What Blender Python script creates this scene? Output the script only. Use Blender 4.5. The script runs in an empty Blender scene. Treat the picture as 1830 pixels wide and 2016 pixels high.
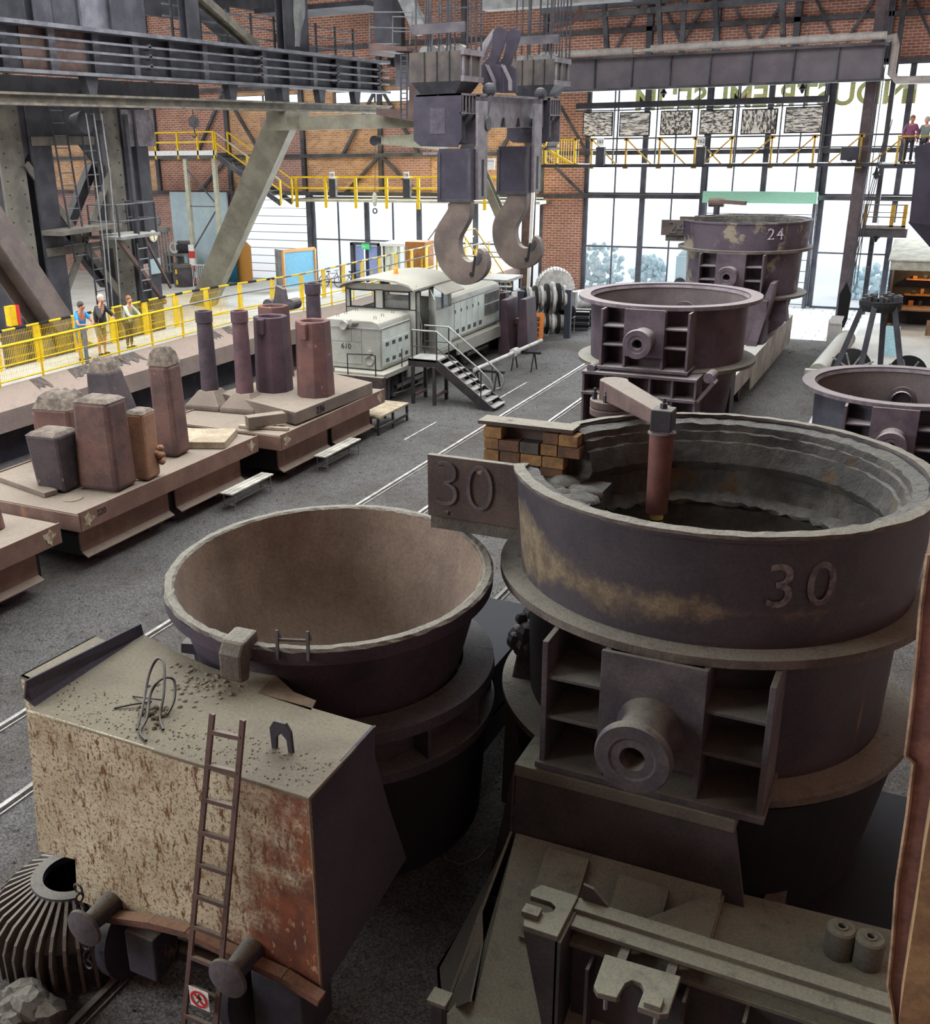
import bpy, bmesh, math, random
from mathutils import Vector, Matrix
import numpy as np
random.seed(7)
PI = math.pi
SC = bpy.context.scene
COL = SC.collection
# ------------------------------------------------------------ camera
H = 8.0
YAW, PIT, ROL, FPX, CX, CY = -.4727, -.3554, -.01815, 2033., 808.7, 1024.7
fw = Vector((math.sin(YAW)*math.cos(PIT), math.cos(YAW)*math.cos(PIT), math.sin(PIT)))
rt = fw.cross(Vector((0, 0, 1))).normalized(); up = rt.cross(fw)
r2 = rt*math.cos(ROL)+up*math.sin(ROL); u2 = -rt*math.sin(ROL)+up*math.cos(ROL)
cam_d = bpy.data.cameras.new('camera'); cam = bpy.data.objects.new('camera', cam_d); COL.objects.link(cam)
cam.matrix_world = Matrix(((r2.x, u2.x, -fw.x, 0), (r2.y, u2.y, -fw.y, 0), (r2.z, u2.z, -fw.z, H), (0, 0, 0, 1)))
cam_d.sensor_fit = 'VERTICAL'; cam_d.sensor_height = 24; cam_d.lens = FPX*24/2016
cam_d.shift_x = (915-CX)/2016; cam_d.shift_y = (CY-1008)/2016
cam_d.clip_start = .1; cam_d.clip_end = 500
SC.camera = cam
# ------------------------------------------------------------ light
SC.view_settings.view_transform = 'Standard'; SC.view_settings.look = 'None'
SC.view_settings.gamma = 1; SC.view_settings.use_curve_mapping = False
SC.view_settings.exposure = .36
SC.cycles.use_denoising = True
SC.cycles.max_bounces = 6
W = bpy.data.worlds.new('sky'); SC.world = W; W.use_nodes = True
wb = W.node_tree.nodes['Background']; wb.inputs[0].default_value = (.93, .97, 1, 1); wb.inputs[1].default_value = 1.6
def area(name, loc, target, sx, sy, power, col):
    l = bpy.data.lights.new(name, 'AREA'); l.shape = 'RECTANGLE'; l.size = sx; l.size_y = sy; l.energy = power; l.color = col
    o = bpy.data.objects.new(name, l); COL.objects.link(o); o.location = loc
    o.rotation_euler = (Vector(target)-Vector(loc)).to_track_quat('-Z', 'Y').to_euler()
    return o
area('skylight', (-13, 23, 18.5), (-12, 23, 0), 20, 32, 8600, (.96, .98, 1))
area('fill_left', (-38, 36, 18.4), (-38, 38, 0), 18, 26, 6500, (1, .98, .95))  # added fill lamp brightening the left bay, the roof above is closed
area('daylight_side', (-34, 6, 10), (-6, 9, 1), 16, 8, 3200, (.97, .985, 1))
area('fill_rear', (-22, -7, 11), (-5, 9, 1.5), 14, 7, 5000, (.97, .99, 1))  # added fill lamp behind the camera, lifts the faces turned towards it
area('daylight_far', (-14, 52.2, 6), (-12, 20, 1), 36, 8, 7500, (.9, .96, 1))
# ------------------------------------------------------------ measuring: a sight line from the survey station meets a plane
def ray(px, py): return r2*(px-CX)+u2*(CY-py)+fw*FPX
O = Vector((0, 0, H))
def Z(px, py, z): d = ray(px, py); return O+d*((z-H)/d.z)
def Y(px, py, y): d = ray(px, py); return O+d*(y/d.y)
def X(px, py, x): d = ray(px, py); return O+d*(x/d.x)
# ------------------------------------------------------------ materials
def srgb(c):
    return tuple(((v/255)/12.92 if v/255 <= .04045 else ((v/255+.055)/1.055)**2.4) for v in c)+(1,)
class NT:
    def __init__(s, name):
        s.m = bpy.data.materials.new(name); s.m.use_nodes = True; s.t = s.m.node_tree
        s.b = s.t.nodes['Principled BSDF']; s.co = s.n('ShaderNodeTexCoord').outputs['Object']
    def n(s, typ, **k):
        o = s.t.nodes.new(typ)
        for a, v in k.items():
            if a[0] == 'i': 
                i = int(a[1:]); 
                if hasattr(v, 'links') or isinstance(v, bpy.types.NodeSocket): s.t.links.new(v, o.inputs[i])
                else: o.inputs[i].default_value = v
            else: setattr(o, a, v)
        return o
    def noise(s, scale, detail=4, rough=.6, st=None, dist=0):
        c = s.co
        if st: c = s.n('ShaderNodeMapping', i0=c, i3=st).outputs[0]
        o = s.n('ShaderNodeTexNoise', i0=c); o.inputs['Scale'].default_value = scale; o.inputs['Detail'].default_value = detail
        o.inputs['Roughness'].default_value = rough; o.inputs['Distortion'].default_value = dist
        return o.outputs['Fac']
    def ramp(s, f, a, b):
        o = s.n('ShaderNodeMapRange', i0=f, i1=a, i2=b); o.interpolation_type = 'SMOOTHSTEP'; return o.outputs[0]
    def mix(s, f, a, b):
        o = s.n('ShaderNodeMix', data_type='RGBA')
        for i, v in ((0, f), (6, a), (7, b)):
            if isinstance(v, bpy.types.NodeSocket): s.t.links.new(v, o.inputs[i])
            else: o.inputs[i].default_value = v
        return o.outputs[2]
    def mth(s, op, a, b=0.0, c=0.0): return s.n('ShaderNodeMath', operation=op, i0=a, i1=b, i2=c).outputs[0]
    def bump(s, h, k, dist=.02):
        o = s.n('ShaderNodeBump'); o.inputs['Strength'].default_value = k; o.inputs['Distance'].default_value = dist
        s.t.links.new(h, o.inputs['Height'])
        s.t.links.new(o.outputs[0], s.b.inputs['Normal'])
    def upz(s, a=.45, b=.85):
        g = s.n('ShaderNodeNewGeometry').outputs['Normal']
        return s.ramp(s.n('ShaderNodeSeparateXYZ', i0=g).outputs[2], a, b)
def steel(name, c1, c2=None, sc=1.5, spot=None, streak=None, dust=None, dk=.85, rough=.75, metal=0., bump=.35, grain=30, bd=.01, spec=.3, rivets=None):
    q = NT(name); c2 = c2 or tuple(v*.75 for v in c1)
    col = q.mix(q.ramp(q.noise(sc, 6), .35, .65), srgb(c1), srgb(c2))
    if spot:
        sc_, th, cs = spot[:3]; st = spot[3] if len(spot) > 3 else None
        col = q.mix(q.ramp(q.noise(sc_, 8, .7, st), th, th+.07), col, srgb(cs))
    if streak:
        sc_, th, cs = streak
        col = q.mix(q.ramp(q.noise(sc_, 5, .6, (1, 1, .12)), th, th+.15), col, srgb(cs))
    gr = q.noise(grain, 8, .7)
    col = q.mix(q.ramp(gr, .3, .75), col, q.mix(.35, col, (.0, .0, .0, 1)))
    if dust:
        m = q.mth('MULTIPLY', q.upz(), q.ramp(q.noise(5, 6, .7), .2, .5)); m = q.mth('MULTIPLY', m, dk)
        dc = q.mix(q.ramp(q.noise(grain*1.5, 6, .8), .4, .7), srgb(dust), srgb(tuple(v*.78 for v in dust)))
        col = q.mix(m, col, dc)
    q.t.links.new(col, q.b.inputs['Base Color'])
    q.b.inputs['Roughness'].default_value = rough; q.b.inputs['Metallic'].default_value = metal
    q.b.inputs['Specular IOR Level'].default_value = spec
    h = gr
    q.bump(h, bump, bd)
    return q.m
def plain(name, c, rough=.6, metal=0., emit=0, alpha=None):
    q = NT(name); q.b.inputs['Base Color'].default_value = srgb(c); q.b.inputs['Roughness'].default_value = rough; q.b.inputs['Metallic'].default_value = metal
    h = q.noise(25, 4); q.t.links.new(q.mix(q.ramp(h, .35, .7), srgb(c), srgb(tuple(v*.86 for v in c))), q.b.inputs['Base Color'])
    if emit: q.b.inputs['Emission Color'].default_value = srgb(c); q.b.inputs['Emission Strength'].default_value = emit
    return q.m
# ------------------------------------------------------------ mesh building
BASE = {}
class MB:
    def __init__(s): s.v = []; s.f = []
    def add(s, vs, fs):
        n = len(s.v); s.v += [tuple(v) for v in vs]; s.f += [tuple(i+n for i in f) for f in fs]; return s
    def hexa(s, p):  # 8 pts: bottom 0-3, top 4-7
        return s.add(p, [(3, 2, 1, 0), (4, 5, 6, 7), (0, 1, 5, 4), (1, 2, 6, 5), (2, 3, 7, 6), (3, 0, 4, 7)])
    def box(s, x0, x1, y0, y1, z0, z1):
        return s.hexa([(x0, y0, z0), (x1, y0, z0), (x1, y1, z0), (x0, y1, z0), (x0, y0, z1), (x1, y0, z1), (x1, y1, z1), (x0, y1, z1)])
    def frus(s, c, a0, b0, a1, b1, z0, z1, rot=0, off=(0, 0)):
        R = Matrix.Rotation(rot, 3, 'Z'); p = []
        for (a, b, z, o) in ((a0, b0, z0, (0, 0)), (a1, b1, z1, off)):
            for sx, sy in ((-1, -1), (1, -1), (1, 1), (-1, 1)):
                q = R @ Vector((sx*a/2+o[0], sy*b/2+o[1], 0)); p.append((c[0]+q.x, c[1]+q.y, z))
        return s.hexa(p)
    def bar(s, a, b, w, h, upv=(0, 0, 1)):
        a = Vector(a); b = Vector(b); d = (b-a).normalized(); u = Vector(upv)
        if abs(d.dot(u)) > .95: u = Vector((0, 1, 0))
        sd = d.cross(u).normalized(); u = sd.cross(d)
        p = [q+sd*x*w/2+u*y*h/2 for q in (a, b) for x, y in ((-1, -1), (1, -1), (1, 1), (-1, 1))]
        return s.add(p, [(3, 2, 1, 0), (4, 5, 6, 7), (0, 1, 5, 4), (1, 2, 6, 5), (2, 3, 7, 6), (3, 0, 4, 7)])
    def ibeam(s, a, b, w, h, t=.02, upv=(0, 0, 1)):
        a = Vector(a); b = Vector(b); d = (b-a).normalized(); u = Vector(upv)
        if abs(d.dot(u)) > .95: u = Vector((0, 1, 0))
        sd = d.cross(u).normalized(); u = sd.cross(d)
        s.bar(a, b, t, h-2*t, u)
        for k in (-1, 1): s.bar(a+u*k*(h/2-t/2), b+u*k*(h/2-t/2), w, t, u)
        return s
    def tube(s, a, b, r, n=10, r1=None, cap=True):
        a = Vector(a); b = Vector(b); d = (b-a).normalized(); u = Vector((0, 0, 1)) if abs(d.z) < .9 else Vector((1, 0, 0))
        e = d.cross(u).normalized(); g = e.cross(d); r1 = r if r1 is None else r1
        p = [q+(e*math.cos(2*PI*i/n)+g*math.sin(2*PI*i/n))*rr for q, rr in ((a, r), (b, r1)) for i in range(n)]
        f = [(i, (i+1) % n, n+(i+1) % n, n+i) for i in range(n)]
        if cap: f += [tuple(range(n-1, -1, -1)), tuple(range(n, 2*n))]
        return s.add(p, f)
    def pipe(s, pts, r, n=8):
        pts = [Vector(p) for p in pts]
        rings = []
        for i, p in enumerate(pts):
            d = (pts[min(i+1, len(pts)-1)]-pts[max(i-1, 0)]).normalized()
            u = Vector((0, 0, 1)) if abs(d.z) < .9 else Vector((1, 0, 0))
            if rings:
                e = le-d*le.dot(d); e.normalize()
            else: e = d.cross(u).normalized()
            le = e; g = e.cross(d)
            rings.append([p+(e*math.cos(2*PI*k/n)+g*math.sin(2*PI*k/n))*r for k in range(n)])
        v = [q for rr in rings for q in rr]; f = []
        for i in range(len(pts)-1):
            f += [(i*n+k, i*n+(k+1) % n, (i+1)*n+(k+1) % n, (i+1)*n+k) for k in range(n)]
        f += [tuple(range(n-1, -1, -1)), tuple((len(pts)-1)*n+k for k in range(n))]
        return s.add(v, f)
    def lathe(s, c, prof, n=48, a0=0, a1=2*PI, M=None, jit=0, close=False):
        c = Vector(c); full = abs(a1-a0-2*PI) < 1e-6; m = n if full else n+1; v = []
        rnd = random.Random(3)
        for (r, z) in prof:
            for i in range(m):
                a = a0+(a1-a0)*i/n; rr = r+(rnd.uniform(-jit, jit) if jit else 0); zz = z+(rnd.uniform(-jit, jit) if jit else 0)
                q = Vector((rr*math.cos(a), rr*math.sin(a), zz))
                if M: q = M @ q
                v.append(c+q)
        f = []; L = len(prof)
        for j in range(L if close else L-1):
            j2 = (j+1) % L
            for i in range(n):
                i2 = (i+1) % m
                f.append((j*m+i, j*m+i2, j2*m+i2, j2*m+i))
        if close and not full: f += [tuple(j*m for j in range(L)), tuple(j*m+n for j in range(L-1, -1, -1))]
        return s.add(v, f)
    def cable(s, pts, r, n=6, k=6):
        pts = [Vector(p) for p in pts]; P = [pts[0]]+pts+[pts[-1]]; out = []
        for i in range(1, len(P)-2):
            a, b_, c, d = P[i-1:i+3]
            for j in range(k):
                t = j/k; out.append(.5*((2*b_)+(c-a)*t+(2*a-5*b_+4*c-d)*t*t+(3*b_-a-3*c+d)*t**3))
        return s.pipe(out+[pts[-1]], r, n)
    def prism(s, pts, off):  # polygon of 3D points extruded by vector
        pts = [Vector(p) for p in pts]; off = Vector(off); n = len(pts)
        return s.add(pts+[p+off for p in pts], [tuple(range(n-1, -1, -1)), tuple(range(n, 2*n))]+[(i, (i+1) % n, n+(i+1) % n, n+i) for i in range(n)])
    def disc(s, c, r, nrm, n=20):
        c = Vector(c); d = Vector(nrm).normalized(); return s.tube(c, c+d*.01, r, n)
    def sph(s, c, rx, ry=None, rz=None, nu=12, nv=8, M=None):
        ry = ry or rx; rz = rz or rx; v = []; f = []
        for j in range(nv+1):
            t = PI*j/nv
            for i in range(nu):
                a = 2*PI*i/nu; q = Vector((rx*math.sin(t)*math.cos(a), ry*math.sin(t)*math.sin(a), rz*math.cos(t)))
                if M: q = M @ q
                v.append(Vector(c)+q)
        for j in range(nv):
            for i in range(nu): f.append((j*nu+i, (j+1)*nu+i, (j+1)*nu+(i+1) % nu, j*nu+(i+1) % nu))
        return s.add(v, f)
    def build(s, name, mat, parent=None, smooth=0, bev=0, base=None):
        vs = [Vector(v) for v in s.v]
        if parent is not None: L = BASE[parent.name]
        else:
            if base is None:
                mn = [min(v[i] for v in vs) for i in range(3)]; mx = [max(v[i] for v in vs) for i in range(3)]
                base = ((mn[0]+mx[0])/2, (mn[1]+mx[1])/2, mn[2])
            L = Vector(base)
        me = bpy.data.meshes.new(name); me.from_pydata([v-L for v in vs], [], s.f); me.validate()
        bm = bmesh.new(); bm.from_mesh(me); bmesh.ops.recalc_face_normals(bm, faces=bm.faces); bm.to_mesh(me); bm.free()
        me.materials.append(mat)
        o = bpy.data.objects.new(name, me); COL.objects.link(o); BASE[o.name] = L
        if parent is not None: o.parent = parent
        else: o.location = L
        if smooth:
            for p in me.polygons: p.use_smooth = True
            try: me.set_sharp_from_angle(angle=math.radians(smooth))
            except Exception: pass
        if bev:
            m = o.modifiers.new('bevel', 'BEVEL'); m.width = bev; m.segments = 2; m.limit_method = 'ANGLE'; m.angle_limit = math.radians(40)
            m.harden_normals = False
        return o
def tag(o, label, cat, group=None):
    o['label'] = label; o['category'] = cat
    if group: o['group'] = group
    return o
def thing(name, label, cat, loc, group=None):
    o = bpy.data.objects.new(name, None); COL.objects.link(o); o.location = loc; o.empty_display_size = .2
    BASE[o.name] = Vector(loc); return tag(o, label, cat, group)
def struct(o): o['kind'] = 'structure'; return o
def stuff(o): o['kind'] = 'stuff'; return o
def copy_tree(o, loc=None, rz=None, label=None, parent=None, group=None):
    c = o.copy(); COL.objects.link(c)
    if parent is not None: c.parent = parent
    if loc is not None: c.location = loc
    if rz is not None: c.rotation_euler = (0, 0, rz)
    if label: c['label'] = label
    if group: c['group'] = group
    for ch in list(o.children): copy_tree(ch, parent=c)
    return c
def text(body, name, mat, p, right, upv, size, parent=None, depth=.01, align='CENTER', flip=False, bold=0):
    cu = bpy.data.curves.new(name, 'FONT'); cu.body = body; cu.size = size; cu.extrude = depth; cu.align_x = align; cu.align_y = 'CENTER'; cu.offset = bold
    tmp = bpy.data.objects.new(name+'_t', cu); COL.objects.link(tmp)
    dg = bpy.context.evaluated_depsgraph_get(); me = bpy.data.meshes.new_from_object(tmp.evaluated_get(dg))
    bpy.data.objects.remove(tmp); bpy.data.curves.remove(cu)
    r_ = Vector(right).normalized(); u_ = Vector(upv).normalized(); n_ = r_.cross(u_)
    if flip: rr = -r_
    else: rr = r_
    L = BASE[parent.name] if parent is not None else Vector(p)
    for v in me.vertices: v.co = Vector(p)+rr*v.co.x+u_*v.co.y+n_*v.co.z-L
    me.materials.clear(); me.materials.append(mat)
    o = bpy.data.objects.new(name, me); COL.objects.link(o); BASE[o.name] = L
    if parent is not None: o.parent = parent
    else: o.location = L
    return o
# palette
M_dark = steel('dark_steel', (66, 65, 73), (48, 47, 56), 1.2, spot=(1.1, .62, (112, 96, 74)), dust=(128, 124, 114), dk=.75)
M_pur = steel('purple_steel', (88, 74, 82), (62, 52, 62), 1., spot=(.9, .63, (120, 100, 82)), dust=(150, 142, 134), dk=.8)
M_rim = steel('rim_steel', (108, 100, 92), (80, 72, 68), 2, dust=(150, 146, 132), bump=.8, grain=22, bd=.03)
M_frame = steel('frame_steel', (90, 85, 88), (68, 64, 70), 2, dust=(118, 113, 102), bump=.3)
M_refr = steel('refractory', (120, 116, 108), (86, 84, 82), 1.5, spot=(2.2, .58, (124, 98, 68)), dust=(140, 138, 130), bump=1, grain=7, bd=.15)
M_slag = steel('pot_inside', (138, 120, 104), (106, 90, 80), .8, dust=(128, 114, 98), dk=.5, bump=.2, grain=25)
M_rust = steel('rusty_steel', (112, 86, 76), (86, 66, 62), 1.5, spot=(2.2, .62, (142, 112, 92)), dust=(146, 134, 118), bump=.3)
M_brown = steel('brown_steel', (106, 86, 80), (82, 66, 64), 1.2, dust=(146, 136, 122), dk=.8, bump=.3)
M_girder = steel('girder_steel', (98, 98, 102), (66, 66, 72), 1, spot=(2, .6, (120, 112, 100)), dust=(165, 163, 160))
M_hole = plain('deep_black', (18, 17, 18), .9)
M_yel = steel('yellow_paint', (236, 200, 30), (216, 178, 26), 3, spot=(8, .68, (150, 120, 40)), rough=.5, bump=.05)
M_grey = steel('grey_steel', (140, 140, 138), (110, 112, 112), 2, dust=(180, 178, 170), bump=.1)
M_white = plain('white_paint', (225, 226, 224), .5)
# ============================================================ setting
def mat_gravel():
    q = NT('gravel'); n1 = q.noise(5, 12, .78); n2 = q.noise(.35, 4); n3 = q.noise(38, 8, .8)
    c = q.mix(q.ramp(n3, .36, .66), srgb((90, 89, 89)), srgb((198, 196, 192)))
    c = q.mix(q.mth('MULTIPLY', q.ramp(n2, .4, .65), .55), c, srgb((116, 106, 96)))
    vo = q.n('ShaderNodeTexVoronoi', i0=q.co); vo.inputs['Scale'].default_value = 7
    c = q.mix(q.mth('MULTIPLY', q.ramp(n1, .5, .68), .6), c, srgb((72, 71, 72)))
    q.t.links.new(c, q.b.inputs['Base Color']); q.b.inputs['Roughness'].default_value = .95
    q.b.inputs['Specular IOR Level'].default_value = .1
    h = q.mth('ADD', q.mth('MULTIPLY', n1, 1.6), n3)
    q.bump(h, 1.0, .16); return q.m
def mat_brick(name, c1, c2, mortar, sc=1.0):
    q = NT(name); mp = q.n('ShaderNodeCombineXYZ'); sp = q.n('ShaderNodeSeparateXYZ', i0=q.co)
    q.t.links.new(q.mth('ADD', sp.outputs[0], sp.outputs[1]), mp.inputs[0]); q.t.links.new(sp.outputs[2], mp.inputs[1])
    b = q.n('ShaderNodeTexBrick', i0=mp.outputs[0]); b.inputs['Scale'].default_value = sc
    b.inputs['Brick Width'].default_value = .36; b.inputs['Row Height'].default_value = .125; b.inputs['Mortar Size'].default_value = .014
    b.inputs['Color1'].default_value = srgb(c1); b.inputs['Color2'].default_value = srgb(c2); b.inputs['Mortar'].default_value = srgb(mortar)
    b.inputs['Bias'].default_value = -.1
    c = q.mix(q.mth('MULTIPLY', q.ramp(q.noise(1.2, 6, .7), .4, .7), .45), b.outputs[0], srgb((120, 84, 62)))
    q.t.links.new(c, q.b.inputs['Base Color']); q.b.inputs['Roughness'].default_value = .9; return q.m
M_brick = mat_brick('brick_red', (170, 112, 92), (142, 92, 78), (200, 190, 178))
M_brick2 = mat_brick('brick_ochre', (204, 156, 112), (166, 116, 86), (204, 190, 164), 1.1)
M_brick3 = mat_brick('brick_mauve', (166, 122, 112), (142, 104, 98), (186, 172, 162))
def mat_pave():
    q = NT('paving'); b = q.n('ShaderNodeTexBrick', i0=q.co); b.inputs['Scale'].default_value = 1
    b.inputs['Brick Width'].default_value = .9; b.inputs['Row Height'].default_value = .6; b.inputs['Mortar Size'].default_value = .03
    b.inputs['Color1'].default_value = srgb((198, 200, 200)); b.inputs['Color2'].default_value = srgb((184, 188, 190)); b.inputs['Mortar'].default_value = srgb((120, 124, 126))
    q.t.links.new(b.outputs[0], q.b.inputs['Base Color']); q.b.inputs['Roughness'].default_value = .6; return q.m
M_conc = steel('concrete_floor', (208, 208, 202), (190, 190, 184), .6, bump=.05)
M_deck = steel('walkway_concrete', (186, 188, 180), (170, 170, 162), 1, spot=(2, .66, (150, 148, 138)), bump=.1)
M_cope = steel('coping_concrete', (128, 112, 104), (112, 98, 92), 1, spot=(.7, .62, (92, 82, 76)), dust=(158, 142, 128), dk=.6, bump=.3)
M_frameblack = steel('window_frame', (104, 106, 114), (84, 86, 96), 2, bump=.05)
YW = 53.2
b = MB(); b.box(-60, 8, -6, 44.6, -.3, 0); b.box(-60, -8.6, 44.6, 53.5, -.3, 0); struct(b.build('floor', mat_gravel()))
b = MB(); b.box(-8.6, -2.9, 44.6, 53.4, -.2, .004); struct(b.build('floor_paving', mat_pave()))
b = MB(); b.box(-2.9, 8, 30, 53.4, -.2, .02); b.box(-60, -24.6, 16, 53.4, -.2, .02); struct(b.build('floor_concrete', M_conc))
b = MB(); b.box(-80, 30, 53.55, 110, -.4, -.12); struct(b.build('floor_outside', plain('yard', (225, 226, 226), .9)))
# far wall: brick panels with the openings left free
def brick(name, x0, x1, z0, z1, m, y=YW, t=.4):
    b = MB(); b.box(x0, x1, y, y+t, z0, z1); return struct(b.build(name, m))
xl, xr = -80, 12
brick('wall_far', -19.05, -16.95, 0, 10.7, M_brick, YW-.25)
brick('wall_far_upper', xl, xr, 10.7, 16, M_brick, YW)
for i_, (a_, c_, z0_, z1_) in enumerate(((-80, -38.8, 0, 5.1), (-80, -38.8, 7.0, 10.7), (-80, -60.5, 5.1, 7.0), (-57.3, -52.9, 5.1, 7.0), (-49.6, -38.8, 5.1, 7.0))): brick('wall_far_left', a_, c_, z0_, z1_, M_brick3 if i_ in (0,) else M_brick)
M_brick4 = 0
for q_ in ((-38.8, -19.05, 5.05, 9.8), (-38.8, -19.05, 10.4, 10.7), (-24.2, -19.05, 9.8, 10.4), (-33.8, -31.6, 9.8, 10.4)): brick('wall_far_band', *q_, M_brick2)
for i, (a, c) in enumerate(((-60, -44.2), (-36.5, -33.6), (-28.6, -25.6))):
    brick('wall_far_panel', a, c, 5.1, 9.2, (M_brick2, M_brick3, M_brick3)[i], YW-.06)
b = MB(); b.box(-80, 12, -8, 7, 18.6, 19); b.box(-80, -24, 7, 53, 18.6, 19); b.box(-2, 12, 7, 53, 18.6, 19); b.box(-24, -2, 40, 53, 18.6, 19); struct(b.build('ceiling', M_girder))
b = MB(); b.box(9, 9.4, -8, 53, 0, 19); struct(b.build('wall_right', M_brick))
b = MB(); b.box(-80, 9, -8.4, -8, 0, 19); struct(b.build('wall_near', M_brick))
# purlins, studs and diagonal braces on the brick
b = MB()
for z in (5.05, 7.1, 10.75, 12.6): b.box(xl, xr, YW-.3, YW, z-.1, z+.1)
struct(b.build('trim_1', M_girder))
b = MB()
for x in (-56, -44.2, -38.8, -33.6, -28.6, -23.6, -19.2): b.box(x-.12, x+.12, YW-.22, YW, 5, 16)
for x in (-14, -10.9, -7.4, -3.6, 0): b.box(x-.14, x+.14, YW-.3, YW, 10.7, 16)
for x in (-38.8, -28.6, -19.2): 
    b.bar((x, YW-.2, 7.1), (x+2.4, YW-.2, 5), .16, .12, (0, 1, 0)); b.bar((x, YW-.2, 7.1), (x-2.4, YW-.2, 5), .16, .12, (0, 1, 0))
    b.bar((x, YW-.2, 10.7), (x+2.4, YW-.2, 7.1), .16, .12, (0, 1, 0)); b.bar((x, YW-.2, 10.7), (x-2.4, YW-.2, 7.1), .16, .12, (0, 1, 0))
for x in (-14, -10.9, -7.4, -3.6):
    b.bar((x, YW-.25, 14.6), (x+1.7, YW-.25, 11.6), .12, .12, (0, 1, 0)); b.bar((x-1.7, YW-.25, 11.6), (x, YW-.25, 14.6), .12, .12, (0, 1, 0))
struct(b.build('trim_2', M_girder))
# windows
def mat_glass():
    m = bpy.data.materials.new('window_glass'); m.use_nodes = True; t = m.node_tree; t.nodes.clear()
    o = t.nodes.new('ShaderNodeOutputMaterial'); mx = t.nodes.new('ShaderNodeMixShader'); a = t.nodes.new('ShaderNodeBsdfTransparent'); g = t.nodes.new('ShaderNodeBsdfGlossy')
    a.inputs[0].default_value = (.96, .98, 1, 1); g.inputs['Roughness'].default_value = .02; mx.inputs[0].default_value = .06
    t.links.new(a.outputs[0], mx.inputs[1]); t.links.new(g.outputs[0], mx.inputs[2]); t.links.new(mx.outputs[0], o.inputs[0]); return m
M_glass = mat_glass()
def window(name, xs, zs, thick=(), z0=None, z1=None, y=YW+.1, thickz=()):
    f = MB()
    for x in xs:
        w = .12 if x in thick else .025; f.box(x-w, x+w, y-.12 if x in thick else y-.05, y+.08, zs[0], zs[-1])
    for z in zs:
        w = .09 if z in thickz else .035; f.box(xs[0], xs[-1], y-.07, y+.07, z-w, z+w)
    fr = struct(f.build(name, M_frameblack))
    g = MB(); g.box(xs[0], xs[-1], y+.01, y+.025, zs[0], zs[-1]); g.build('pane', M_glass, fr)
    return fr
window('window_1', (-16.9, -15.41, -13.97, -12.51, -11.02), (0.05, 2.57, 5.18, 7.76, 10.65), (-16.9, -13.97, -11.02))
window('window_2', (-10.87, -9.65, -8.23, -6.79, -5.72), (5.18, 7.76, 10.65), (-8.23,))
window('window_3', (-5.57, -3.99, -2.43, -.9, .8, 2.6, 4.4, 6.2, 8), (0.05, 2.57, 5.18, 7.76, 10.0, 10.65), (-5.57, -3.99, -2.43, .8, 4.4, 8))
window('window_4', (-33.3, -31.6, -29.7, -28.05, -26.4, -24.6, -23.0, -21.2, -19.2), (0.05, 2.5, 4.85), (-33.3, -29.7, -26.4, -23.0, -19.2))
window('window_5', (-60.4, -59, -57.4), (5.1, 6, 7.0), (-60.4, -57.4)); window('window_6', (-52.8, -51.2, -49.7), (5.1, 6.1, 7.0), (-52.8, -49.7)); window('window_7', (-38.7, -36.3, -33.9), (9.8, 10.4)); window('window_8', (-31.5, -29, -26.6, -24.3), (9.8, 10.4))
# roller door behind the yellow walkway and the raised green shutter gate
b = MB(); 
for z in np.arange(.05, 5, .46): b.box(-38.7, -33.5, YW+.08, YW+.14, z, z+.03)
b.box(-38.9, -38.6, YW-.15, YW+.2, 0, 5); b.box(-33.6, -33.3, YW-.15, YW+.2, 0, 5)
d1 = struct(b.build('door_1', M_frameblack)); g = MB(); g.box(-38.7, -33.5, YW+.15, YW+.17, 0, 5); g.build('pane', M_glass, d1)
b = MB(); b.box(-10.9, -5.7, YW-.5, YW-.1, 4.8, 5.32)
M_green = plain('green_shutter', (176, 240, 210), .5)
d2 = struct(b.build('door_2', M_green)); s = MB()
for z in np.arange(.1, 4.6, .52): s.box(-10.9, -5.7, YW+.05, YW+.12, z, z+.03)
s.box(-10.88, -10.78, YW-.4, YW+.2, 0, 5.3); s.box(-5.86, -5.72, YW-.4, YW+.2, 0, 10.6); s.build('door_frame', M_frameblack, d2)
g = MB(); g.box(-10.9, -5.7, YW+.13, YW+.15, 0, 5); g.build('pane', M_glass, d2)
# mirrored lettering of the museum on the outside of the glass
M_let = plain('letter_yellow', (244, 246, 150), .5)
t_ = text('INDUSTRIEMUSEUM', 'museum_lettering', M_let, (-8.4, YW+.2, 9.45), (-1, 0, 0), (0, 0, 1), 1.36, depth=.03, bold=.03)
t_.scale = (1.0, 1, 1); tag(t_, 'yellow green museum name lettering, seen mirrored through the upper glass', 'lettering')
wd = max(v.co.x for v in t_.data.vertices)-min(v.co.x for v in t_.data.vertices); t_.scale = (12.4/wd, 1, 1)
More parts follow.
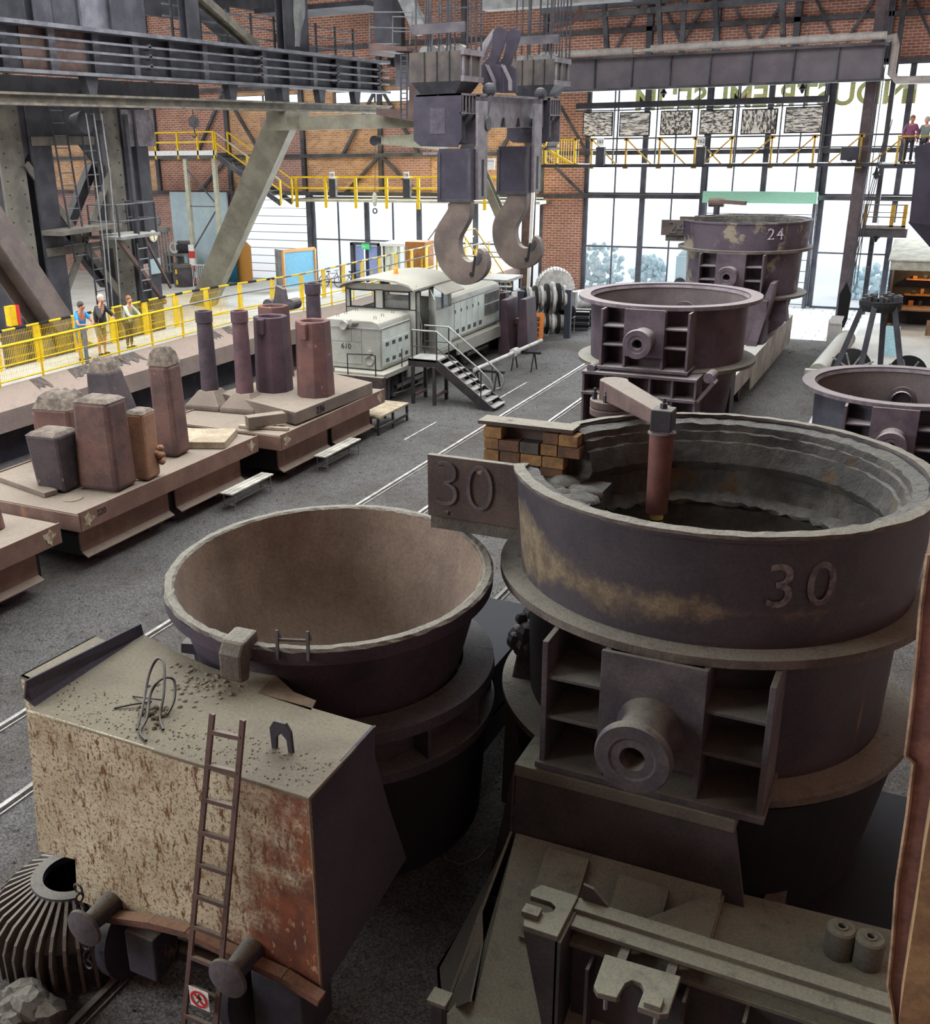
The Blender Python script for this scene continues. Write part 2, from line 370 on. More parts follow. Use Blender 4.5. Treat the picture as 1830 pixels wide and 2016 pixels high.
# pale things outside the glass
M_pale = plain('sunlit_leaves', (222, 244, 250), .9)
for k, (x, w, h) in enumerate(((-17.4, 1.7, 2.2), (-14.6, 1.2, 1.7), (-3.4, 1.5, 1.6))):
    s = MB(); rr = random.Random(k)
    for i in range(150): a_ = rr.uniform(0, 6.28); q_ = rr.random()**.5; s.sph((x+w*.8*q_*math.cos(a_), 58+rr.uniform(-.5, .5), h*.5+h*.55*q_*math.sin(a_)-.12), rr.uniform(.1, .2), nu=6, nv=4)
    tag(s.build('bush', M_pale, smooth=60), ('sunlit pale bush outside the glass beside the brick pier', 'low pale bush outside the glass, right of the one by the brick pier', 'pale bush outside the window behind the hanging pulley block')[k], 'bush')
s = thing('van', 'pale parked van outside the glass, half hidden behind the ladle marked 24', 'van', (-12.2, 59, -.12))
b = MB(); b.box(-13.2, -11.2, 58.2, 59.8, .2, 1.7); b.frus((-12.2, 59), 1.9, 1.5, 1.4, 1.2, 1.7, 2.0); b.build('body', M_pale, s, bev=.06)
for x in (-12.9, -11.5): b = MB(); b.tube((x, 58.1, .2), (x, 58.3, .2), .32, 14); b.build('wheel', M_dark, s)
# ============================================================ rails in the floor
M_rail = steel('worn_rail', (190, 188, 182), (150, 146, 140), 3, bump=.1, rough=.45)
def rail(x, y0, y1, label, m=None):
    b = MB(); b.box(x-.035, x+.035, y0, y1, 0, .035); b.box(x+.1, x+.12, y0, y1, 0, .02)
    tag(b.build('rail', m or M_rail), label, 'rail', 'rails set in the gravel floor')
rail(-11.4, 2, 43, 'sunken rail in the gravel nearest the benches')
rail(-9.85, 2, 43, 'sunken rail in the gravel right of the one by the benches')
rail(-6.5, 2, 30, 'rail under the slag pot wagon, on its left side', M_dark)
rail(-4.95, 2, 30, 'rail under the slag pot wagon, on its right side', M_dark)
for i, (x, y0, y1) in enumerate(((-12.9, 24.9, 27), (-8.6, 22, 26.2), (-12.3, 29.6, 33))):
    b = MB(); b.box(x-.03, x+.03, y0, y1, 0, .02); tag(b.build('rail_strip', M_rail), ('short bright rail strip at the foot of the loco stairs', 'bright rail strip running to the black pipe flange', 'thin rail strip farther along the gravel, beyond the stairs')[i], 'rail')
b = MB(); rr = random.Random(5)
for i in range(2600):
    y = 5+38*rr.random()**1.6; x = -14+11.5*rr.random(); s = rr.uniform(.012, .045)*(1 if y > 12 else .8)
    a = rr.random()*6; p = [Vector((x+s*math.cos(a+k*2.1)*rr.uniform(.6, 1.2), y+s*math.sin(a+k*2.1), 0)) for k in range(3)]
    b.add(p+[Vector((x, y, s*.9))], [(0, 1, 2), (0, 3, 1), (1, 3, 2), (2, 3, 0)])
o = stuff(b.build('loose_stones', steel('stones', (128, 126, 122), (70, 68, 66), 20)))
tag(o, 'loose grey stones scattered over the gravel floor', 'gravel')
# ============================================================ ladles
M_rim2 = steel('rim_mauve', (112, 102, 106), (84, 76, 82), 3, dust=(138, 128, 126), bump=.5)
def ladle(name, label, cx, cy, zf, Rf=2.3, upper=None, frame_y=-2.42, foot=1.0, lowz=None, mats=None, seg=72, number=None, group=None):
    """zf: height of the upper flange; body hangs below; optional upper ring wall"""
    m_b, m_f, m_r = mats or (M_dark, M_frame, M_refr)
    k = Rf/2.34; t = thing(name, label, 'ladle', (cx, cy, 0), group)
    c = (cx, cy, 0); z1 = zf-1.55; zb = lowz if lowz is not None else max(.05, zf-3.1)
    b = MB(); b.lathe(c, [(2.02*k, zf), (1.97*k, z1), (1.84*k, z1-.05), (1.62*k, zb+.35), (1.4*k, zb+.08), (.9*k, zb), (0, zb)], seg)
    body = b.build('body', m_b, t, smooth=35)
    b = MB(); b.lathe(c, [((1.9 if upper else 2.04)*k, zf), (2.34*k, zf), (2.34*k, zf-.09), (1.97*k, zf-.1)], seg, close=True); b.build('upper_flange', M_rim if upper else M_rim2, t, smooth=30)
    b = MB(); b.lathe(c, [(1.8*k, z1+.02), (2.3*k, z1), (2.3*k, z1-.08), (1.8*k, z1-.1)], seg, close=True); b.build('lower_flange', M_rim, t, smooth=30)
    if upper:
        zr, Rr, th = upper
        b = MB(); b.lathe(c, [(Rr*.965, zf-.02), (Rr, zr-.05), (Rr+.03, zr-.05), (Rr+.03, zr), (Rr-.1, zr), (Rr-.12, zf)], seg, a0=GAP[1] if GAP else 0, a1=(GAP[0]+2*PI) if GAP else 2*PI, close=True)
        b.build('upper_wall', m_b, t, smooth=30)
        g0, g1 = (GAP[1], GAP[0]+2*PI) if GAP else (0, 2*PI)
        b = MB(); prof = [(Rr-.1, zr-.62), (Rr-.1, zr-.02), (Rr-.12-th*.6, zr-.05), (Rr-.11-th*.7, zr-.13), (Rr-.15-th*.7, zr-.135), (Rr-.14-th*.8, zr-.25), (Rr-.18-th*.8, zr-.255), (Rr-.17-th, zr-.38), (Rr-.2-th, zr-.5), (Rr-.12-th, zr-.62)]
        b.lathe(c, prof, 96, a0=g0, a1=g1, jit=.012, close=True); b.build('lining', m_r, t, smooth=35)
        b = MB(); prof = [(Rr-.1, zr-.6), (Rr-.12-th, zr-.62), (Rr-.16-th, zr-.9), (Rr-.3-th, zr-.98), (Rr-.3-th, zr-1.02), (Rr-.2-th, zr-1.06), (Rr-.26-th, zr-1.3), (Rr-.55-th, zr-1.62), (Rr-.95-th, zr-1.78), (.5, zr-1.85), (0, zr-1.86)]
        b.lathe(c, prof, 110, jit=.026); b.build('lower_lining', m_r, t, smooth=50)
    else:
        b = MB(); b.lathe(c, [(2.04*k, zf), (1.99*k, zf-.1), (1.9*k, z1), (1.5*k, zb+.5), (1.2*k, zb+.25), (0, zb+.2)], seg); b.build('inner_wall', m_r, t, smooth=40)
    # trunnion frame on the near side
    yf = cy+frame_y*k; hw = 1.07*k; zt = zf-.1; zm = z1+.1
    fr = MB(); d = .55*k; y2 = cy-1.55*k
    for x in (-hw, -.47*k, .47*k, hw):
        fr.box(cx+x-.03, cx+x+.03, yf, y2+(.0 if abs(x) < .6 else .3), z1+.02, zt)
    for z in (.02, .37, .7):
        zz = zm+(zt-zm)*z
        if z == .02: fr.box(cx-hw-.06, cx+hw+.06, yf-.05, y2+.2, zz-.1, zz-.03)
        else:
            fr.box(cx-hw, cx-.47*k, yf+.03, y2+.3, zz-.02, zz+.02); fr.box(cx+.47*k, cx+hw, yf+.03, y2+.3, zz-.02, zz+.02)
    fr.box(cx-.5*k, cx+.5*k, yf-.02, yf+.03, zm+(zt-zm)*.2, zt+.04)
    fr.build('trunnion_frame', m_f, t, bev=.008)
    zc = zm+(zt-zm)*.5; tr = MB(); MM = Matrix.Rotation(PI/2, 3, 'X')
    tr.lathe((cx, yf, zc), [(.0, .40*k), (.10*k, .40*k), (.12*k, .62*k), (.2*k, .62*k), (.22*k, .635*k), (.34*k, .635*k), (.36*k, .6*k), (.36*k, .55*k), (.27*k, .52*k), (.255*k, .12*k), (.33*k, 0), (.33*k, -.3)], 40, M=MM)
    pin = tr.build('trunnion', m_f, t, smooth=35)
    b = MB(); b.lathe((cx, yf-.405*k, zc), [(0, 0), (.1*k, 0)], 24, M=MM); b.build('trunnion_bore', M_hole, pin)
    t2 = MB(); t2.lathe((cx, cy-frame_y*k, zc), [(0, -.5*k), (.34*k, -.5*k), (.34*k, .5), (0, .5)], 24, M=MM); t2.build('trunnion', m_f, t, smooth=35)
    return t
GAP = None
# ---------- ladle 30 in front
LX, LY, LZ = -1.9, 11.07, 4.6
def mat_l30():
    q = NT('ladle_wall_dark'); sp = q.n('ShaderNodeSeparateXYZ', i0=q.co)
    c = q.mix(q.ramp(q.noise(.9, 6), .35, .65), srgb((66, 61, 66)), srgb((50, 47, 54)))
    zb = q.mth('SUBTRACT', 1, q.mth('ABSOLUTE', q.mth('MULTIPLY', q.mth('SUBTRACT', sp.outputs[2], 3.82), 2.6)))
    f = q.mth('ADD', q.mth('MULTIPLY', zb, .3), q.mth('ADD', q.noise(.9, 7, .7), q.mth('MULTIPLY', sp.outputs[0], -.07)))
    tan = q.mix(q.ramp(q.noise(5, 8, .7), .35, .65), srgb((132, 118, 94)), srgb((92, 80, 66)))
    c = q.mix(q.mth('MULTIPLY', q.ramp(f, .62, .82), .85), c, tan)
    c = q.mix(q.ramp(q.noise(5, 5, .6, (1, 1, .1)), .66, .74), c, srgb((112, 82, 58)))
    c = q.mix(q.ramp(q.noise(30, 8, .7), .3, .75), c, q.mix(.35, c, (0, 0, 0, 1)))
    q.t.links.new(c, q.b.inputs['Base Color']); q.b.inputs['Roughness'].default_value = .55; q.b.inputs['Specular IOR Level'].default_value = .3; q.bump(q.noise(20, 8, .7), .2, .01); return q.m
M_l30 = mat_l30()
GAP = (PI-.42, PI+.40)
L30 = ladle('casting_ladle', 'huge open ladle marked 30 filling the right foreground, crusted lining inside', LX, LY, 3.45, 2.34, upper=(4.6, 2.18, .22), mats=(M_l30, M_frame, M_refr), lowz=.35, seg=112)
GAP = None
# spout channel with its two side plates
a = math.cos(.42)*2.15; s_ = math.sin(.41)*2.15
M_sp = steel('spout_plate', (88, 76, 70), (66, 58, 56), 1.5, spot=(3, .62, (150, 136, 120)), dust=(150, 143, 128), bump=.3)
b = MB(); b.box(LX-3.08, LX-1.92, LY-s_-.04, LY-s_+.04, 3.86, 4.6); sp1 = b.build('spout_plate', M_sp, L30, bev=.01); sp1['label'] = 'spout side plate with raised 30'
text('30', 'raised_number', M_frame, (LX-2.62, LY-s_-.045, 4.25), (1, 0, 0), (0, 0, 1), .8, sp1, .02, bold=-.018)
for i in range(11):
    b_ = MB(); z = 3.9+.065*i; b_.sph((LX-1.9, LY-s_-.07, z), .032, nu=8, nv=6); b_.build('rivet', M_frame, L30)
b = MB(); b.box(LX-1.93, LX-1.87, LY-s_-.1, LY-s_+.04, 3.55, 4.62); b.build('spout_joint_plate', M_frame, L30)
b = MB(); b.box(LX-3.08, LX-1.9, LY+s_-.04, LY+s_+.04, 3.95, 4.6); b.build('spout_plate', M_sp, L30, bev=.01)
b = MB(); b.box(LX-3.1, LX-1.85, LY+s_-.24, LY+s_+.06, 4.585, 4.63); b.build('spout_cap', M_sp, L30)
b = MB(); b.box(LX-3.06, LX-1.4, LY-s_, LY+s_, 3.7, 3.95); b.build('spout_floor', M_refr, L30)
M_oc = [steel('firebrick_ochre', (150, 116, 72), (118, 90, 62), 5, bump=.6), steel('firebrick_brown', (112, 80, 58), (84, 66, 56), 5, bump=.6), steel('firebrick_grey', (84, 78, 72), (60, 58, 58), 5, bump=.6)]
rr = random.Random(11)
for row in range(4):
    x = LX-3.02
    while x < LX-2.0:
        w = rr.uniform(.2, .34); z = 3.97+row*.15
        if not (row == 3 and rr.random() < .4):
            b = MB(); b.box(x, x+w-.012, LY+s_-.22-rr.random()*.04, LY+s_-.05, z, z+.138); b.build('firebrick', M_oc[rr.choice((0, 0, 1, 1, 2))], L30, bev=.008)
        x += w
b = MB(); rr = random.Random(4)
for i in range(60): b.sph((LX-1.95+rr.uniform(-.9, .45), LY+rr.uniform(-.78, .68), 3.93), rr.uniform(.1, .24), rr.uniform(.1, .24), .05+rr.random()*.1, 9, 6)
b.build('slag_crust', M_refr, L30, smooth=40)
# cap strips of the rim
b = MB(); b.lathe((LX, LY, 0), [(2.22, 4.585), (2.22, 4.62), (2.1, 4.63), (2.1, 4.585)], 112, a0=PI+.42, a1=3*PI-.45, close=True, jit=.006); b.build('rim_cap', M_rim, L30)
# painted number on the wall
M_chalk = steel('worn_white_paint', (122, 117, 116), (74, 70, 74), 9)
def arc_text(body, par, cx, cy, R, ang, z, size, mat, name='painted_number', taper=0):
    for i, ch in enumerate(body):
        w = size*.62; a_ = ang+(i-(len(body)-1)/2)*w/R
        p = (cx+R*math.sin(a_), cy-R*math.cos(a_), z)
        text(ch, name, mat, p, (math.cos(a_), math.sin(a_), 0), (0, 0, 1), size, par, .004)
arc_text('30', L30, LX, LY, 2.165, .56, 4.1, .62, M_chalk)
# ---------- swinging arm with the hanging stopper tube
A0 = Vector((-3.75, 13.4, 4.7)); T0 = Vector((-2.72, 11.9, 4.78))
arm = thing('swing_arm', 'brown bolted swing arm reaching over the big ladle from a flanged post', 'swing arm', (A0.x, A0.y, 0))
b = MB(); b.tube((A0.x, A0.y, 0), (A0.x, A0.y, 4.45), .16, 20); b.build('post', M_dark, arm, smooth=40)
b = MB(); b.tube(A0-Vector((0, 0, .27)), A0-Vector((0, 0, .18)), .31, 28); b.tube(A0-Vector((0, 0, .16)), A0-Vector((0, 0, .06)), .31, 28)
b.tube(A0-Vector((0, 0, .1)), A0+Vector((0, 0, .2)), .19, 28); b.build('flange', M_brown, arm, smooth=40, bev=.01)
for k in range(6):
    b = MB(); a_ = k*PI/3+.4; p = A0+Vector((.25*math.cos(a_), .25*math.sin(a_), -.08)); b.tube(p, p+Vector((0, 0, .12)), .035, 6); b.tube(p, p+Vector((0, 0, .17)), .018, 8); b.build('bolt', M_dark, arm)
b = MB(); b.hexa([A0+Vector(v) for v in ((-.1, -.16, -.06), (.12, .12, -.06), (.12, .12, .2), (-.1, -.16, .2))]+[T0+Vector(v) for v in ((-.12, -.06, -.02), (.1, .1, -.02), (.1, .1, .17), (-.12, -.06, .17))])
b.build('arm_beam', M_brown, arm, bev=.02)
b = MB(); b.box(T0.x-.12, T0.x+.13, T0.y-.13, T0.y+.12, T0.z-.08, T0.z+.18); b.build('end_block', M_dark, arm, bev=.015)
b = MB(); b.tube(T0+Vector((0, 0, .18)), T0+Vector((0, 0, .24)), .045, 6); b.tube(T0+Vector((0, 0, .2)), T0+Vector((0, 0, .3)), .02, 8); b.build('nut', M_dark, arm)
M_tube = steel('tube_redbrown', (122, 80, 72), (104, 70, 66), 4, bump=.1, rough=.5)
st = thing('stopper_rod', 'red brown hanging stopper tube with a yellow banded tip inside the big ladle', 'stopper rod', (T0.x, T0.y, T0.z-1.5))
b = MB(); b.tube((T0.x, T0.y, T0.z-.1), (T0.x, T0.y, T0.z-1.12), .145, 28, .13); b.build('sleeve', M_tube, st, smooth=40)
b = MB(); b.lathe((T0.x, T0.y, 0), [(.14, T0.z-.1), (.165, T0.z-.11), (.165, T0.z-.13), (.14, T0.z-.14)], 28); b.build('collar', M_frame, st)
b = MB(); b.tube((T0.x, T0.y, T0.z-1.12), (T0.x, T0.y, T0.z-1.45), .085, 20); tp = b.build('tip', plain('tip_yellow', (206, 184, 96)), st, smooth=40)
for z in (1.2, 1.26): b = MB(); b.tube((T0.x, T0.y, T0.z-z), (T0.x, T0.y, T0.z-z-.02), .088, 20); b.build('band', M_hole, tp)
# ---------- stand under ladle 30
M_shade = steel('shade_steel', (32, 32, 38), (26, 27, 33), 1, bump=.1)  # near-black colour stands in for deep shade under ladle and pot
M_dusty = steel('dusty_plate', (110, 108, 98), (92, 90, 84), 1, dust=(148, 148, 128), dk=.75, bump=.15)
M_std = steel('stand_steel', (76, 73, 76), (58, 56, 60), 1, dust=(120, 116, 102), bump=.2)
S = thing('ladle_stand', 'dust covered steel stand with a wide sloping front under the ladle marked 30', 'ladle stand', (-2.1, 8.6, 0))
b = MB(); b.box(-3.25, -1.02, 8.6, 9.3, 1.76, 1.9); b.build('top_beam', M_dusty, S, bev=.01)
b = MB(); b.prism([(-3.24, 8.64, 1.76), (-1.02, 8.64, 1.76), (-.86, 8.64, .9), (-.7, 8.64, .1), (-3.6, 8.64, .1), (-3.26, 8.64, 1.05)], (0, .06, 0)); b.build('front_plate', M_std, S)
# sloping apron
def quadplate(pts, t, name, m, par, bev=0):
    p = [Vector(q) for q in pts]; n = (p[1]-p[0]).cross(p[2]-p[0]).normalized()*t; b = MB(); b.prism(p, n); return b.build(name, m, par, bev=bev)
quadplate([(-3.22, 8.62, 1.04), (-1.08, 8.62, 1.07), (-1.1, 8.0, .62), (-1.3, 7.0, .14), (-3.02, 7.0, .14), (-3.16, 7.6, .4)], .03, 'apron', M_dusty, S)
for x0, x1, y0, y1 in ((-2.83, -2.38, 8.5, 7.7), (-2.05, -1.55, 8.45, 7.9)):
    f = lambda y: 1.05-(8.62-y)*.63
    quadplate([(x0, y0, f(y0)+.1), (x1, y0, f(y0)+.1), (x1, y1, f(y1)+.1), (x0, y1, f(y1)+.1)], .08, 'cover_plate', M_dusty, S)
b = MB(); b.prism([(-3.26, 8.66, 1.76), (-3.26, 8.62, 1.04), (-3.3, 6.95, .02), (-3.6, 7.5, .02), (-3.62, 8.9, .02)], (-.03, 0, 0)); b.build('side_plate', M_std, S)
b = MB(); b.prism([(-3.3, 7.0, .02), (-3.02, 6.98, .3), (-3.16, 7.6, .42), (-3.3, 7.9, .6)], (-.02, 0, 0)); b.build('side_plate', M_std, S)
b = MB(); b.prism([(-3.28, 6.62, .12), (-2.0, 6.75, .12), (-2.2, 7.25, .2), (-3.2, 7.1, .16)], (0, 0, -.1)); b.build('toe_plate', M_dusty, S)
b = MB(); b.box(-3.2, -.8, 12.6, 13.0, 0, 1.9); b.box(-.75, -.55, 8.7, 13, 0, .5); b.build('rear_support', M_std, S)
# deck with the running rail and the slotted plates
b = MB(); b.box(-2.9, 1.1, 9.8, 12.4, 0, .2); b.lathe((LX, LY, 0), [(1.55, 0), (1.9, 0), (2.2, 1.72), (2.0, 1.78), (1.75, 1.2)], 64, close=True); b.build('cradle', M_shade, S)  # dark body added to make the shadow below the ladle
D = thing('slide_gate_bench', 'grey dusty bench with a long rail and two slotted plates at the bottom right', 'bench frame', (-.8, 7.3, 0))
b = MB(); b.prism([(-1.12, 8.82, .92), (.75, 8.95, .92), (.75, 7.4, .92), (-1.25, 7.4, .92)], (0, 0, -.08)); b.build('deck', M_dusty, D)
b = MB(); b.prism([(-1.07, 8.72, 1.0), (-1.06, 7.85, .97), (-1.78, 7.85, .97)], (.0, .0, .02)); b.prism([(-1.07, 8.72, 1.0), (-1.06, 7.85, .97), (-1.06, 7.9, .9), (-1.07, 8.7, .9)], (.02, 0, 0)); b.build('gusset', M_dusty, D)
b = MB(); b.ibeam((-2.2, 7.42, 1.2), (.75, 7.42, 1.2), .34, .24, .045); b.bar((-2.2, 7.5, 1.34), (.75, 7.5, 1.34), .16, .06); b.build('running_rail', M_dusty, D, bev=.008)
b = MB(); b.prism([(-2.16, 7.56, 1.36), (-1.9, 7.56, 1.36), (-2.06, 7.56, 1.52), (-2.16, 7.56, 1.54)], (0, .03, 0)); b.build('stop_fin', M_std, D)
b = MB(); b.box(-2.15, .75, 7.3, 7.36, .02, 1.1); 
for x in (-1.95, -1.1, -.6, -.1, .4): b.box(x-.015, x+.015, 7.08, 7.34, .02, 1.05)
b.build('front_web', M_std, D)
# slotted plate 1
P1 = [(-2.56, 7.56), (-2.2, 7.56), (-2.2, 6.98), (-2.52, 6.98), (-2.57, 7.12), (-2.57, 7.22), (-2.4, 7.22), (-2.34, 7.27), (-2.34, 7.33), (-2.4, 7.37), (-2.6, 7.37), (-2.62, 7.44)]
b = MB(); b.prism([(x, y, 1.4) for x, y in P1], (0, 0, -.06)); sp = b.build('slotted_plate', M_dusty, D, bev=.008)
b = MB(); b.box(-2.58, -2.42, 7.08, 7.2, 1.4, 1.46); b.build('key_block', M_dusty, sp, bev=.006)
b = MB(); b.prism([(-2.52, 6.98, 1.34), (-2.2, 6.98, 1.34), (-2.2, 6.98, .1), (-2.27, 6.98, .1)], (0, .05, 0)); b.prism([(-2.22, 6.98, 1.34), (-2.22, 7.5, 1.34), (-2.22, 7.5, .1), (-2.22, 6.98, .1)], (.05, 0, 0)); b.build('leg', M_std, D)
P2 = [(-1.79, 7.05), (-1.14, 7.08), (-1.14, 6.64), (-1.2, 6.6), (-1.38, 6.6), (-1.38, 6.8), (-1.42, 6.86), (-1.5, 6.86), (-1.54, 6.8), (-1.56, 6.62), (-1.72, 6.6), (-1.77, 6.66)]
b = MB(); b.prism([(x, y, 1.32) for x, y in P2], (0, 0, -.06)); sp = b.build('slotted_plate', M_dusty, D, bev=.008)
b = MB(); b.box(-1.34, -1.2, 6.62, 6.74, 1.32, 1.37); b.build('key_block', M_dusty, sp, bev=.006)
for x in (-1.66, -1.24):
    b = MB(); b.tube((x, 6.66, 1.26), (x, 6.66, 1.12), .02, 8); b.build('stud', M_grey, sp)
    b = MB(); b.box(x-.04, x+.04, 7.0, 7.3, .9, 1.26); b.build('bracket', M_std, D)
for k, p in enumerate((Z(1657, 1822, 1.22), Z(1714, 1842, 1.22))):
    d = thing('roller', 'steel roller standing on end on the bench deck, '+('left of the pair' if k == 0 else 'right of the pair'), 'roller', (p.x, p.y-.02, .92), 'rollers on the bench deck')
    b = MB(); b.lathe((p.x, p.y-.02, 0), [(0, .92), (.125, .92), (.13, 1.2), (.115, 1.22), (.06, 1.22), (.055, 1.235), (.035, 1.235), (.03, 1.18), (0, 1.18)], 32); b.build('drum', M_dusty, d, smooth=35)
    b = MB(); b.lathe((p.x, p.y-.02, 0), [(.03, 1.215), (.0, 1.212)], 16); b.build('bore', M_hole, d)
b = MB(); b.pipe([Y(1040, 1985, 7.0), Y(1180, 1915, 7.2)], .004, 5)
# right column close to the station
M_col = steel('flaking_rust', (140, 104, 94), (114, 84, 78), 4, spot=(6, .66, (190, 150, 130)), dust=(150, 120, 90), bump=.4)
cl = thing('rusty_column', 'rust red steel column with ragged flange edges at the right frame edge', 'column', (.5, 4.9, 0))
rr = random.Random(9)
L_ = [(1826, 1090), (1812, 1200), (1806, 1290), (1790, 1420), (1784, 1485), (1798, 1500), (1785, 1600), (1766, 1740), (1757, 1850), (1748, 1935), (1763, 2016), (1770, 2120)]
P_ = [Y(x, y, 4.9) for x, y in L_]
pts = [(p.x, p.y, p.z) for p in P_]+[(P_[-1].x+.5, 4.9, P_[-1].z), (P_[0].x+.6, 4.9, P_[0].z)]
b = MB(); b.prism(pts, (0, .35, 0)); b.box(.4, .9, 4.9, 5.25, 0, P_[-1].z+.05); b.build('web', M_col, cl)
e = MB(); e.pipe([p+Vector((rr.uniform(-.003, .003), -.01, 0)) for p in P_], .012, 6); e.build('edge', steel('edge_dust', (168, 140, 118), None, 8), cl)
Q_ = [Y(x, y, 4.6) for x, y in ((1832, 1600), (1815, 1700), (1800, 1810), (1785, 1900), (1768, 2016), (1760, 2120))]
b = MB(); b.prism([(p.x, 4.6, p.z) for p in Q_]+[(Q_[-1].x+.5, 4.6, Q_[-1].z), (Q_[0].x+.5, 4.6, Q_[0].z)], (0, .28, 0)); b.build('flange', steel('sandy_crust', (150, 122, 88), (128, 100, 74), 5, bump=.8, grain=18), cl)
# ---------- slag pot wagon with its cream drive box
PX, PY, PZ = -5.69, 9.1, 3.5
TM = Matrix(((1, 0, 0), (0, 1, 0), (-.014, .053, 1)))
pot = thing('slag_pot', 'wide open bowl shaped slag pot behind the cream box, brown dust inside', 'slag pot', (PX, PY, .9))
M_pote = steel('pot_outside', (74, 64, 74), (52, 48, 60), 1, spot=(2.5, .64, (130, 92, 78)), dust=(150, 140, 122), bump=.3)
prof = [(0, -1.95), (.55, -1.88), (.95, -1.68), (1.22, -1.35), (1.42, -.9), (1.6, -.4), (1.71, -.02), (1.74, 0), (1.81, 0), (1.835, -.03), (1.83, -.17), (1.72, -.22), (1.62, -.5), (1.5, -.95), (1.34, -1.45), (1.1, -1.85), (.6, -2.1), (0, -2.15)]
b = MB(); b.lathe((PX, PY, PZ), prof[9:], 128, M=TM); b.build('bowl', M_pote, pot, smooth=40)
b = MB(); b.lathe((PX, PY, PZ), prof[:7], 128, M=TM); b.build('bowl_inside', M_slag, pot, smooth=60)
b = MB(); b.lathe((PX, PY, PZ), prof[6:10], 128, M=TM, jit=.006); b.build('rim', M_rim, pot)
# pouring lug on the rim and the small ear bracket
def rp(px, py, z=PZ): return Z(px, py, z)
g0 = rp(455, 1262); dr = (Vector((g0.x, g0.y, 0))-Vector((PX, PY, 0))).normalized(); sd = Vector((-dr.y, dr.x, 0))
c0 = Vector((PX, PY, PZ-.08))+dr*1.7
b = MB(); b.prism([c0-sd*.13+Vector((0, 0, .1)), c0-sd*.13+dr*.25+Vector((0, 0, .07)), c0-sd*.13+dr*.34+Vector((0, 0, -.05)), c0-sd*.13+dr*.34+Vector((0, 0, -.33)), c0-sd*.13+dr*.2+Vector((0, 0, -.35)), c0-sd*.13+dr*.16+Vector((0, 0, -.15)), c0-sd*.13+Vector((0, 0, -.2))], sd*.26)
b.build('lug', M_rim, pot, bev=.03)
g1 = rp(581, 1250); d1_ = (Vector((g1.x, g1.y, 0))-Vector((PX, PY, 0))).normalized(); s1 = Vector((-d1_.y, d1_.x, 0)); c1 = Vector((PX, PY, PZ-.1))+d1_*1.82
b = MB()
for k in (-.15, .15):
    p = c1+s1*k; b.bar(p+d1_*.03+Vector((0, 0, -.1)), p+Vector((0, 0, .2)), .03, .02); b.bar(p+Vector((0, 0, .2)), p-d1_*.1+Vector((0, 0, .06)), .03, .02)
b.tube(c1-s1*.15+Vector((0, 0, .1)), c1+s1*.15+Vector((0, 0, .1)), .016, 8); b.build('ear_bracket', M_frame, pot)
# ring carrying the pot
CAR = thing('slag_pot_wagon', 'low wagon with a heavy double ring holding the brown slag pot', 'wagon', (-5.7, 9, 0))
M_ring = steel('ring_steel', (80, 76, 82), (58, 56, 64), 1, dust=(128, 124, 120), dk=.8, bump=.6, grain=20, bd=.02)
b = MB(); b.lathe((PX, PY, 0), [(1.5, 2.42), (1.85, 2.42), (1.86, 2.3), (1.5, 2.26)], 96, close=True, a0=-PI*.62, a1=PI*1.1); 
b.lathe((PX, PY, 0), [(1.5, 1.95), (1.86, 1.93), (1.86, 1.82), (1.5, 1.8)], 96, close=True, a0=-PI*.62, a1=PI*1.1)
b.lathe((PX, PY, 0), [(1.58, 2.3), (1.58, 1.9)], 96, a0=-PI*.62, a1=PI*1.1)
for k in range(12):
    a_ = -PI*.6+k*PI*1.65/11; p = Vector((PX+1.7*math.cos(a_), PY+1.7*math.sin(a_), 0)); d = Vector((math.cos(a_), math.sin(a_), 0))
    b.bar(p+Vector((0, 0, 1.9)), p+Vector((0, 0, 2.3)), .04, .26, d)
b.build('carrying_ring', M_ring, CAR, smooth=30)
b = MB(); b.frus((PX+.15, PY-1.72), .3, .16, .14, .1, 2.4, 2.58); b.build('ring_lug', M_ring, CAR, bev=.02)
b = MB(); b.box(-7.0, -4.3, 7.4, 12.2, .75, 1.15); b.box(-6.9, -4.4, 10.8, 13.5, .6, 1.3); b.box(-7.0, -4.3, 10.6, 11.6, 1.1, 1.8); b.build('underframe', M_shade, CAR)
b = MB(); b.lathe((PX, PY, 0), [(1.5, .5), (1.7, .5), (1.8, 1.8), (1.5, 1.8)], 64, close=True); b.build('shade_skirt', M_shade, CAR)  # added dark skirt, deepens the shade beneath the pot
b = MB(); b.prism([Vector((-3.95, 10.0, .3)), Vector((-3.95, 11.7, .3)), Vector((-3.95, 11.6, 1.9)), Vector((-3.95, 11.2, 2.45)), Vector((-3.95, 10.6, 2.4)), Vector((-3.95, 10.1, 1.6))], (.3, 0, 0)); b.build('side_frame', M_ring, CAR, bev=.03)
b = MB(); rr = random.Random(8)
for i in range(40): b.sph((-3.8+rr.uniform(-.2, .2), 10.8+rr.uniform(-.4, .6), 2.4+rr.uniform(-.3, .12)), rr.uniform(.06, .16), nu=7, nv=5)
b.build('slag_lumps', M_ring, CAR)
for y in (8.2, 9.6, 12.0, 13.2):
    for x in (-6.5, -4.95): b = MB(); b.tube((x-.07, y, .42), (x+.07, y, .42), .42, 24); b.build('wheel', M_dark, CAR, smooth=30)
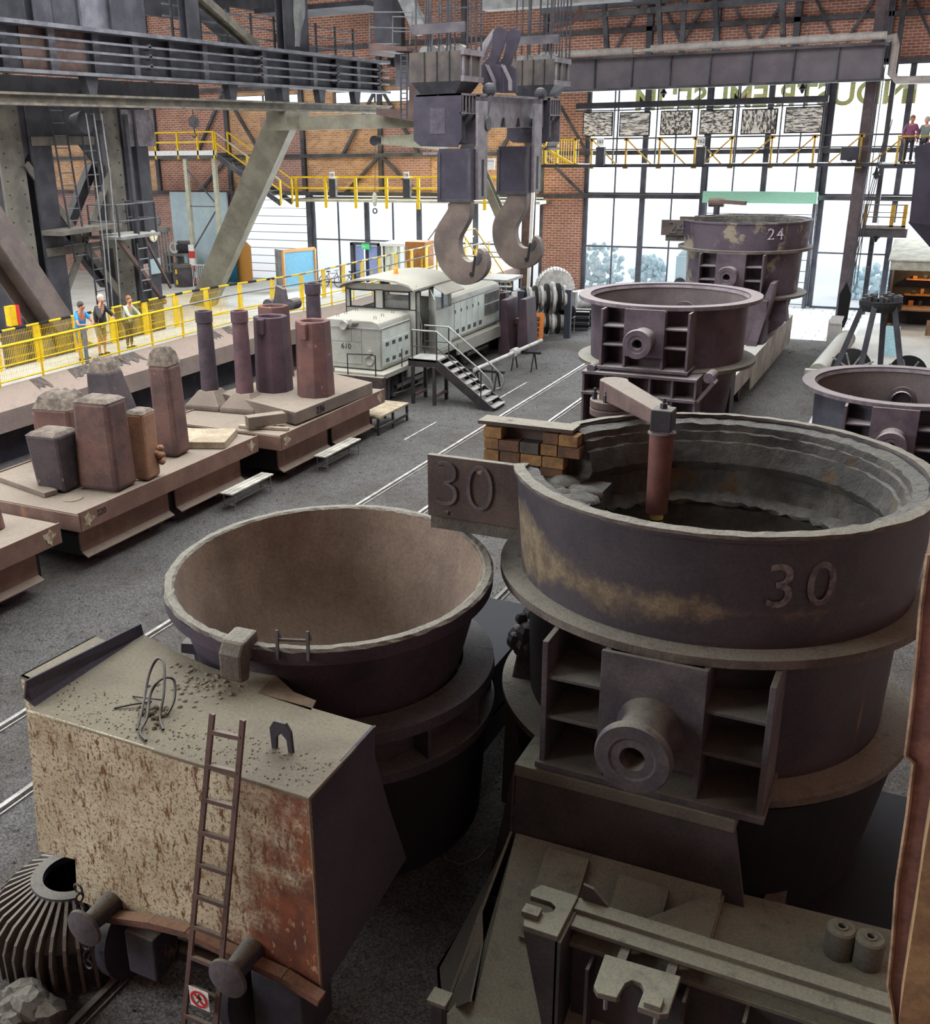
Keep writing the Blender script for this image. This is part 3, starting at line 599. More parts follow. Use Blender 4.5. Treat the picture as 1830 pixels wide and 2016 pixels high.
# the box
def mat_box():
    q = NT('cream_flaking_paint'); sp = q.n('ShaderNodeSeparateXYZ', i0=q.co)
    c = q.mix(q.ramp(q.noise(1.3, 5), .3, .7), srgb((206, 199, 174)), srgb((168, 158, 132)))
    c = q.mix(q.ramp(q.noise(30, 10, .8), .52, .57), c, srgb((92, 72, 54)))
    c = q.mix(q.ramp(q.noise(14, 9, .75, (1, 1, .35)), .54, .6), c, srgb((104, 74, 54)))
    c = q.mix(q.mth('MULTIPLY', q.ramp(q.noise(3, 8, .75), .5, .7), .6), c, srgb((128, 106, 80)))
    c = q.mix(q.ramp(q.noise(6, 3, .5, (2.2, 1, .5), 1.5), .7, .715), c, srgb((70, 52, 42)))
    # bare rust patch on the worn lower right corner of the sheet
    gx = q.n('ShaderNodeMapRange', i0=sp.outputs[0], i1=-.6, i2=1.6).outputs[0]; gz = q.n('ShaderNodeMapRange', i0=sp.outputs[2], i1=2.6, i2=.2).outputs[0]
    g = q.mth('ADD', q.mth('MULTIPLY', gx, .62), q.mth('MULTIPLY', gz, .28)); g = q.mth('ADD', g, q.mth('MULTIPLY', q.noise(2.2, 7, .75), .7))
    rust = q.mix(q.ramp(q.noise(4, 8, .7), .35, .65), srgb((132, 84, 62)), srgb((98, 66, 56)))
    rust = q.mix(q.ramp(q.noise(14, 6, .7, (1, 1, .4)), .6, .66), rust, srgb((176, 152, 120)))
    c = q.mix(q.ramp(g, .78, .98), c, rust)
    q.t.links.new(c, q.b.inputs['Base Color']); q.b.inputs['Roughness'].default_value = .7; q.b.inputs['Specular IOR Level'].default_value = .2
    q.bump(q.noise(12, 8, .7), .25, .01); return q.m
M_box = mat_box()
M_boxtop = steel('box_top_dust', (134, 126, 106), (116, 108, 92), .9, spot=(12, .64, (172, 164, 140)), bump=.5, grain=30, bd=.02)
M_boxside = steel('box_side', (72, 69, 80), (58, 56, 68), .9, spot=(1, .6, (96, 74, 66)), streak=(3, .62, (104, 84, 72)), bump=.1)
BX = thing('drive_box', 'big cream painted steel box with rust flecks at the front of the slag pot wagon', 'machine housing', (-5.6, 6, 0))
F = lambda x, y: Y(x, y, 5.9)
front = [F(*p) for p in ((52, 1400), (608, 1572), (632, 1958), (380, 1838), (300, 1808), (215, 1796), (152, 1772), (148, 1692), (76, 1676))]
b = MB(); b.prism(front, (0, .03, 0)); b.build('front_panel', M_box, BX)
R_ = lambda x, y: X(x, y, -4.0)
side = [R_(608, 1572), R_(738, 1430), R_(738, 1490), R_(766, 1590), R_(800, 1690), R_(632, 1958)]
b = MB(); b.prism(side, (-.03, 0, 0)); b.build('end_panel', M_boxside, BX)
T = lambda x, y, z=3.0: Z(x, y, z)
top = [T(*p) for p in ((52, 1400), (608, 1572), (738, 1430), (615, 1394), (507, 1364), (541, 1328), (502, 1311), (470, 1314), (440, 1322), (413, 1313), (350, 1285), (283, 1249))]
b = MB(); b.prism(top, (0, 0, -.03)); b.build('top_panel', M_boxtop, BX)
b = MB(); b.pipe([T(52, 1400), T(608, 1572), T(738, 1430)], .012, 6); b.pipe([F(608, 1572), F(632, 1958)], .01, 6); b.build('weld_edge', M_boxtop, BX)
b = MB(); p = [T(507, 1364), T(541, 1328), T(578, 1362), T(622, 1379), T(612, 1398)]; p[2].z -= 0; b.prism(p, (0, 0, -.02)); b.build('rear_bracket', steel('bracket_tan', (134, 114, 92), None, 3, bump=.2), BX)
# fin plate on the left edge
f0 = T(66, 1390); f1 = T(280, 1248)
b = MB(); b.prism([f0, f1, f1+Vector((-.02, 0, .12)), f0+Vector((-.06, 0, .26)), f0+Vector((-.06, -.05, .1))], (.02, 0, 0)); b.build('fin', M_boxside, BX)
g = [T(40, 1330, 3.1), T(68, 1342, 3.1), T(211, 1262, 3.1), T(186, 1252, 3.1)]
b = MB(); b.prism(g, (0, 0, -.03)); b.build('side_channel', M_boxtop, BX); b = MB(); b.prism([g[0], g[1], g[1]-Vector((0, 0, .36)), g[0]-Vector((0, 0, .4))], (0, .03, 0)); b.prism([g[0], g[3], g[3]-Vector((0, 0, .3)), g[0]-Vector((0, 0, .4))], (.02, 0, 0)); b.build('channel_face', M_box, BX)
b = MB(); b.box(-7.0, -4.1, 5.98, 6.5, 2.9, 2.96); b.box(-6.9, -4.15, 6.0, 7.0, .95, 1.05); b.prism([(-7.15, 5.95, 2.95), (-7.15, 7.5, 2.95), (-7.3, 7.6, 1.3), (-7.3, 5.95, 1.3)], (.03, 0, 0)); b.build('inner_frame', M_dark, BX)
lug = MB(); p = T(555, 1478); lug.prism([p+Vector(v) for v in ((-.11, 0, 0), (-.12, 0, .2), (-.07, 0, .28), (.05, 0, .28), (.1, 0, .2), (.11, 0, .0), (.06, 0, 0), (.05, 0, .12), (0, 0, .17), (-.05, 0, .12), (-.06, 0, 0))], (0, .035, 0)); lug.build('lifting_eye', M_dark, BX, bev=.005)
# dirt lumps on top
b = MB(); rr = random.Random(2)
for i in range(120):
    u, v = rr.gauss(0, 1), rr.gauss(0, 1); p = T(390+u*34+v*10, 1348+v*18+abs(u)*2); b.sph(p+Vector((0, 0, -.01)), rr.uniform(.012, .035), nu=6, nv=4)
for i in range(500):
    x = rr.uniform(110, 700); y = 1400+(x-110)*.31+rr.uniform(-70, 20); p = T(x, y)
    if p.x < -4.05 and p.y > 5.95 and p.y < 7.0: b.sph(p, rr.uniform(.004, .013), nu=5, nv=3)
tag(stuff(b.build('dirt_crumbs', M_boxtop)), 'crumbs of dirt lying on top of the cream box', 'dirt')
# tangle of old hose
hz = thing('hose_tangle', 'tangle of dark old cable and hose lying on the top of the cream box', 'hose', T(305, 1400))
b = MB(); p = lambda x, y, h: T(x, y)+Vector((0, 0, h))
b.cable([p(270, 1440, .02), p(285, 1400, .1), p(300, 1370, .25), p(318, 1362, .36), p(330, 1372, .34), p(326, 1400, .18), p(316, 1420, .05), p(322, 1440, .02)], .013)
b.cable([p(288, 1462, .02), p(276, 1445, .02), p(290, 1425, .06), p(300, 1395, .16), p(322, 1385, .26), p(346, 1378, .22), p(345, 1395, .1), p(330, 1410, .02)], .014)
b.pipe([p(225, 1396, .01), p(262, 1392, .03), p(300, 1390, .05)], .01); b.pipe([p(262, 1372, .01), p(290, 1385, .06), p(320, 1392, .08)], .01)
b.build('cable', M_dark, hz, smooth=60); rr = random.Random(3)
b = MB()
for i in range(22): b.sph(p(300+rr.gauss(0, 14), 1405+rr.gauss(0, 9), .01), rr.uniform(.015, .035), nu=6, nv=5)
stuff(b.build('crust', M_boxtop, hz))
# ladder with prohibition sign
ld = thing('ladder', 'narrow steel ladder leaning on the cream box', 'ladder', (-5.35, 5.5, 0))
la, lb = Y(418, 1405, 5.82), Y(478, 1417, 5.82); lc, le = Vector((-5.5, 5.42, .0)), Vector((-5.17, 5.42, .0))
lc = Y(362, 2016, 5.45); le = Y(424, 2030, 5.45); dl = (lc-la).normalized(); 
lc = la+(la-lc)*(-la.z/(la.z-lc.z)); le = lb+(lb-le)*(-lb.z/(lb.z-le.z))
for a_, c_ in ((la, lc), (lb, le)): b = MB(); b.bar(a_, c_, .045, .03, (0, 1, 0)); b.build('stile', M_brown, ld)
n = 11
for k in range(n):
    f = .045+k*.088; b = MB(); b.bar(la.lerp(lc, f), lb.lerp(le, f), .035, .04); b.build('rung', M_brown, ld)
c_ = Y(396, 1962, 5.45); sg = thing('warning_sign', 'square red and white no pedestrians sign on the ladder', 'sign', c_)
rx = Vector((1, 0, 0)); uz = Vector((0, 0, 1)); M_red = plain('sign_red', (200, 40, 44), .5); w = .105
b = MB(); b.prism([c_+Vector((-w, -.03, -w)), c_+Vector((w, -.03, -w)), c_+Vector((w, -.03, w)), c_+Vector((-w, -.03, w))], (0, .008, 0)); b.build('plate', M_white, sg)
b = MB(); b.lathe(c_+Vector((0, -.036, 0)), [(.07, 0), (.09, 0), (.09, .004), (.07, .004)], 40, M=Matrix.Rotation(PI/2, 3, 'X'), close=True); b.bar(c_+Vector((-.055, -.037, .055)), c_+Vector((.055, -.037, -.055)), .014, .004, (0, 1, 0)); b.build('prohibition_ring', M_red, sg)
b = MB(); q = c_+Vector((0, -.034, 0)); b.sph(q+Vector((0, 0, .045)), .011, .002, .011); b.prism([q+Vector(v) for v in ((-.014, 0, .03), (.014, 0, .03), (.012, 0, -.01), (-.012, 0, -.01))], (0, .002, 0))
for s0, e0 in (((0, -.01), (-.025, -.055)), ((0, -.01), (.025, -.05)), ((-.01, .025), (-.03, -.005)), ((.01, .025), (.03, 0))): b.bar(q+Vector((s0[0], 0, s0[1])), q+Vector((e0[0], 0, e0[1])), .009, .002, (0, 1, 0))
b.build('pedestrian_symbol', M_hole, sg)
# buffers, coupling and under-box gear
for k, (px, py, lab) in enumerate(((157, 1835, 'left'), (440, 1935, 'right'))):
    p = Y(px, py, 5.45); bf = MB(); MM = Matrix.Rotation(PI/2, 3, 'X')
    t = thing('buffer', 'round mushroom wagon buffer under the cream box, '+('beside the ribbed casting' if k == 0 else 'seen through the ladder'), 'buffer', (p.x, p.y, p.z-.25), 'wagon buffers')
    bf.lathe(p, [(0, .0), (.12, -.01), (.19, -.04), (.195, -.07), (.15, -.1), (.08, -.13)], 32, M=MM @ Matrix.Identity(3)); bf.build('buffer_head', M_frame, t, smooth=40)
    bf = MB(); bf.tube(p+Vector((0, .1, 0)), p+Vector((0, .5, 0)), .09, 20, .13); bf.build('buffer_shank', M_dark, t, smooth=40)
b = MB(); p = [Y(x, y, 5.8) for x, y in ((200, 1795), (300, 1808), (372, 1826), (440, 1860), (560, 1915), (632, 1960))]
for i in range(5): b.bar(p[i]-Vector((0, 0, .04)), p[i+1]-Vector((0, 0, .04)), .12, .07)
b.build('bottom_rail', steel('rail_rust', (120, 84, 70), (96, 72, 64), 3, dust=(150, 120, 96)), BX)
b = MB(); b.box(-6.1, -5.75, 5.75, 6.1, .45, .95); b.build('axle_box', M_dark, CAR, bev=.02); b = MB(); b.box(-4.75, -4.2, 5.9, 6.4, .2, .9); b.build('axle_box', M_dark, CAR, bev=.02)
b = MB(); b.tube((-6.3, 6.15, .5), (-4.6, 6.15, .5), .09, 14); 
for x in (-6.42, -4.95): b.tube((x-.06, 6.2, .5), (x+.06, 6.2, .5), .5, 28)
b.build('wheelset', M_dark, CAR, smooth=30)
b = MB(); q0 = Vector((-6.62, 5.75, 1.25))
for k in range(9):
    a_ = MB(); c_ = q0+Vector((.02*k, -.02*k, -.09*k)); m_ = Matrix.Rotation(PI/2*(k % 2), 3, 'Z')
    b.lathe(c_, [(.05, -.012), (.065, 0), (.05, .012), (.035, 0)], 12, close=True, M=m_ @ Matrix.Rotation(PI/2, 3, 'X'))
tag(b.build('chain', M_dark), 'short dark chain hanging behind the left buffer', 'chain')
# ribbed casting
rc = thing('ribbed_casting', 'round cast iron cover with radial ribs on the floor at the left bottom corner', 'casting', (-7.3, 6.3, 0))
b = MB(); b.lathe((-7.3, 6.3, 0), [(.3, .72), (.3, .8), (.42, .8), (.44, .7), (.72, .5), (.78, .42), (.8, 0)], 48); b.build('shell', M_dark, rc, smooth=30)
M_rib = steel('rib_dust', (96, 90, 84), (80, 74, 70), 4, dust=(128, 122, 112))
for k in range(40):
    a_ = 2*PI*k/40; d = Vector((math.cos(a_), math.sin(a_), 0)); s_2 = Vector((-d.y, d.x, 0)); o_ = Vector((-7.3, 6.3, 0))
    pr = [(.4, .7), (.4, .79), (.74, .62), (.84, .52), (.9, .38), (.9, 0), (.76, 0), (.72, .45)]
    b = MB(); b.prism([o_+d*r_+Vector((0, 0, z_))-s_2*.017 for r_, z_ in pr], s_2*.034); b.build('rib', M_rib, rc)
# rock, post and cable on the floor
def rock(name, c, r, seed, m, label, par=None, sq=.7):
    rr = random.Random(seed); b = MB(); n = 9
    for i in range(n): b.sph((c[0]+rr.uniform(-r, r)*.6, c[1]+rr.uniform(-r, r)*.6, c[2]+r*.3*rr.random()), r*rr.uniform(.4, .75), r*rr.uniform(.4, .75), r*sq*rr.uniform(.5, .9), 10, 7)
    o = b.build(name, m); d = o.modifiers.new('d', 'DISPLACE'); t = bpy.data.textures.new('cl', 'CLOUDS'); t.noise_scale = r*.35; d.texture = t; d.strength = r*.35; return tag(o, label, 'slag lump')
M_rock = steel('rock', (96, 94, 88), (66, 66, 66), 5, dust=(138, 134, 122), bump=1, grain=14, bd=.05)
rock('slag_lump', Z(30, 2000, .1)[:2]+(.05,) if 0 else (Z(40, 2005, .1).x, Z(40, 2005, .1).y, .08), .32, 5, M_rock, 'rough grey slag lump on the floor in the bottom left corner')
p = Z(862, 1965, .75); bt = thing('post_bracket', 'small dark post with a square cap at the bottom edge, left of the ladle stand', 'post', (p.x, p.y, 0))
b = MB(); b.box(p.x-.05, p.x+.05, p.y-.04, p.y+.08, 0, .72); b.build('post', M_std, bt); b = MB(); b.box(p.x-.08, p.x+.1, p.y-.07, p.y+.1, .72, .76); b.build('cap', M_dusty, bt)
b = MB(); b.pipe([Z(x, y, .02) for x, y in ((868, 1655), (876, 1690), (905, 1702), (940, 1690), (962, 1665))], .008, 6); tag(b.build('wire', M_grey), 'thin curved wire lying on the gravel between the wagon and the stand', 'wire')
# ============================================================ more ladles
mats2 = (M_pur, steel('frame_purple', (92, 80, 86), (72, 62, 70), 2, dust=(150, 142, 140)), steel('ladle_inside_dull', (98, 88, 86), (80, 72, 72), 1, bump=.2))
LM = ladle('casting_ladle', 'open ladle with broad rim standing on a ribbed stand behind the ladle marked 30', -6.09, 26.42, 4.2, 2.25, mats=mats2, lowz=.7)
M24 = steel('ladle_wall_24', (88, 78, 88), (66, 57, 68), .8, spot=(.9, .52, (138, 128, 112)), streak=(3, .62, (120, 112, 84)), bump=.1)
GAP = (PI-.42, PI+.40)
L24 = ladle('casting_ladle', 'tall ladle marked 24 standing before the window wall', -6.4, 38.6, 4.25, 2.26, upper=(5.15, 2.16, .2), mats=(M24, mats2[1], M_refr), lowz=1.3)
M_chalk24 = steel('white_chalk', (206, 200, 206), (120, 110, 120), 8)
GAP = None
b = MB(); b.box(-9.15, -8.0, 37.72, 37.8, 4.6, 5.12); sp = b.build('spout_plate', M_sp, L24)
text('24', 'raised_number', M_frame, (-8.6, 37.7, 4.86), (1, 0, 0), (0, 0, 1), .6, sp, .02)
b = MB(); b.box(-8.9, -8.0, 39.4, 39.48, 4.6, 5.12); b.build('spout_plate', M_sp, L24)
b = MB(); b.box(-9.0, -8.0, 37.8, 39.4, 4.4, 4.6); b.build('spout_floor', M_refr, L24)
for i in range(9): b = MB(); b.sph((-7.98, 37.68, 4.3+.1*i), .045, nu=6, nv=4); b.build('rivet', M_hole, L24)
arc_text('24', L24, -6.4, 38.6, 2.17, .62, 4.78, .52, M_chalk24)
b = MB(); b.frus((-5.0, 37.5), .9, .6, .5, .4, 1.9, 2.6, off=(.1, 0)); b.build('tipping_hook', mats2[1], L24)
a24 = thing('swing_arm', 'small swing arm with a bent end above the ladle marked 24', 'swing arm', (-8.0, 41.4, 0))
b = MB(); b.tube((-8.0, 41.4, 0), (-8.0, 41.4, 5.5), .12, 12); b.build('post', M_dark, a24); b = MB(); b.tube((-8.3, 41.4, 5.5), (-7.75, 41.4, 5.5), .16, 12); b.bar((-8.1, 41.4, 5.55), (-6.9, 41.1, 5.5), .16, .14); b.build('arm_beam', M_brown, a24)
LR = ladle('casting_ladle', 'open ladle with broad rim at the right edge, in front of the three legged stand', -.5, 26.3, 2.4, 2.2, mats=(steel('ladle_bluegrey', (84, 84, 94), (62, 62, 72), 1, dust=(140, 140, 140)), mats2[1], mats2[2]), lowz=.0)
for L_, cx, cy, zf, kk in ((LM, -6.09, 26.42, 4.2, 1), (LR, -.5, 26.3, 2.4, 1)):
    b = MB(); b.lathe((cx, cy+1.78, zf-.78), [(0, 0), (.22, 0), (.24, .05), (.24, .2)], 20, M=Matrix.Rotation(PI/2, 3, 'X')); b.build('trunnion_cap', M_grey, L_)
# ribbed stand under the middle ladle
S2 = thing('ladle_stand', 'ribbed steel cell stand under the ladle in the middle of the hall', 'ladle stand', (-6.0, 24.6, 0))
b = MB(); x0, x1, yy = -7.5, -4.75, 23.95
for z in (2.62, 2.12): b.box(x0, x1, yy-.05, yy+1.1, z-.06, z)
b.box(x0, x1, yy+.5, yy+.6, 0, 2.56)
for k in range(6):
    x = x0+.03+(x1-x0-.06)*k/5; b.box(x-.025, x+.025, yy, yy+.5, 0, 2.56)
b.box(x0, x1, yy, yy+.3, 0, .06); b.build('cell_frame', mats2[1], S2)
b = MB(); b.prism([(-4.75, yy, 2.12), (-4.4, yy, 2.62), (-4.34, yy, 2.56), (-4.7, yy, 2.06)], (0, .4, 0)); b.tube((-4.5, yy, 2.68), (-4.5, yy+.5, 2.68), .12, 12); b.build('saddle_bracket', mats2[1], S2); b = MB(); b.tube((-7.3, yy, 2.68), (-7.3, yy+.4, 2.68), .1, 10); b.build('saddle_bracket', mats2[1], S2)
b = MB(); b.box(x0, x1, 28.6, 29.2, 0, 2.6); b.build('rear_support', M_dark, S2)
# ladle transfer car
M_car = steel('car_paint_worn', (176, 174, 162), (140, 136, 126), 1.5, spot=(2.5, .62, (110, 92, 78)), dust=(190, 188, 180), bump=.1)
TC = thing('transfer_car', 'long low ladle car with worn white side plates under the ladle marked 24', 'rail car', (-6.2, 36, 0))
b = MB(); b.box(-5.25, -5.05, 30.3, 43, .65, 1.25); b.box(-7.6, -7.4, 30.3, 43, .65, 1.25); b.box(-7.4, -5.25, 30.5, 43, .8, 1.2); b.box(-5.05, -5.0, 33.8, 42.5, .25, 1.3); b.build('car_frame', M_car, TC)
b = MB(); b.prism([(-5.75, 29.9, 1.3), (-5.15, 29.9, 1.3), (-5.2, 29.9, .6), (-5.45, 29.9, .15)], (0, .35, 0)); b.build('end_bracket', M_brown, TC)
b = MB(); b.prism([(-5.6, 29.88, 1.15), (-5.25, 29.88, 1.15), (-5.3, 29.88, .7), (-5.42, 29.88, .55)], (0, .015, 0)); b.build('warning_patch', M_yel, TC)
b = MB(); b.box(-5.75, -5.45, 30.2, 30.9, 1.25, 1.75); b.build('block', M_brown, TC, bev=.03)
for y in (31.2, 33.2, 40.5, 42.3): 
    for x in (-5.3, -7.3): b = MB(); b.tube((x-.08, y, .42), (x+.08, y, .42), .42, 18); b.build('wheel', M_dark, TC, smooth=30)
b = MB(); b.prism([(-5.35, 36.0, .9), (-5.0, 36.0, 2.6), (-4.95, 36.4, 3.25), (-5.1, 36.4, 3.25), (-5.7, 36.0, .9)], (0, 5, 0)); b.box(-8, -5.1, 36.2, 37.0, 1.2, 2.7); b.box(-8, -5.1, 40.2, 41, 1.2, 2.7); b.build('cradle', mats2[1], TC)
# ============================================================ walkway
def xf(y):
    t = min(1, max(0, (y-29)/7)); t = t*t*(3-2*t); return -22.1+1.15*t
ys = list(np.linspace(8, 53, 46))
def sweep(prof, ys, close=True):  # prof: list of (dx, z)
    b = MB(); n = len(prof); v = [(xf(y)+dx, y, z) for y in ys for dx, z in prof]; f = []
    for i in range(len(ys)-1):
        for k in range(n if close else n-1): f.append((i*n+k, i*n+(k+1) % n, (i+1)*n+(k+1) % n, (i+1)*n+k))
    if close: f += [tuple(range(n-1, -1, -1)), tuple((len(ys)-1)*n+k for k in range(n))]
    return b.add(v, f)
o = sweep([(-1.75, 1.6), (0.0, 1.6), (0.0, 1.9), (-1.75, 1.9)], ys).build('walkway_deck', M_deck); tag(o, 'raised pale concrete walkway behind the coping wall on the left', 'walkway')
o = struct(sweep([(-1.6, 0), (0.3, 0), (0.3, 1.6), (-1.6, 1.6)], ys).build('wall_walkway_base', M_dark))
o = sweep([(0.0, 1.92), (.68, 1.56), (.82, 1.5), (.92, .98), (.5, .9), (.0, 1.5)], ys).build('coping', M_cope); tag(o, 'long brown sloped concrete coping along the walkway edge', 'coping')
M_patch = steel('patch_dark', (104, 94, 88), (74, 66, 62), 9, bump=1, grain=20)
co_ = o; rr = random.Random(12)
for y0, w in ((21.6, .9), (22.6, 1.2), (23.6, 1.0), (28, .6), (20.2, .5), (29.0, .5)):
    pts = [(xf(y0)+.34+.05*math.sin(k*1.7+y0)+.12*rr.random(), y0+w*k/9, 0) for k in range(10)]+[(xf(y0)+.03, y0+w*.9, 0), (xf(y0)+.03, y0+.1*w, 0)]
    b = MB(); b.prism([(p[0], p[1], 1.925-.53*(p[0]-xf(y0))) for p in pts], (0, 0, .012)); b.build('broken_patch', M_patch, co_)
def railing(name, label, dx, y0, y1, step, wide, mesh_to, m=M_yel, z0=1.9, h=1.05, stripes=False, greytop=None):
    t = thing(name, label, 'railing', (xf(y0)+dx, y0, z0))
    y = y0; pos = []
    while y <= y1+.01: pos.append(y); y += step
    for y in pos:
        b = MB(); x = xf(y)+dx
        if wide: b.box(x-.02, x+.02, y-.13, y+.13, z0-.1, z0+h)
        else: b.tube((x, y, z0-.1), (x, y, z0+h), .033, 8)
        b.build('post', m, t)
    for zz, nm, r in ((h, 'top_rail', .036), (h*.5, 'middle_rail', .024), (.12, 'kick_rail', .024)):
        if wide and nm == 'middle_rail': continue
        b = MB(); 
        if greytop and nm == 'top_rail':
            b.pipe([(xf(v)+dx, v, z0+zz) for v in np.linspace(y0, greytop, 30)], r, 6); b.build(nm, m, t)
            b = MB(); b.pipe([(xf(v)+dx, v, z0+zz) for v in np.linspace(greytop, y1, 30)], r*.8, 6); b.build(nm, M_grey, t)
        else: b.pipe([(xf(v)+dx, v, z0+zz) for v in np.linspace(y0, y1, 50)], r, 6); b.build(nm, m, t)
    b = MB()
    for v in np.arange(y0, mesh_to, .062): x = xf(v)+dx; b.box(x-.003, x+.003, v-.004, v+.004, z0+.1, z0+h-.03)
    for z in (.3, .72, .95): b.pipe([(xf(v)+dx, v, z0+z) for v in np.linspace(y0, mesh_to, 12)], .005, 4)
    o = stuff(b.build('wire_mesh', M_yel, t))
    if stripes:
        for k in range(int((y1-y0)/.9)):
            ya = y0+k*.9; b = MB(); b.pipe([(xf(v)+dx, v, z0+h) for v in (ya, ya+.4)], .042, 8); b.build('black_band', M_hole if ya < 34 else M_grey, t)
    return t
RF = railing('railing', 'front yellow tube railing with wire mesh where the visitors lean', 0, 14.6, 51.8, 1.55, False, 29.5, greytop=27)
RB = railing('railing', 'rear yellow railing with wide plate posts and black banded top rail', -1.62, 14.3, 52, 1.6, True, 31, h=1.12, stripes=True)
for k, y in enumerate((22.4,)):
    b = MB(); b.box(xf(y), xf(y)+.02, y+.05, y+.2, 1.9, 2.9); b.build('plate_panel', M_grey, RF)
# far end of the walkway: raised yellow stairs and landing
ST = thing('stair', 'steep yellow stair at the far end of the walkway beside the brick pier', 'stair', (-19.6, 47, 0))
for x in (-19.9, -19.1):
    b = MB(); b.bar((x, 48.6, 0), (x, 44.2, 3.1), .06, .28, (0, 0, 1)); b.build('stringer', M_yel, ST)
    b = MB(); b.pipe([(x, 48.8, 1.0), (x, 44.2, 4.1), (x, 43.0, 4.1)], .03, 6); b.build('handrail', M_yel, ST)
for k in range(12): f = k/12; b = MB(); b.box(-19.9, -19.1, 48.5-4.3*f-.15, 48.5-4.3*f+.15, .1+3.0*f, .14+3.0*f); b.build('tread', M_yel, ST)
# ============================================================ ingot wagons
M_wag = steel('wagon_rust', (132, 104, 92), (110, 84, 74), 1, streak=(2.5, .6, (156, 118, 90)), dust=(140, 128, 114), bump=.2)
M_wtop = steel('wagon_deck', (128, 114, 102), (106, 94, 86), 1, bump=.4, dust=(138, 126, 112))
def wagon(label, x1, y0, y1, num=None, w=3.6):
    t = thing('ingot_wagon', label, 'wagon', (x1-w/2, (y0+y1)/2, 0), 'flat ingot wagons')
    b = MB(); b.box(x1-w, x1-.02, y0, y1, 1.12, 1.3); b.build('deck', M_wtop, t)
    b = MB(); b.box(x1-.04, x1, y0, y1, .93, 1.33); b.box(x1-w, x1-w+.05, y0, y1, .93, 1.33); b.box(x1-w, x1, y0-.02, y0+.03, .93, 1.28); b.build('side_beam', M_wag, t, bev=.008)
    ym = (y0+y1)/2
    for a_, c_ in ((y0+.2, ym-.12), (ym+.12, y1-.45)):
        b = MB(); b.box(x1-.3, x1-.26, a_, c_, .36, 1.0); b.prism([(x1-.3, a_, .42), (x1-.12, a_, .32), (x1-.12, a_, .3), (x1-.3, a_, .38)], (0, c_-a_, 0)); b.build('skirt', M_wag, t)
    b = MB(); b.box(x1-w+.4, x1-.35, y0+.25, y1-.3, .3, 1.1); b.build('underframe', M_hole, t)
    for y in (y0+1, y0+2.6, y1-2.6, y1-1):
        b = MB(); b.tube((x1-.7, y, .4), (x1-.45, y, .4), .4, 18); b.build('wheel', M_dark, t, smooth=30)
    if num: text(num, 'painted_number', M_hole, (x1+.003, y0+.6, 1.17), (0, 1, 0), (0, 0, 1), .17, t, .004)
    for yb in (y0+.22, y1-.3):
        b = MB(); b.prism([(x1, yb+.13*math.cos(a_)*(1+.5*math.sin(3*a_+yb)), 1.13+.13*math.sin(a_)*(1+.4*math.cos(5*a_))) for a_ in [k*.42 for k in range(15)]], (.004, 0, 0)); b.build('paint_patch', steel('patch_pale', (196, 190, 160), (140, 116, 98), 9) if 'patch_pale' not in bpy.data.materials else bpy.data.materials['patch_pale'], t)
    b = MB(); b.lathe((x1-.8, y0+.65, 1.3), [(0, .02), (.2, .02), (.21, 0)], 24); b.build('cover_disc', M_wtop, t)
    return t
w2 = wagon('rusty flat wagon carrying the five rough ingots', -14.2, 13.75, 19.75, '220')
w1 = wagon('rusty flat wagon cut by the left frame edge', -14.15, 7.0, 13.2)
w3 = wagon('rusty flat wagon with the round funnels and the ingot moulds, in front of the locomotive', -13.7, 20.0, 25.3)
b = MB(); b.tube((-15.15, 12.5, 1.3), (-15.25, 12.5, 2.4), .23, 24, .2); tag(b.build('ingot', M_rust, smooth=40), 'round tan ingot cut by the left frame edge', 'ingot')
def ingot(label, cx, cy, a0, b0, a1, b1, h, m, rot=0, off=(0, 0), crust=.1, seed=1, bev=.07, capm=None):
    t = thing('ingot', label, 'ingot', (cx, cy, 1.32), 'rough ingots standing on the wagon')
    b = MB(); b.frus((cx, cy), a0, b0, a1, b1, 1.32, 1.32+h-crust, rot, off); b.build('block', m, t, bev=bev)
    rr = random.Random(seed); b = MB(); R = Matrix.Rotation(rot, 3, 'Z'); n = 9; V_ = []
    for j in range(n):
        for i in range(n):
            u, v = i/(n-1)-.5, j/(n-1)-.5; e = max(abs(u), abs(v))*2; k_ = 1-.12*(e > .9)*0
            zz = 1.32+h-crust+crust*(1-max(0, e-.62)*2.4)*(.88+.24*rr.random())
            if e > .99: zz = 1.32+h-crust-.03
            p = R @ Vector((u*a1*.97+off[0], v*b1*.97+off[1], 0)); V_.append((cx+p.x, cy+p.y, zz))
    F_ = [(j*n+i, j*n+i+1, (j+1)*n+i+1, (j+1)*n+i) for j in range(n-1) for i in range(n-1)]
    b.add(V_, F_); b.build('crust', capm or M_ing_top, t, smooth=20); return t
M_ing_top = steel('ingot_crust', (138, 126, 112), (96, 86, 78), 5, bump=1, grain=14, bd=.04)
M_ing = steel('ingot_brown', (112, 84, 76), (80, 62, 60), 1.5, spot=(5, .64, (160, 138, 120)), bump=.5)
M_ing2 = steel('ingot_dark', (78, 68, 70), (56, 50, 54), 1.5, spot=(5, .62, (130, 110, 98)), bump=.6)
M_ing3 = steel('ingot_orange', (158, 120, 94), (136, 102, 82), 2, spot=(4, .66, (110, 80, 64)), bump=.6)
ingot('shortest dark ingot at the front left of the wagon', -15.72, 14.85, .72, .62, .82, .72, 1.25, M_ing2, .1, (-.05, 0), .06, 1)
ingot('big smooth brown ingot in the middle of the wagon', -14.87, 15.32, .98, .74, .86, .66, 1.9, M_ing, .1, (-.0, .02), .05, 2, .1)
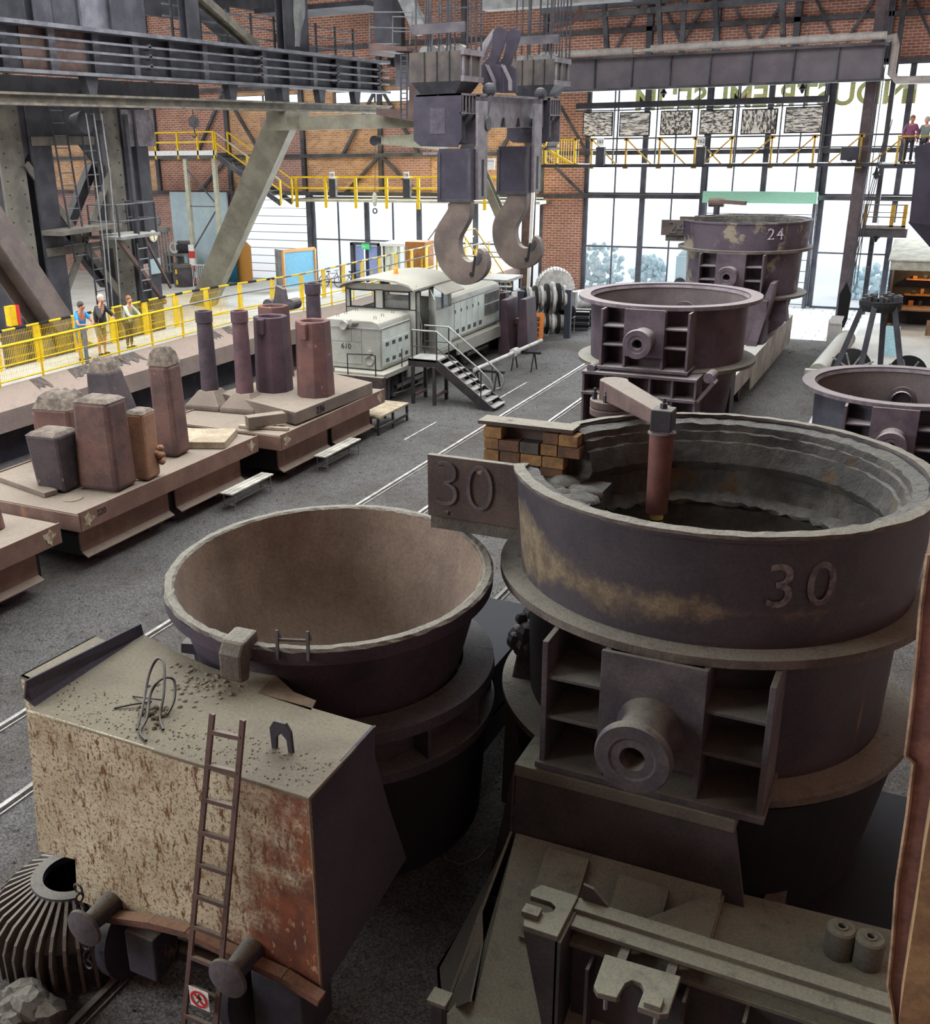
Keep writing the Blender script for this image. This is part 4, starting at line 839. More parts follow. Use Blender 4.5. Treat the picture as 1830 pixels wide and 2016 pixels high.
I3 = ingot('orange brown ingot slab with a bulging scar, beside the big brown one', -14.5, 16.1, .38, .5, .44, .5, 1.5, M_ing3, .12, (-.02, 0), .05, 3)
ingot('tallest ingot with a broken pointed top', -15.12, 17.75, .56, .62, .54, .58, 2.42, M_ing, .12, (-.1, .1), .35, 4, .1)
ingot('squat ingot with a crusted cap behind the shortest one', -17.1, 16.5, .8, .8, .95, .9, 1.55, M_ing, .15, (0, 0), .3, 5, .08)
ingot('leaning tapered ingot at the back of the wagon', -17.6, 18.7, 1.0, .9, .62, .6, 1.8, M_ing2, .1, (-.3, .1), .3, 6, .06)
ingot('plain low brown slab half hidden at the back left of the wagon', -17.7, 16.9, .8, .8, .8, .8, 1.0, M_ing, .1, (0, 0), .02, 7)
rr = random.Random(6); b = MB()
for i in range(9): b.sph((-14.29+rr.uniform(-.03, .03), 16.3+rr.uniform(-.1, .12), 1.75+rr.uniform(-.2, .25)), rr.uniform(.05, .1), nu=8, nv=6)
b.build('scar', M_ing3, I3, smooth=50)
M_pl = steel('plank', (176, 162, 138), (150, 136, 114), 3, bump=.3, grain=14)
def slab(nm, label, p0, p1, w, h, z, m, cat='plank', rot=None):
    b = MB(); a_ = Vector((p0[0], p0[1], z+h/2)); c_ = Vector((p1[0], p1[1], z+h/2)); b.bar(a_, c_, w, h); return tag(b.build(nm, m, bev=.01), label, cat)
slab('plate', 'thick dusty plate lying behind the tallest ingot', (-15.75, 18.6), (-14.5, 19.1), 1.2, .16, 1.31, M_pl, 'plate')
slab('beam', 'short dark beam lying in front of the shortest ingot', (-17.2, 14.75), (-15.5, 14.35), .3, .1, 1.31, M_wtop, 'beam')
# funnels and moulds
M_fun = steel('funnel_dark', (84, 72, 80), (60, 54, 62), 2, bump=.3)
M_fun2 = steel('funnel_purple', (104, 78, 82), (82, 64, 72), 2, bump=.3)
def funnel(label, cx, cy, h, m, w=1.02, zz=0):
    t = thing('pouring_funnel', label, 'pouring funnel', (cx, cy, 1.31), 'round pouring funnels on the wagon')
    b = MB(); b.frus((cx, cy), w, w, w, w, 1.31+zz, 1.42+zz, .12); b.frus((cx, cy), w, w, .45, .45, 1.42+zz, 1.78+zz, .12); b.build('foot', M_wtop, t, bev=.02)
    z0 = 1.7+zz; b = MB(); b.lathe((cx, cy, 0), [(.235, z0), (.2, z0+h-.3), (.225, z0+h-.28), (.225, z0+h), (.15, z0+h), (.13, z0+h-.4)], 28); b.build('tube', m, t, smooth=35); return t
funnel('blackish round funnel on a square foot, left of the two in front', -17.08, 21.75, 2.15, M_fun)
funnel('purple brown round funnel on a square foot, right of the two in front', -16.02, 21.85, 2.2, M_fun2)
funnel('round funnel rising behind the ingot moulds', -15.75, 25.0, 2.15, M_fun, .8, .36)
SL = slab('base_plate', 'thick numbered casting base plate carrying the ingot moulds', (-15.2, 20.95), (-15.2, 25.6), 1.0, .3, 1.34, M_wtop, 'base plate')
bpl = MB(); bpl.prism([(-16.9, 21.9, 1.34), (-13.85, 20.9, 1.34), (-13.7, 24.6, 1.34), (-16.5, 25.6, 1.34)], (0, 0, .32)); SL.data = SL.data; o = tag(bpl.build('base_plate', M_wtop, bev=.015), 'wide dusty base plate with painted 236 on its edge', 'base plate')
text('236', 'painted_number', M_hole, (-13.79, 22.0, 1.5), (0.03, 1, 0), (0, 0, 1), .26, o, .006)
bpy.data.objects.remove(SL)
def mould(label, cx, cy, wa, wb, ta, tb, h, m, z0=1.66, rot=.06, lug=True):
    t = thing('ingot_mould', label, 'ingot mould', (cx, cy, z0), 'ingot moulds on the base plate')
    def ring(w_, d_, z, c_=.28):
        k = c_*min(w_, d_)/1.0; p = [(-w_/2+k, -d_/2), (w_/2-k, -d_/2), (w_/2, -d_/2+k), (w_/2, d_/2-k), (w_/2-k, d_/2), (-w_/2+k, d_/2), (-w_/2, d_/2-k), (-w_/2, -d_/2+k)]
        R = Matrix.Rotation(rot, 3, 'Z'); return [Vector((cx, cy, z))+R @ Vector((x, y, 0)) for x, y in p]
    rs = [ring(wa, wb, z0), ring(ta, tb, z0+h), ring(ta*.74, tb*.62, z0+h), ring(ta*.7, tb*.55, z0+h-.9)]
    b = MB(); v = [q for r in rs for q in r]; f = [(j*8+i, j*8+(i+1) % 8, (j+1)*8+(i+1) % 8, (j+1)*8+i) for j in range(3) for i in range(8)]+[tuple(range(7, -1, -1)), tuple(24+i for i in range(8))]
    b.add(v, f); b.build('shell', m, t, bev=.02)
    if lug: b = MB(); b.box(cx-.09, cx+.09, cy-tb/2-.12, cy-tb/2+.0, z0+h-.42, z0+h-.02); b.build('lug', m, t, bev=.02)
    return t
M_mo1 = steel('mould_purple', (86, 66, 74), (68, 54, 62), 1.2, bump=.2)
M_mo2 = steel('mould_rust', (112, 78, 72), (88, 66, 66), 1.4, spot=(2.4, .6, (148, 122, 114)), bump=.2)
mould('dark purple ingot mould with a lug, left of the rust red one', -15.72, 22.8, .94, .9, .84, .8, 1.98, M_mo1)
mould('rust red ingot mould with pale worn marks', -14.38, 22.75, .92, .9, .84, .8, 1.95, M_mo2)
mould('brown ingot mould behind the dark purple one', -16.6, 24.25, .9, .85, .8, .75, 2.0, M_mo2, lug=False)
hk = thing('shackle', 'rusty lifting shackle standing behind the rear ingot mould', 'shackle', (-16.9, 25.0, 1.31))
b = MB(); b.box(-17.3, -16.7, 24.8, 25.2, 1.31, 3.45); b.build('post', M_mo1, hk)
b = MB(); b.prism([(-17.1, 24.95, 3.45), (-16.6, 24.95, 3.45), (-16.7, 24.95, 4.0), (-16.95, 24.95, 4.1)], (0, .15, 0)); b.tube((-17.2, 24.85, 3.55), (-17.2, 25.25, 3.55), .17, 14); b.tube((-16.45, 24.85, 3.6), (-16.45, 25.25, 3.6), .16, 14); b.build('eye', M_frame, hk)
slab('beam', 'square dusty beam lying on the near corner of the wagon with the moulds', (-14.75, 20.1), (-14.15, 20.85), .3, .26, 1.4, M_wtop, 'beam')
slab('timber', 'thin timber under the square beam', (-15.1, 20.25), (-13.8, 20.5), .12, .07, 1.31, M_pl, 'plank')
# ============================================================ benches and steps
def bench(label, x, y0, y1):
    t = thing('bench', label, 'bench', (x, (y0+y1)/2, 0), 'slatted benches on the gravel')
    for k in range(3): b = MB(); b.box(x-.17+k*.12, x-.07+k*.12, y0, y1, .4, .43); b.build('slat', steel('slat', (212, 208, 194), None, 3) if k == 0 and 'slat' not in bpy.data.materials else bpy.data.materials['slat'], t)
    for y in (y0+.12, y1-.12):
        for dx in (-.15, .15): b = MB(); b.tube((x+dx, y, 0), (x+dx, y, .4), .014, 8); b.build('leg', M_grey, t)
    b = MB(); b.bar((x, y0+.12, .12), (x, y1-.12, .12), .025, .02); b.bar((x-.15, y0+.12, .12), (x+.15, y0+.12, .12), .02, .02); b.bar((x-.15, y1-.12, .12), (x+.15, y1-.12, .12), .02, .02); b.build('stretcher', M_grey, t)
bench('pale slatted bench nearer the front, beside the wagon carrying the ingots', -13.95, 18.0, 19.7)
bench('pale slatted bench farther back, beside the wagon with the moulds', -13.52, 21.4, 23.25)
t = thing('step_bench', 'wooden topped steel step at the buffer of the locomotive', 'step', (-14.1, 25.6, 0))
b = MB(); b.box(-14.6, -13.75, 25.0, 26.9, .5, .55); b.build('top', M_pl, t)
for x in (-14.55, -13.8):
    for y in (25.05, 25.95, 26.85): b = MB(); b.box(x-.03, x+.03, y-.03, y+.03, 0, .5); b.build('leg', M_std, t)
b = MB(); b.box(-13.8, -13.76, 25.05, 26.85, .16, .24); b.box(-14.55, -13.8, 25.0, 25.05, .16, .22); b.build('stretcher', M_std, t)
# ============================================================ locomotive
M_loc = steel('loco_grey', (160, 160, 152), (138, 138, 130), 1, spot=(1.2, .62, (120, 112, 100)), streak=(3, .66, (116, 112, 100)), dust=(168, 164, 150), bump=.05)
M_locs = steel('loco_mint', (212, 222, 214), (186, 198, 190), 1.2, spot=(3, .66, (140, 130, 116)), streak=(5, .64, (130, 140, 132)), bump=.05)
LO = thing('locomotive', 'grey works shunting locomotive with the number 610 and an orange beacon', 'locomotive', (-16.45, 33, 0))
hx0, hx1 = -17.55, -15.32
def hood(nm, y0, y1, zt, x0=hx0, x1=hx1, zb=1.15, m=M_loc):
    b = MB(); r = .22; pr = [(x0, zb), (x1, zb), (x1, zt-r), (x1-.07, zt-.07), (x1-.3, zt), (x0+.3, zt), (x0+.07, zt-.07), (x0, zt-r)]
    b.prism([(x, y0, z) for x, z in pr], (0, y1-y0, 0)); return b.build(nm, m, LO, bev=.03, smooth=50)
hd = hood('front_hood', 28.1, 30.2, 2.68); hood('rear_hood', 32.9, 37.9, 2.72)
b = MB(); b.box(hx1, hx1+.012, 28.2, 30.1, 1.25, 2.46); b.build('hood_side_sheet', M_locs, LO)
b = MB(); b.box(hx1, hx1+.012, 33.0, 37.8, 1.25, 2.5); b.build('hood_side_sheet', M_locs, LO)
b = MB()
for x0 in (hx0-.02,): b.pipe([(hx0-.02, 30.1, 2.44), (hx0-.02, 28.06, 2.44), (hx1+.03, 28.06, 2.44), (hx1+.03, 30.1, 2.44)], .018, 6)
b.pipe([(hx1+.03, 33, 2.5), (hx1+.03, 37.9, 2.5)], .02, 6); b.build('gutter', M_grey, LO)
# doors in hood sides
for k in range(4):
    y = 28.28+k*.44; b = MB(); b.box(hx1+.012, hx1+.028, y, y+.42, 1.3, 2.05); dd = b.build('hood_door', M_locs, LO)
    for z in (1.36, 1.86): b = MB(); b.box(hx1+.028, hx1+.034, y+.1, y+.32, z, z+.12); b.build('louvre', M_frame, dd)
for k in range(5):
    y = 33.6+k*.52; b = MB(); b.box(hx1+.012, hx1+.028, y, y+.49, 1.28, 2.46); dd = b.build('hood_door', M_locs, LO)
    b = MB(); b.box(hx1+.028, hx1+.036, y+.1, y+.36, 1.36, 1.52); b.build('louvre', M_frame, dd)
    b = MB(); b.box(hx1+.028, hx1+.05, y+.02, y+.06, 2.1, 2.22); b.build('hinge', M_frame, dd)
for z0, z1 in ((1.62, 2.0), (2.06, 2.42)):
    b = MB(); b.box(hx1+.012, hx1+.03, 36.35, 37.75, z0, z1); 
    for k in range(22): y = 36.4+k*.062; b.box(hx1+.03, hx1+.045, y, y+.02, z0, z1)
    b.build('radiator_grille', M_grey, LO)
# front face details
b = MB(); b.box(-17.1, -16.35, 28.085, 28.1, 2.0, 2.4); b.box(-16.33, -16.0+.0, 28.085, 28.1, 2.0, 2.4); b.box(-17.1, -16.0, 28.085, 28.1, 1.3, 1.98); b.build('front_door', M_loc, LO)
text('610', 'painted_number', M_hole, (-16.55, 28.08, 1.84), (1, 0, 0), (0, 0, 1), .24, LO, .004)
MX = Matrix.Rotation(PI/2, 3, 'X')
hl = MB(); hl.lathe((-16.55, 27.95, 2.52), [(0, -.0), (.09, 0), (.13, .02), (.13, -.25), (0, -.25)], 20, M=MX); hl.tube((-16.3, 28.0, 2.62), (-16.1, 28.2, 2.6), .1, 14); hl.build('headlamp', M_loc, LO, smooth=40)
b = MB(); b.lathe((-15.72, 28.08, 1.44), [(.0, 0), (.1, 0), (.14, .03), (.17, .0), (.17, -.04)], 20, M=MX); b.tube((-15.72, 28.1, 1.68), (-15.72, 28.02, 1.68), .09, 14); b.build('lamp', M_loc, LO, smooth=40)
b = MB(); b.pipe([(-16.25, 27.62, 1.02), (-16.25, 27.62, 1.7), (-15.4, 27.62, 1.74), (-15.3, 27.7, 1.7), (-15.3, 27.7, 1.02)], .02, 6); b.build('hand_rail', M_hole, LO)
for x, y in ((-15.05, 29.0), ): b = MB(); b.tube((x, y, .4), (x, y, 1.7), .018, 6); b.build('grab_pole', M_std, LO)
# cab
cx0, cx1, cy0, cy1, cz = -17.75, -15.1, 30.2, 32.9, 3.55
b = MB(); prc = [(cx0, 1.1), (cx1, 1.1), (cx1, 3.3), (cx1-.2, 3.5), (cx0+.2, 3.5), (cx0, 3.3)]
w_ = MB()
w_.box(cx0, cx0+.05, cy0, cy1, 1.1, 2.6); w_.box(cx0, cx0+.05, cy0, cy0+.3, 2.5, 3.35); w_.box(cx0, cx0+.05, cy1-.3, cy1, 2.5, 3.35)
# front wall with window openings
def wall_y(y, t=.05):
    xs = [cx0, cx0+.2, cx0+1.12, cx0+1.45, cx0+2.4, cx1]; 
    w_.box(cx0, cx1, y, y+t, 1.1, 2.75); w_.box(cx0, cx1, y, y+t, 3.3, 3.52)
    for i in (0, 2, 4): w_.box(xs[i], xs[i+1], y, y+t, 2.7, 3.35)
wall_y(cy0); wall_y(cy1-.05)
w_.box(cx1-.05, cx1, cy0, cy0+.25, 1.1, 3.35); w_.box(cx1-.05, cx1, cy0+1.0, cy1, 1.1, 2.55); w_.box(cx1-.05, cx1, cy0+1.0, cy0+1.3, 2.5, 3.35); w_.box(cx1-.05, cx1, cy1-.2, cy1, 2.5, 3.35); w_.box(cx1-.05, cx1, cy0, cy1, 3.28, 3.45)
cab = w_.build('cab', M_loc, LO, bev=.01)
b = MB(); b.box(cx1, cx1+.012, cy0+1.05, cy1-.02, 1.15, 2.5); b.build('side_sheet', M_locs, cab)
b = MB(); pts = [(cx0-.08, 3.42), (cx0+.1, 3.56), (cx0+.6, 3.68), (-16.42, 3.74), (cx1-.6, 3.68), (cx1-.1, 3.56), (cx1+.08, 3.42)]
b.prism([(x, cy0-.35, z) for x, z in pts]+[(x, cy0-.35, z-.06) for x, z in reversed(pts)], (0, cy1-cy0+.45, 0)); b.build('roof', M_loc, cab, smooth=30)
b = MB(); b.prism([(cx1-.02, cy0+1.1, 3.4), (cx1+.5, cy0+1.15, 3.08), (cx1+.5, cy1-.0, 3.08), (cx1-.02, cy1, 3.4)], (0, 0, .03)); b.build('visor', M_loc, cab)
M_pane = mat_glass()
for i, (xa, xb) in enumerate(((cx0+.2, cx0+1.12), (cx0+1.45, cx0+2.4))):
    for y in (cy0-.012, cy1+.002):
        b = MB(); b.box(xa, xb, y, y+.01, 2.75, 3.3); wn = b.build('window_pane', M_pane, cab)
        b = MB(); q = [(xa, y, 2.75), (xb, y, 2.75), (xb, y, 3.3), (xa, y, 3.3), (xa, y, 2.75)]
        for k in range(4): b.bar(q[k], q[k+1], .04, .05, (0, 1, 0))
        b.build('gasket', M_hole, wn)
b = MB(); b.box(cx1-.03, cx1-.01, cy0+1.3, cy1-.2, 2.5, 3.3); wn = b.build('window_pane', M_pane, cab)
b = MB(); b.box(cx1-.04, cx1+.02, cy0+1.98, cy0+2.06, 2.5, 3.3); b.build('glazing_bar', M_grey, wn)
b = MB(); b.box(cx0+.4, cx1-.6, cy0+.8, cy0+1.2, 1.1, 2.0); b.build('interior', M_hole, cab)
b = MB(); b.prism([(cx1-.02, cy0+.98, 1.1), (cx1+.42, cy0+.6, 1.1), (cx1+.3, cy0+.7, 3.0), (cx1-.02, cy0+.98, 3.3)], (.03, .03, 0)); b.build('open_door', M_loc, cab)
for y in (cy0+.2, cy0+.98): b = MB(); b.pipe([(cx1+.04, y, 1.2), (cx1+.08, y, 2.2), (cx1+.02, y-.1, 2.7)], .018, 6); b.build('handrail', M_grey, cab)
b = MB(); b.lathe((-16.35, 31.2, 3.72), [(.07, 0), (.07, .03), (.085, .04), (.075, .18), (.05, .21), (0, .22)], 16); b.build('beacon', plain('beacon_orange', (246, 120, 20), .3, emit=.5), LO, smooth=40)
# running board, buffer beam, wheels
b = MB(); b.box(-17.85, -15.0, 27.7, 38.0, .98, 1.12); b.box(-15.05, -14.98, 29.3, 31.5, .72, 1.14); b.box(-15.05, -14.98, 33.2, 38.0, .72, 1.14); b.build('running_board', M_loc, LO)
M_bd = steel('beam_dark', (82, 72, 68), (58, 52, 52), 2, spot=(2, .6, (120, 84, 60)), dust=(150, 140, 124))
for yb in (27.55, 37.95): b = MB(); b.box(-17.9, -14.98, yb, yb+.2, .35, 1.05); b.build('buffer_beam', M_bd, LO)
b = MB(); b.box(-17.0, -15.6, 27.8, 37.9, .5, 1.0); b.build('main_frame', M_hole, LO)
for y in (29.3, 31.3, 35.0, 36.9):
    for x in (-17.2, -15.55):
        b = MB(); b.lathe((x, y, .5), [(0, .09), (.1, .1), (.12, .05), (.4, .03), (.44, .09), (.5, .06), (.5, -.08), (0, -.08)], 26, M=Matrix.Rotation(PI/2, 3, 'Y')); wl = b.build('wheel', M_std, LO, smooth=30)
for q_ in (29.3, 35): b = MB(); b.bar((-15.42, q_, .38), (-15.42, q_+1.95, .38), .05, .12); b.build('coupling_rod', M_grey, LO)
b = MB(); b.pipe([(-15.2, 28.6, .75), (-15.2, 28.6, .3), (-15.15, 29.5, .25), (-15.15, 31, .3)], .03, 6); b.tube((-15.3, 28.3, .2), (-15.3, 28.3, .95), .14, 14); b.build('sand_pipe', M_std, LO)
for y in (28.5, 29.0, 29.7): 
    for x in (-17.1, -15.75): b = MB(); b.pipe([(x, y, 2.67), (x, y, 2.76), (x+.08, y, 2.76), (x+.08, y, 2.67)], .01, 5); b.build('lifting_eye', M_frame, LO)
# visitor stairs
VS = thing('visitor_stairs', 'black steel stairs with tube handrails up to the locomotive cab', 'stairs', (-13, 29.3, 0))
M_blk = steel('stair_black', (56, 50, 50), (44, 40, 42), 3, dust=(150, 150, 146), dk=.5); M_tr = steel('tread_grey', (160, 158, 152), (136, 134, 130), 4)
b = MB(); b.box(-14.75, -13.75, 28.85, 29.75, 1.38, 1.44); b.build('landing', M_tr, VS)
for y in (28.85, 29.75):
    b = MB(); b.prism([(-14.75, y, 1.45), (-13.7, y, 1.45), (-11.85, y, .12), (-11.85, y, 0), (-12.15, y, 0), (-13.85, y, 1.2), (-14.75, y, 1.2)], (0, .05, 0)); b.build('stringer', M_blk, VS)
    for x in (-14.6, -13.85): b = MB(); b.box(x-.05, x+.05, y-.02, y+.06, 0, 1.22); b.build('leg', M_blk, VS)
    b = MB(); b.pipe([(-14.6, y, 2.35), (-13.75, y, 2.35), (-12.3, y, 1.28), (-11.92, y, .95), (-11.85, y, .75), (-11.95, y, .55), (-12.1, y, .5)], .028, 8); b.build('handrail', M_grey, VS, smooth=50)
    b = MB(); b.pipe([(-14.6, y, 1.85), (-13.75, y, 1.85), (-12.2, y, .7)], .016, 6); b.build('middle_rail', M_blk, VS)
    for x, z0, z1 in ((-14.6, 1.4, 2.35), (-13.75, 1.4, 2.35), (-12.25, .25, 1.22)): b = MB(); b.tube((x, y, z0), (x, y, z1), .02, 6); b.build('baluster', M_blk, VS)
for k in range(8): f = (k+.7)/8; b = MB(); x = -13.7+1.85*f; z = 1.4-1.33*f; b.box(x-.14, x+.14, 28.9, 29.75, z-.03, z); b.build('tread', M_tr, VS)
b = MB(); b.box(-14.6, -14.5, 28.9, 29.7, .25, .32); b.box(-13.9, -13.8, 28.9, 29.7, .25, .32); b.build('cross_bar', M_mo2, VS)
# ============================================================ crane runway on the left
M_gir = steel('runway_grey', (112, 112, 118), (84, 84, 92), 1.2, spot=(1.2, .64, (128, 106, 96)), dust=(160, 160, 160), bump=.1)
M_gird = steel('runway_dark', (70, 70, 76), (50, 50, 56), 1.2, dust=(120, 118, 112), bump=.1)
M_beam = steel('runway_beam', (120, 114, 100), (88, 84, 78), 2, dust=(150, 146, 130))
RG = thing('crane_girder', 'long grey riveted crane girder with three conductor bars across the upper left', 'crane girder', (-25.4, 35, 9.9))
yA, yB = 15, 47.5
b = MB(); b.box(-25.6, -25.5, yA, yB, 10.0, 11.4); b.build('web', M_gird, RG)
b = MB(); b.box(-25.6, -24.95, yA, yB, 11.28, 11.4); b.build('top_flange', M_gir, RG); b = MB(); b.box(-25.6, -24.95, yA, yB, 9.98, 10.08); b.build('bottom_flange', M_gir, RG)
for z in (10.38, 10.68, 10.98): b = MB(); b.box(-25.08, -25.0, yA, yB, z-.035, z+.035); b.build('conductor_bar', M_gir, RG)
for k, y in enumerate(np.arange(16.5, yB, 1.9)):
    b = MB(); b.box(-25.5, -25.3, y-.05, y+.05, 10.05, 11.3); b.box(-25.32, -25.28, y-.14, y+.14, 10.05, 11.3); b.build('stiffener', M_gir if k % 2 else M_gird, RG)
for y in (30.2, 36.8, 42.7, 46.6): 
    b = MB(); 
    for z in (10.38, 10.68, 10.98): b.box(-25.3, -25.0, y-.06, y+.06, z-.1, z+.1); b.box(-25.05, -24.93, y-.15, y+.15, z-.05, z-.02)
    b.build('insulator', M_frame, RG)
b = MB(); b.box(-25.49, -25.47, 24.9, 27.6, 10.1, 11.27); b.build('rust_panel', steel('rust_panel', (118, 96, 88), None, 2), RG)
CR = thing('crane_rail_beam', 'dark rail beam running under the crane girder across the upper left', 'crane rail', (-25, 35, 9.1))
b = MB(); b.ibeam((-25.15, yA, 9.26), (-25.15, 47.6, 9.26), .42, .36, .07); b.build('beam', M_beam, CR)
for y in (22.3, 27.4, 35.0, 38.6, 41.5, 44.6):
    b = MB(); b.prism([(-25.45, y-.3, 10), (-25.45, y+.3, 10), (-25.45, y+.16, 9.45), (-25.45, y-.16, 9.45)], (.3, 0, 0)); b.build('bracket', M_gird, CR)
b = MB(); b.box(-26.6, -26.4, yA, 34.5, 9.4, 10); b.box(-26.6, -26.4, 39.2, 40.8, 9.4, 10); b.build('back_beam', M_gird, CR)
# upper structure behind the girder
UP = thing('crane_bridge_truss', 'dark steel crane truss with posts, a diagonal and hand rails at the top left', 'crane truss', (-26.3, 35, 11.5))
def Xb(px, py, x=-26.2): return X(px, py, x)
def post(px0, px1, py0, py1, x=-26.2, nm='post', m=None):
    p0 = X((px0+px1)/2, py1, x); wy = abs(X(px1, py1, x).y-X(px0, py1, x).y)/2; pt = X((px0+px1)/2, py0-60, x)
    b = MB(); b.ibeam((x, p0.y, 11.35), (x, p0.y+.0, 16.5), wy*2, .4, .05, (1, 0, 0)); return b.build(nm, m or M_gird, UP)
for a_, c_ in ((62, 98), (213, 280), (362, 386), (552, 600), (768, 790)): post(a_, c_, 0, 60)
b = MB(); b.box(-26.3, -26.2, 28.4, 30.0, 11.5, 13.2); b.build('panel', M_gir, UP); b = MB(); b.box(-26.35, -26.25, 27.2, 28.2, 11.5, 12.5); b.build('panel', M_gird, UP)
d0, d1 = Xb(385, -10), Xb(500, 92); b = MB(); b.ibeam(d0, d1, .3, .5, .05, (1, 0, 0)); b.build('diagonal', M_beam, UP)
d0, d1 = Xb(330, -30, -27.5), Xb(470, 95, -27.5); b = MB(); b.bar(d0, d1, .3, .3, (1, 0, 0)); b.build('diagonal', M_gird, UP)
for z in (11.95, 12.35, 12.75): b = MB(); b.bar((-27, 33.5, z), (-27, 48, z), .05, .06); b.build('hand_rail', M_gir, UP)
for y in np.arange(34, 48, 1.7): b = MB(); b.box(-27.03, -26.97, y-.05, y+.05, 11.4, 12.9); b.build('rail_post', M_gird, UP)
for i, (y, z, L_, tz) in enumerate(((20, 13.4, 9, 2.5), (31, 13.6, 8, -2.5), (38, 14.2, 7, 2), (44, 14, 6, -2))):
    b = MB(); b.bar((-29, y, z-1.6), (-29, y+L_*.5, z+tz), .35, .35, (1, 0, 0)); b.build('lattice_bar', M_gird, UP)
b = MB(); b.box(-30, -29.8, 15, 34, 12.0, 16.5); b.box(-31, -30.8, 35.5, 43, 12.9, 17.5); b.box(-32, -31.8, 44, 50, 13.9, 18.5); b.build('back_plate', M_gird, UP)
b = MB(); b.box(-29.8, -24.5, 38, 50.5, 15.2, 15.6); b.box(-29.8, -24.0, 43.5, 46.2, 13.4, 13.6); b.build('top_deck', M_gird, UP)
b = MB(); b.prism([X(577, 0, -26), X(598, 0, -26), X(598, 33, -26), X(590, 62, -26), X(588, 92, -26), X(580, 92, -26), X(580, 62, -26), X(577, 33, -26)], (.06, 0, 0)); b.build('perforated_plate', M_grey, UP)
# end platform of the crane near the hook
EP = thing('crane_end_platform', 'rusty end platform with cage and railing beside the rope block', 'platform', (-19.5, 38, 9.2))
def Yq(px, py, y): return Y(px, py, y)
b = MB(); p = [Yq(725, 84, 38), Yq(800, 92, 38), Yq(800, 100, 38), Yq(740, 100, 38), Yq(725, 108, 38)]; b.prism(p, (0, 2, 0)); b.build('deck', M_brown, EP)
for y in (38, 39.9):
    b = MB(); b.pipe([Yq(727, 84, 38)+Vector((0, y-38, 0)), Yq(727, 24, 38)+Vector((0, y-38, 0)), Yq(812, 24, 38)+Vector((0, y-38, 0)), Yq(806, 88, 38)+Vector((0, y-38, 0))], .03, 6); b.pipe([Yq(727, 54, 38)+Vector((0, y-38, 0)), Yq(812, 56, 38)+Vector((0, y-38, 0))], .025, 6); b.build('railing', M_gir, EP)
b = MB(); a_, c_ = Yq(777, 107, 39), Yq(800, 172, 39); b.box(a_.x, c_.x+.3, 39, 40, c_.z, a_.z); b.build('cabinet', M_gir, EP)
b = MB(); p = [Yq(805, 100, 38.5), Yq(818, 100, 38.5), Yq(818, 240, 38.5), Yq(740, 226, 38.5), Yq(740, 214, 38.5), Yq(790, 214, 38.5), Yq(805, 196, 38.5)]; b.prism(p, (0, .5, 0)); b.build('bracket', M_brown, EP)
b = MB()
for px in (789, 801): b.tube(Yq(px, 105, 37.8), Yq(px, 236, 37.8), .035, 6)
for k in range(12): b.tube(Yq(789, 110+k*10.5, 37.8), Yq(801, 110+k*10.5, 37.8), .022, 5)
b.build('ladder', M_gird, EP)
b = MB(); p = [Yq(755, -60, 41), Yq(785, -60, 41), Yq(840, 60, 41), Yq(815, 70, 41)]; b.prism(p, (0, .4, 0)); b.build('strut', M_grey, EP)
b = MB(); p = [Yq(735, -60, 41.6), Yq(772, -60, 41.6), Yq(772, 85, 41.6), Yq(735, 85, 41.6)]; b.prism(p, (0, .8, 0)); b.build('column', M_gird, EP)
# ============================================================ portal column on the left
M_riv = steel('riveted_grey', (118, 114, 104), (94, 90, 84), 1.5, spot=(.9, .64, (150, 138, 112)), streak=(4, .64, (84, 78, 72)), bump=.2)
PCn = thing('portal_column', 'wide riveted lattice column carrying the crane girder on the left', 'column', (-27.4, 29, 0))
def leg(y0, y1, x0, x1, m, nm='leg'): b = MB(); b.box(x0, x1, y0, y1, 0, 9.3); return b.build(nm, m, PCn)
l1 = MB(); l1.box(-27.1, -27.0, 24.9, 25.9, 2.6, 9.3); l1.prism([(-27.1, 25.1, 2.6), (-27.1, 25.9, 2.6), (-27.1, 26.3, 0), (-27.1, 25.7, 0)], (.1, 0, 0)); l1.build('leg', M_riv, PCn)
b = MB(); b.box(-28.3, -27.1, 25.0, 25.5, .0, 9.3); b.build('leg_web', M_gird, PCn)
b = MB(); b.ibeam((-27.4, 26.6, 0), (-27.4, 26.6, 9.3), .9, 1.0, .08, (1, 0, 0)); b.build('inner_leg', M_gird, PCn)
b = MB(); b.box(-27.1, -27.0, 29.6, 30.5, 0, 9.3); b.build('leg', M_riv, PCn)
b = MB(); b.box(-27.6, -26.95, 30.6, 31.1, 0, 9.3); b.box(-27.6, -26.8, 31.1, 31.2, 0, 9.3); b.box(-27.6, -26.95, 31.3, 31.9, 0, 9.3); b.box(-28.4, -27.6, 30.4, 32, 0, 9.3); b.build('main_post', M_gird, PCn)
b = MB(); b.prism([(-27.08, 25.8, 9.3), (-27.08, 30.6, 9.3), (-27.08, 30.6, 6.6), (-27.08, 29.6, 6.8), (-27.08, 28.4, 8.0), (-27.08, 26.6, 8.2), (-27.08, 25.8, 7.4)], (.06, 0, 0)); b.build('gusset', M_gird, PCn)
for a_, c_ in (((25.9, 7.4), (29.7, 2.6)), ((29.9, 7.2), (26.0, 2.0)), ((26.0, 2.0), (29.8, 0.2))):
    b = MB(); b.bar((-26.95, a_[0], a_[1]), (-26.95, c_[0], c_[1]), .24, .08, (1, 0, 0)); b.build('brace', M_riv, PCn)
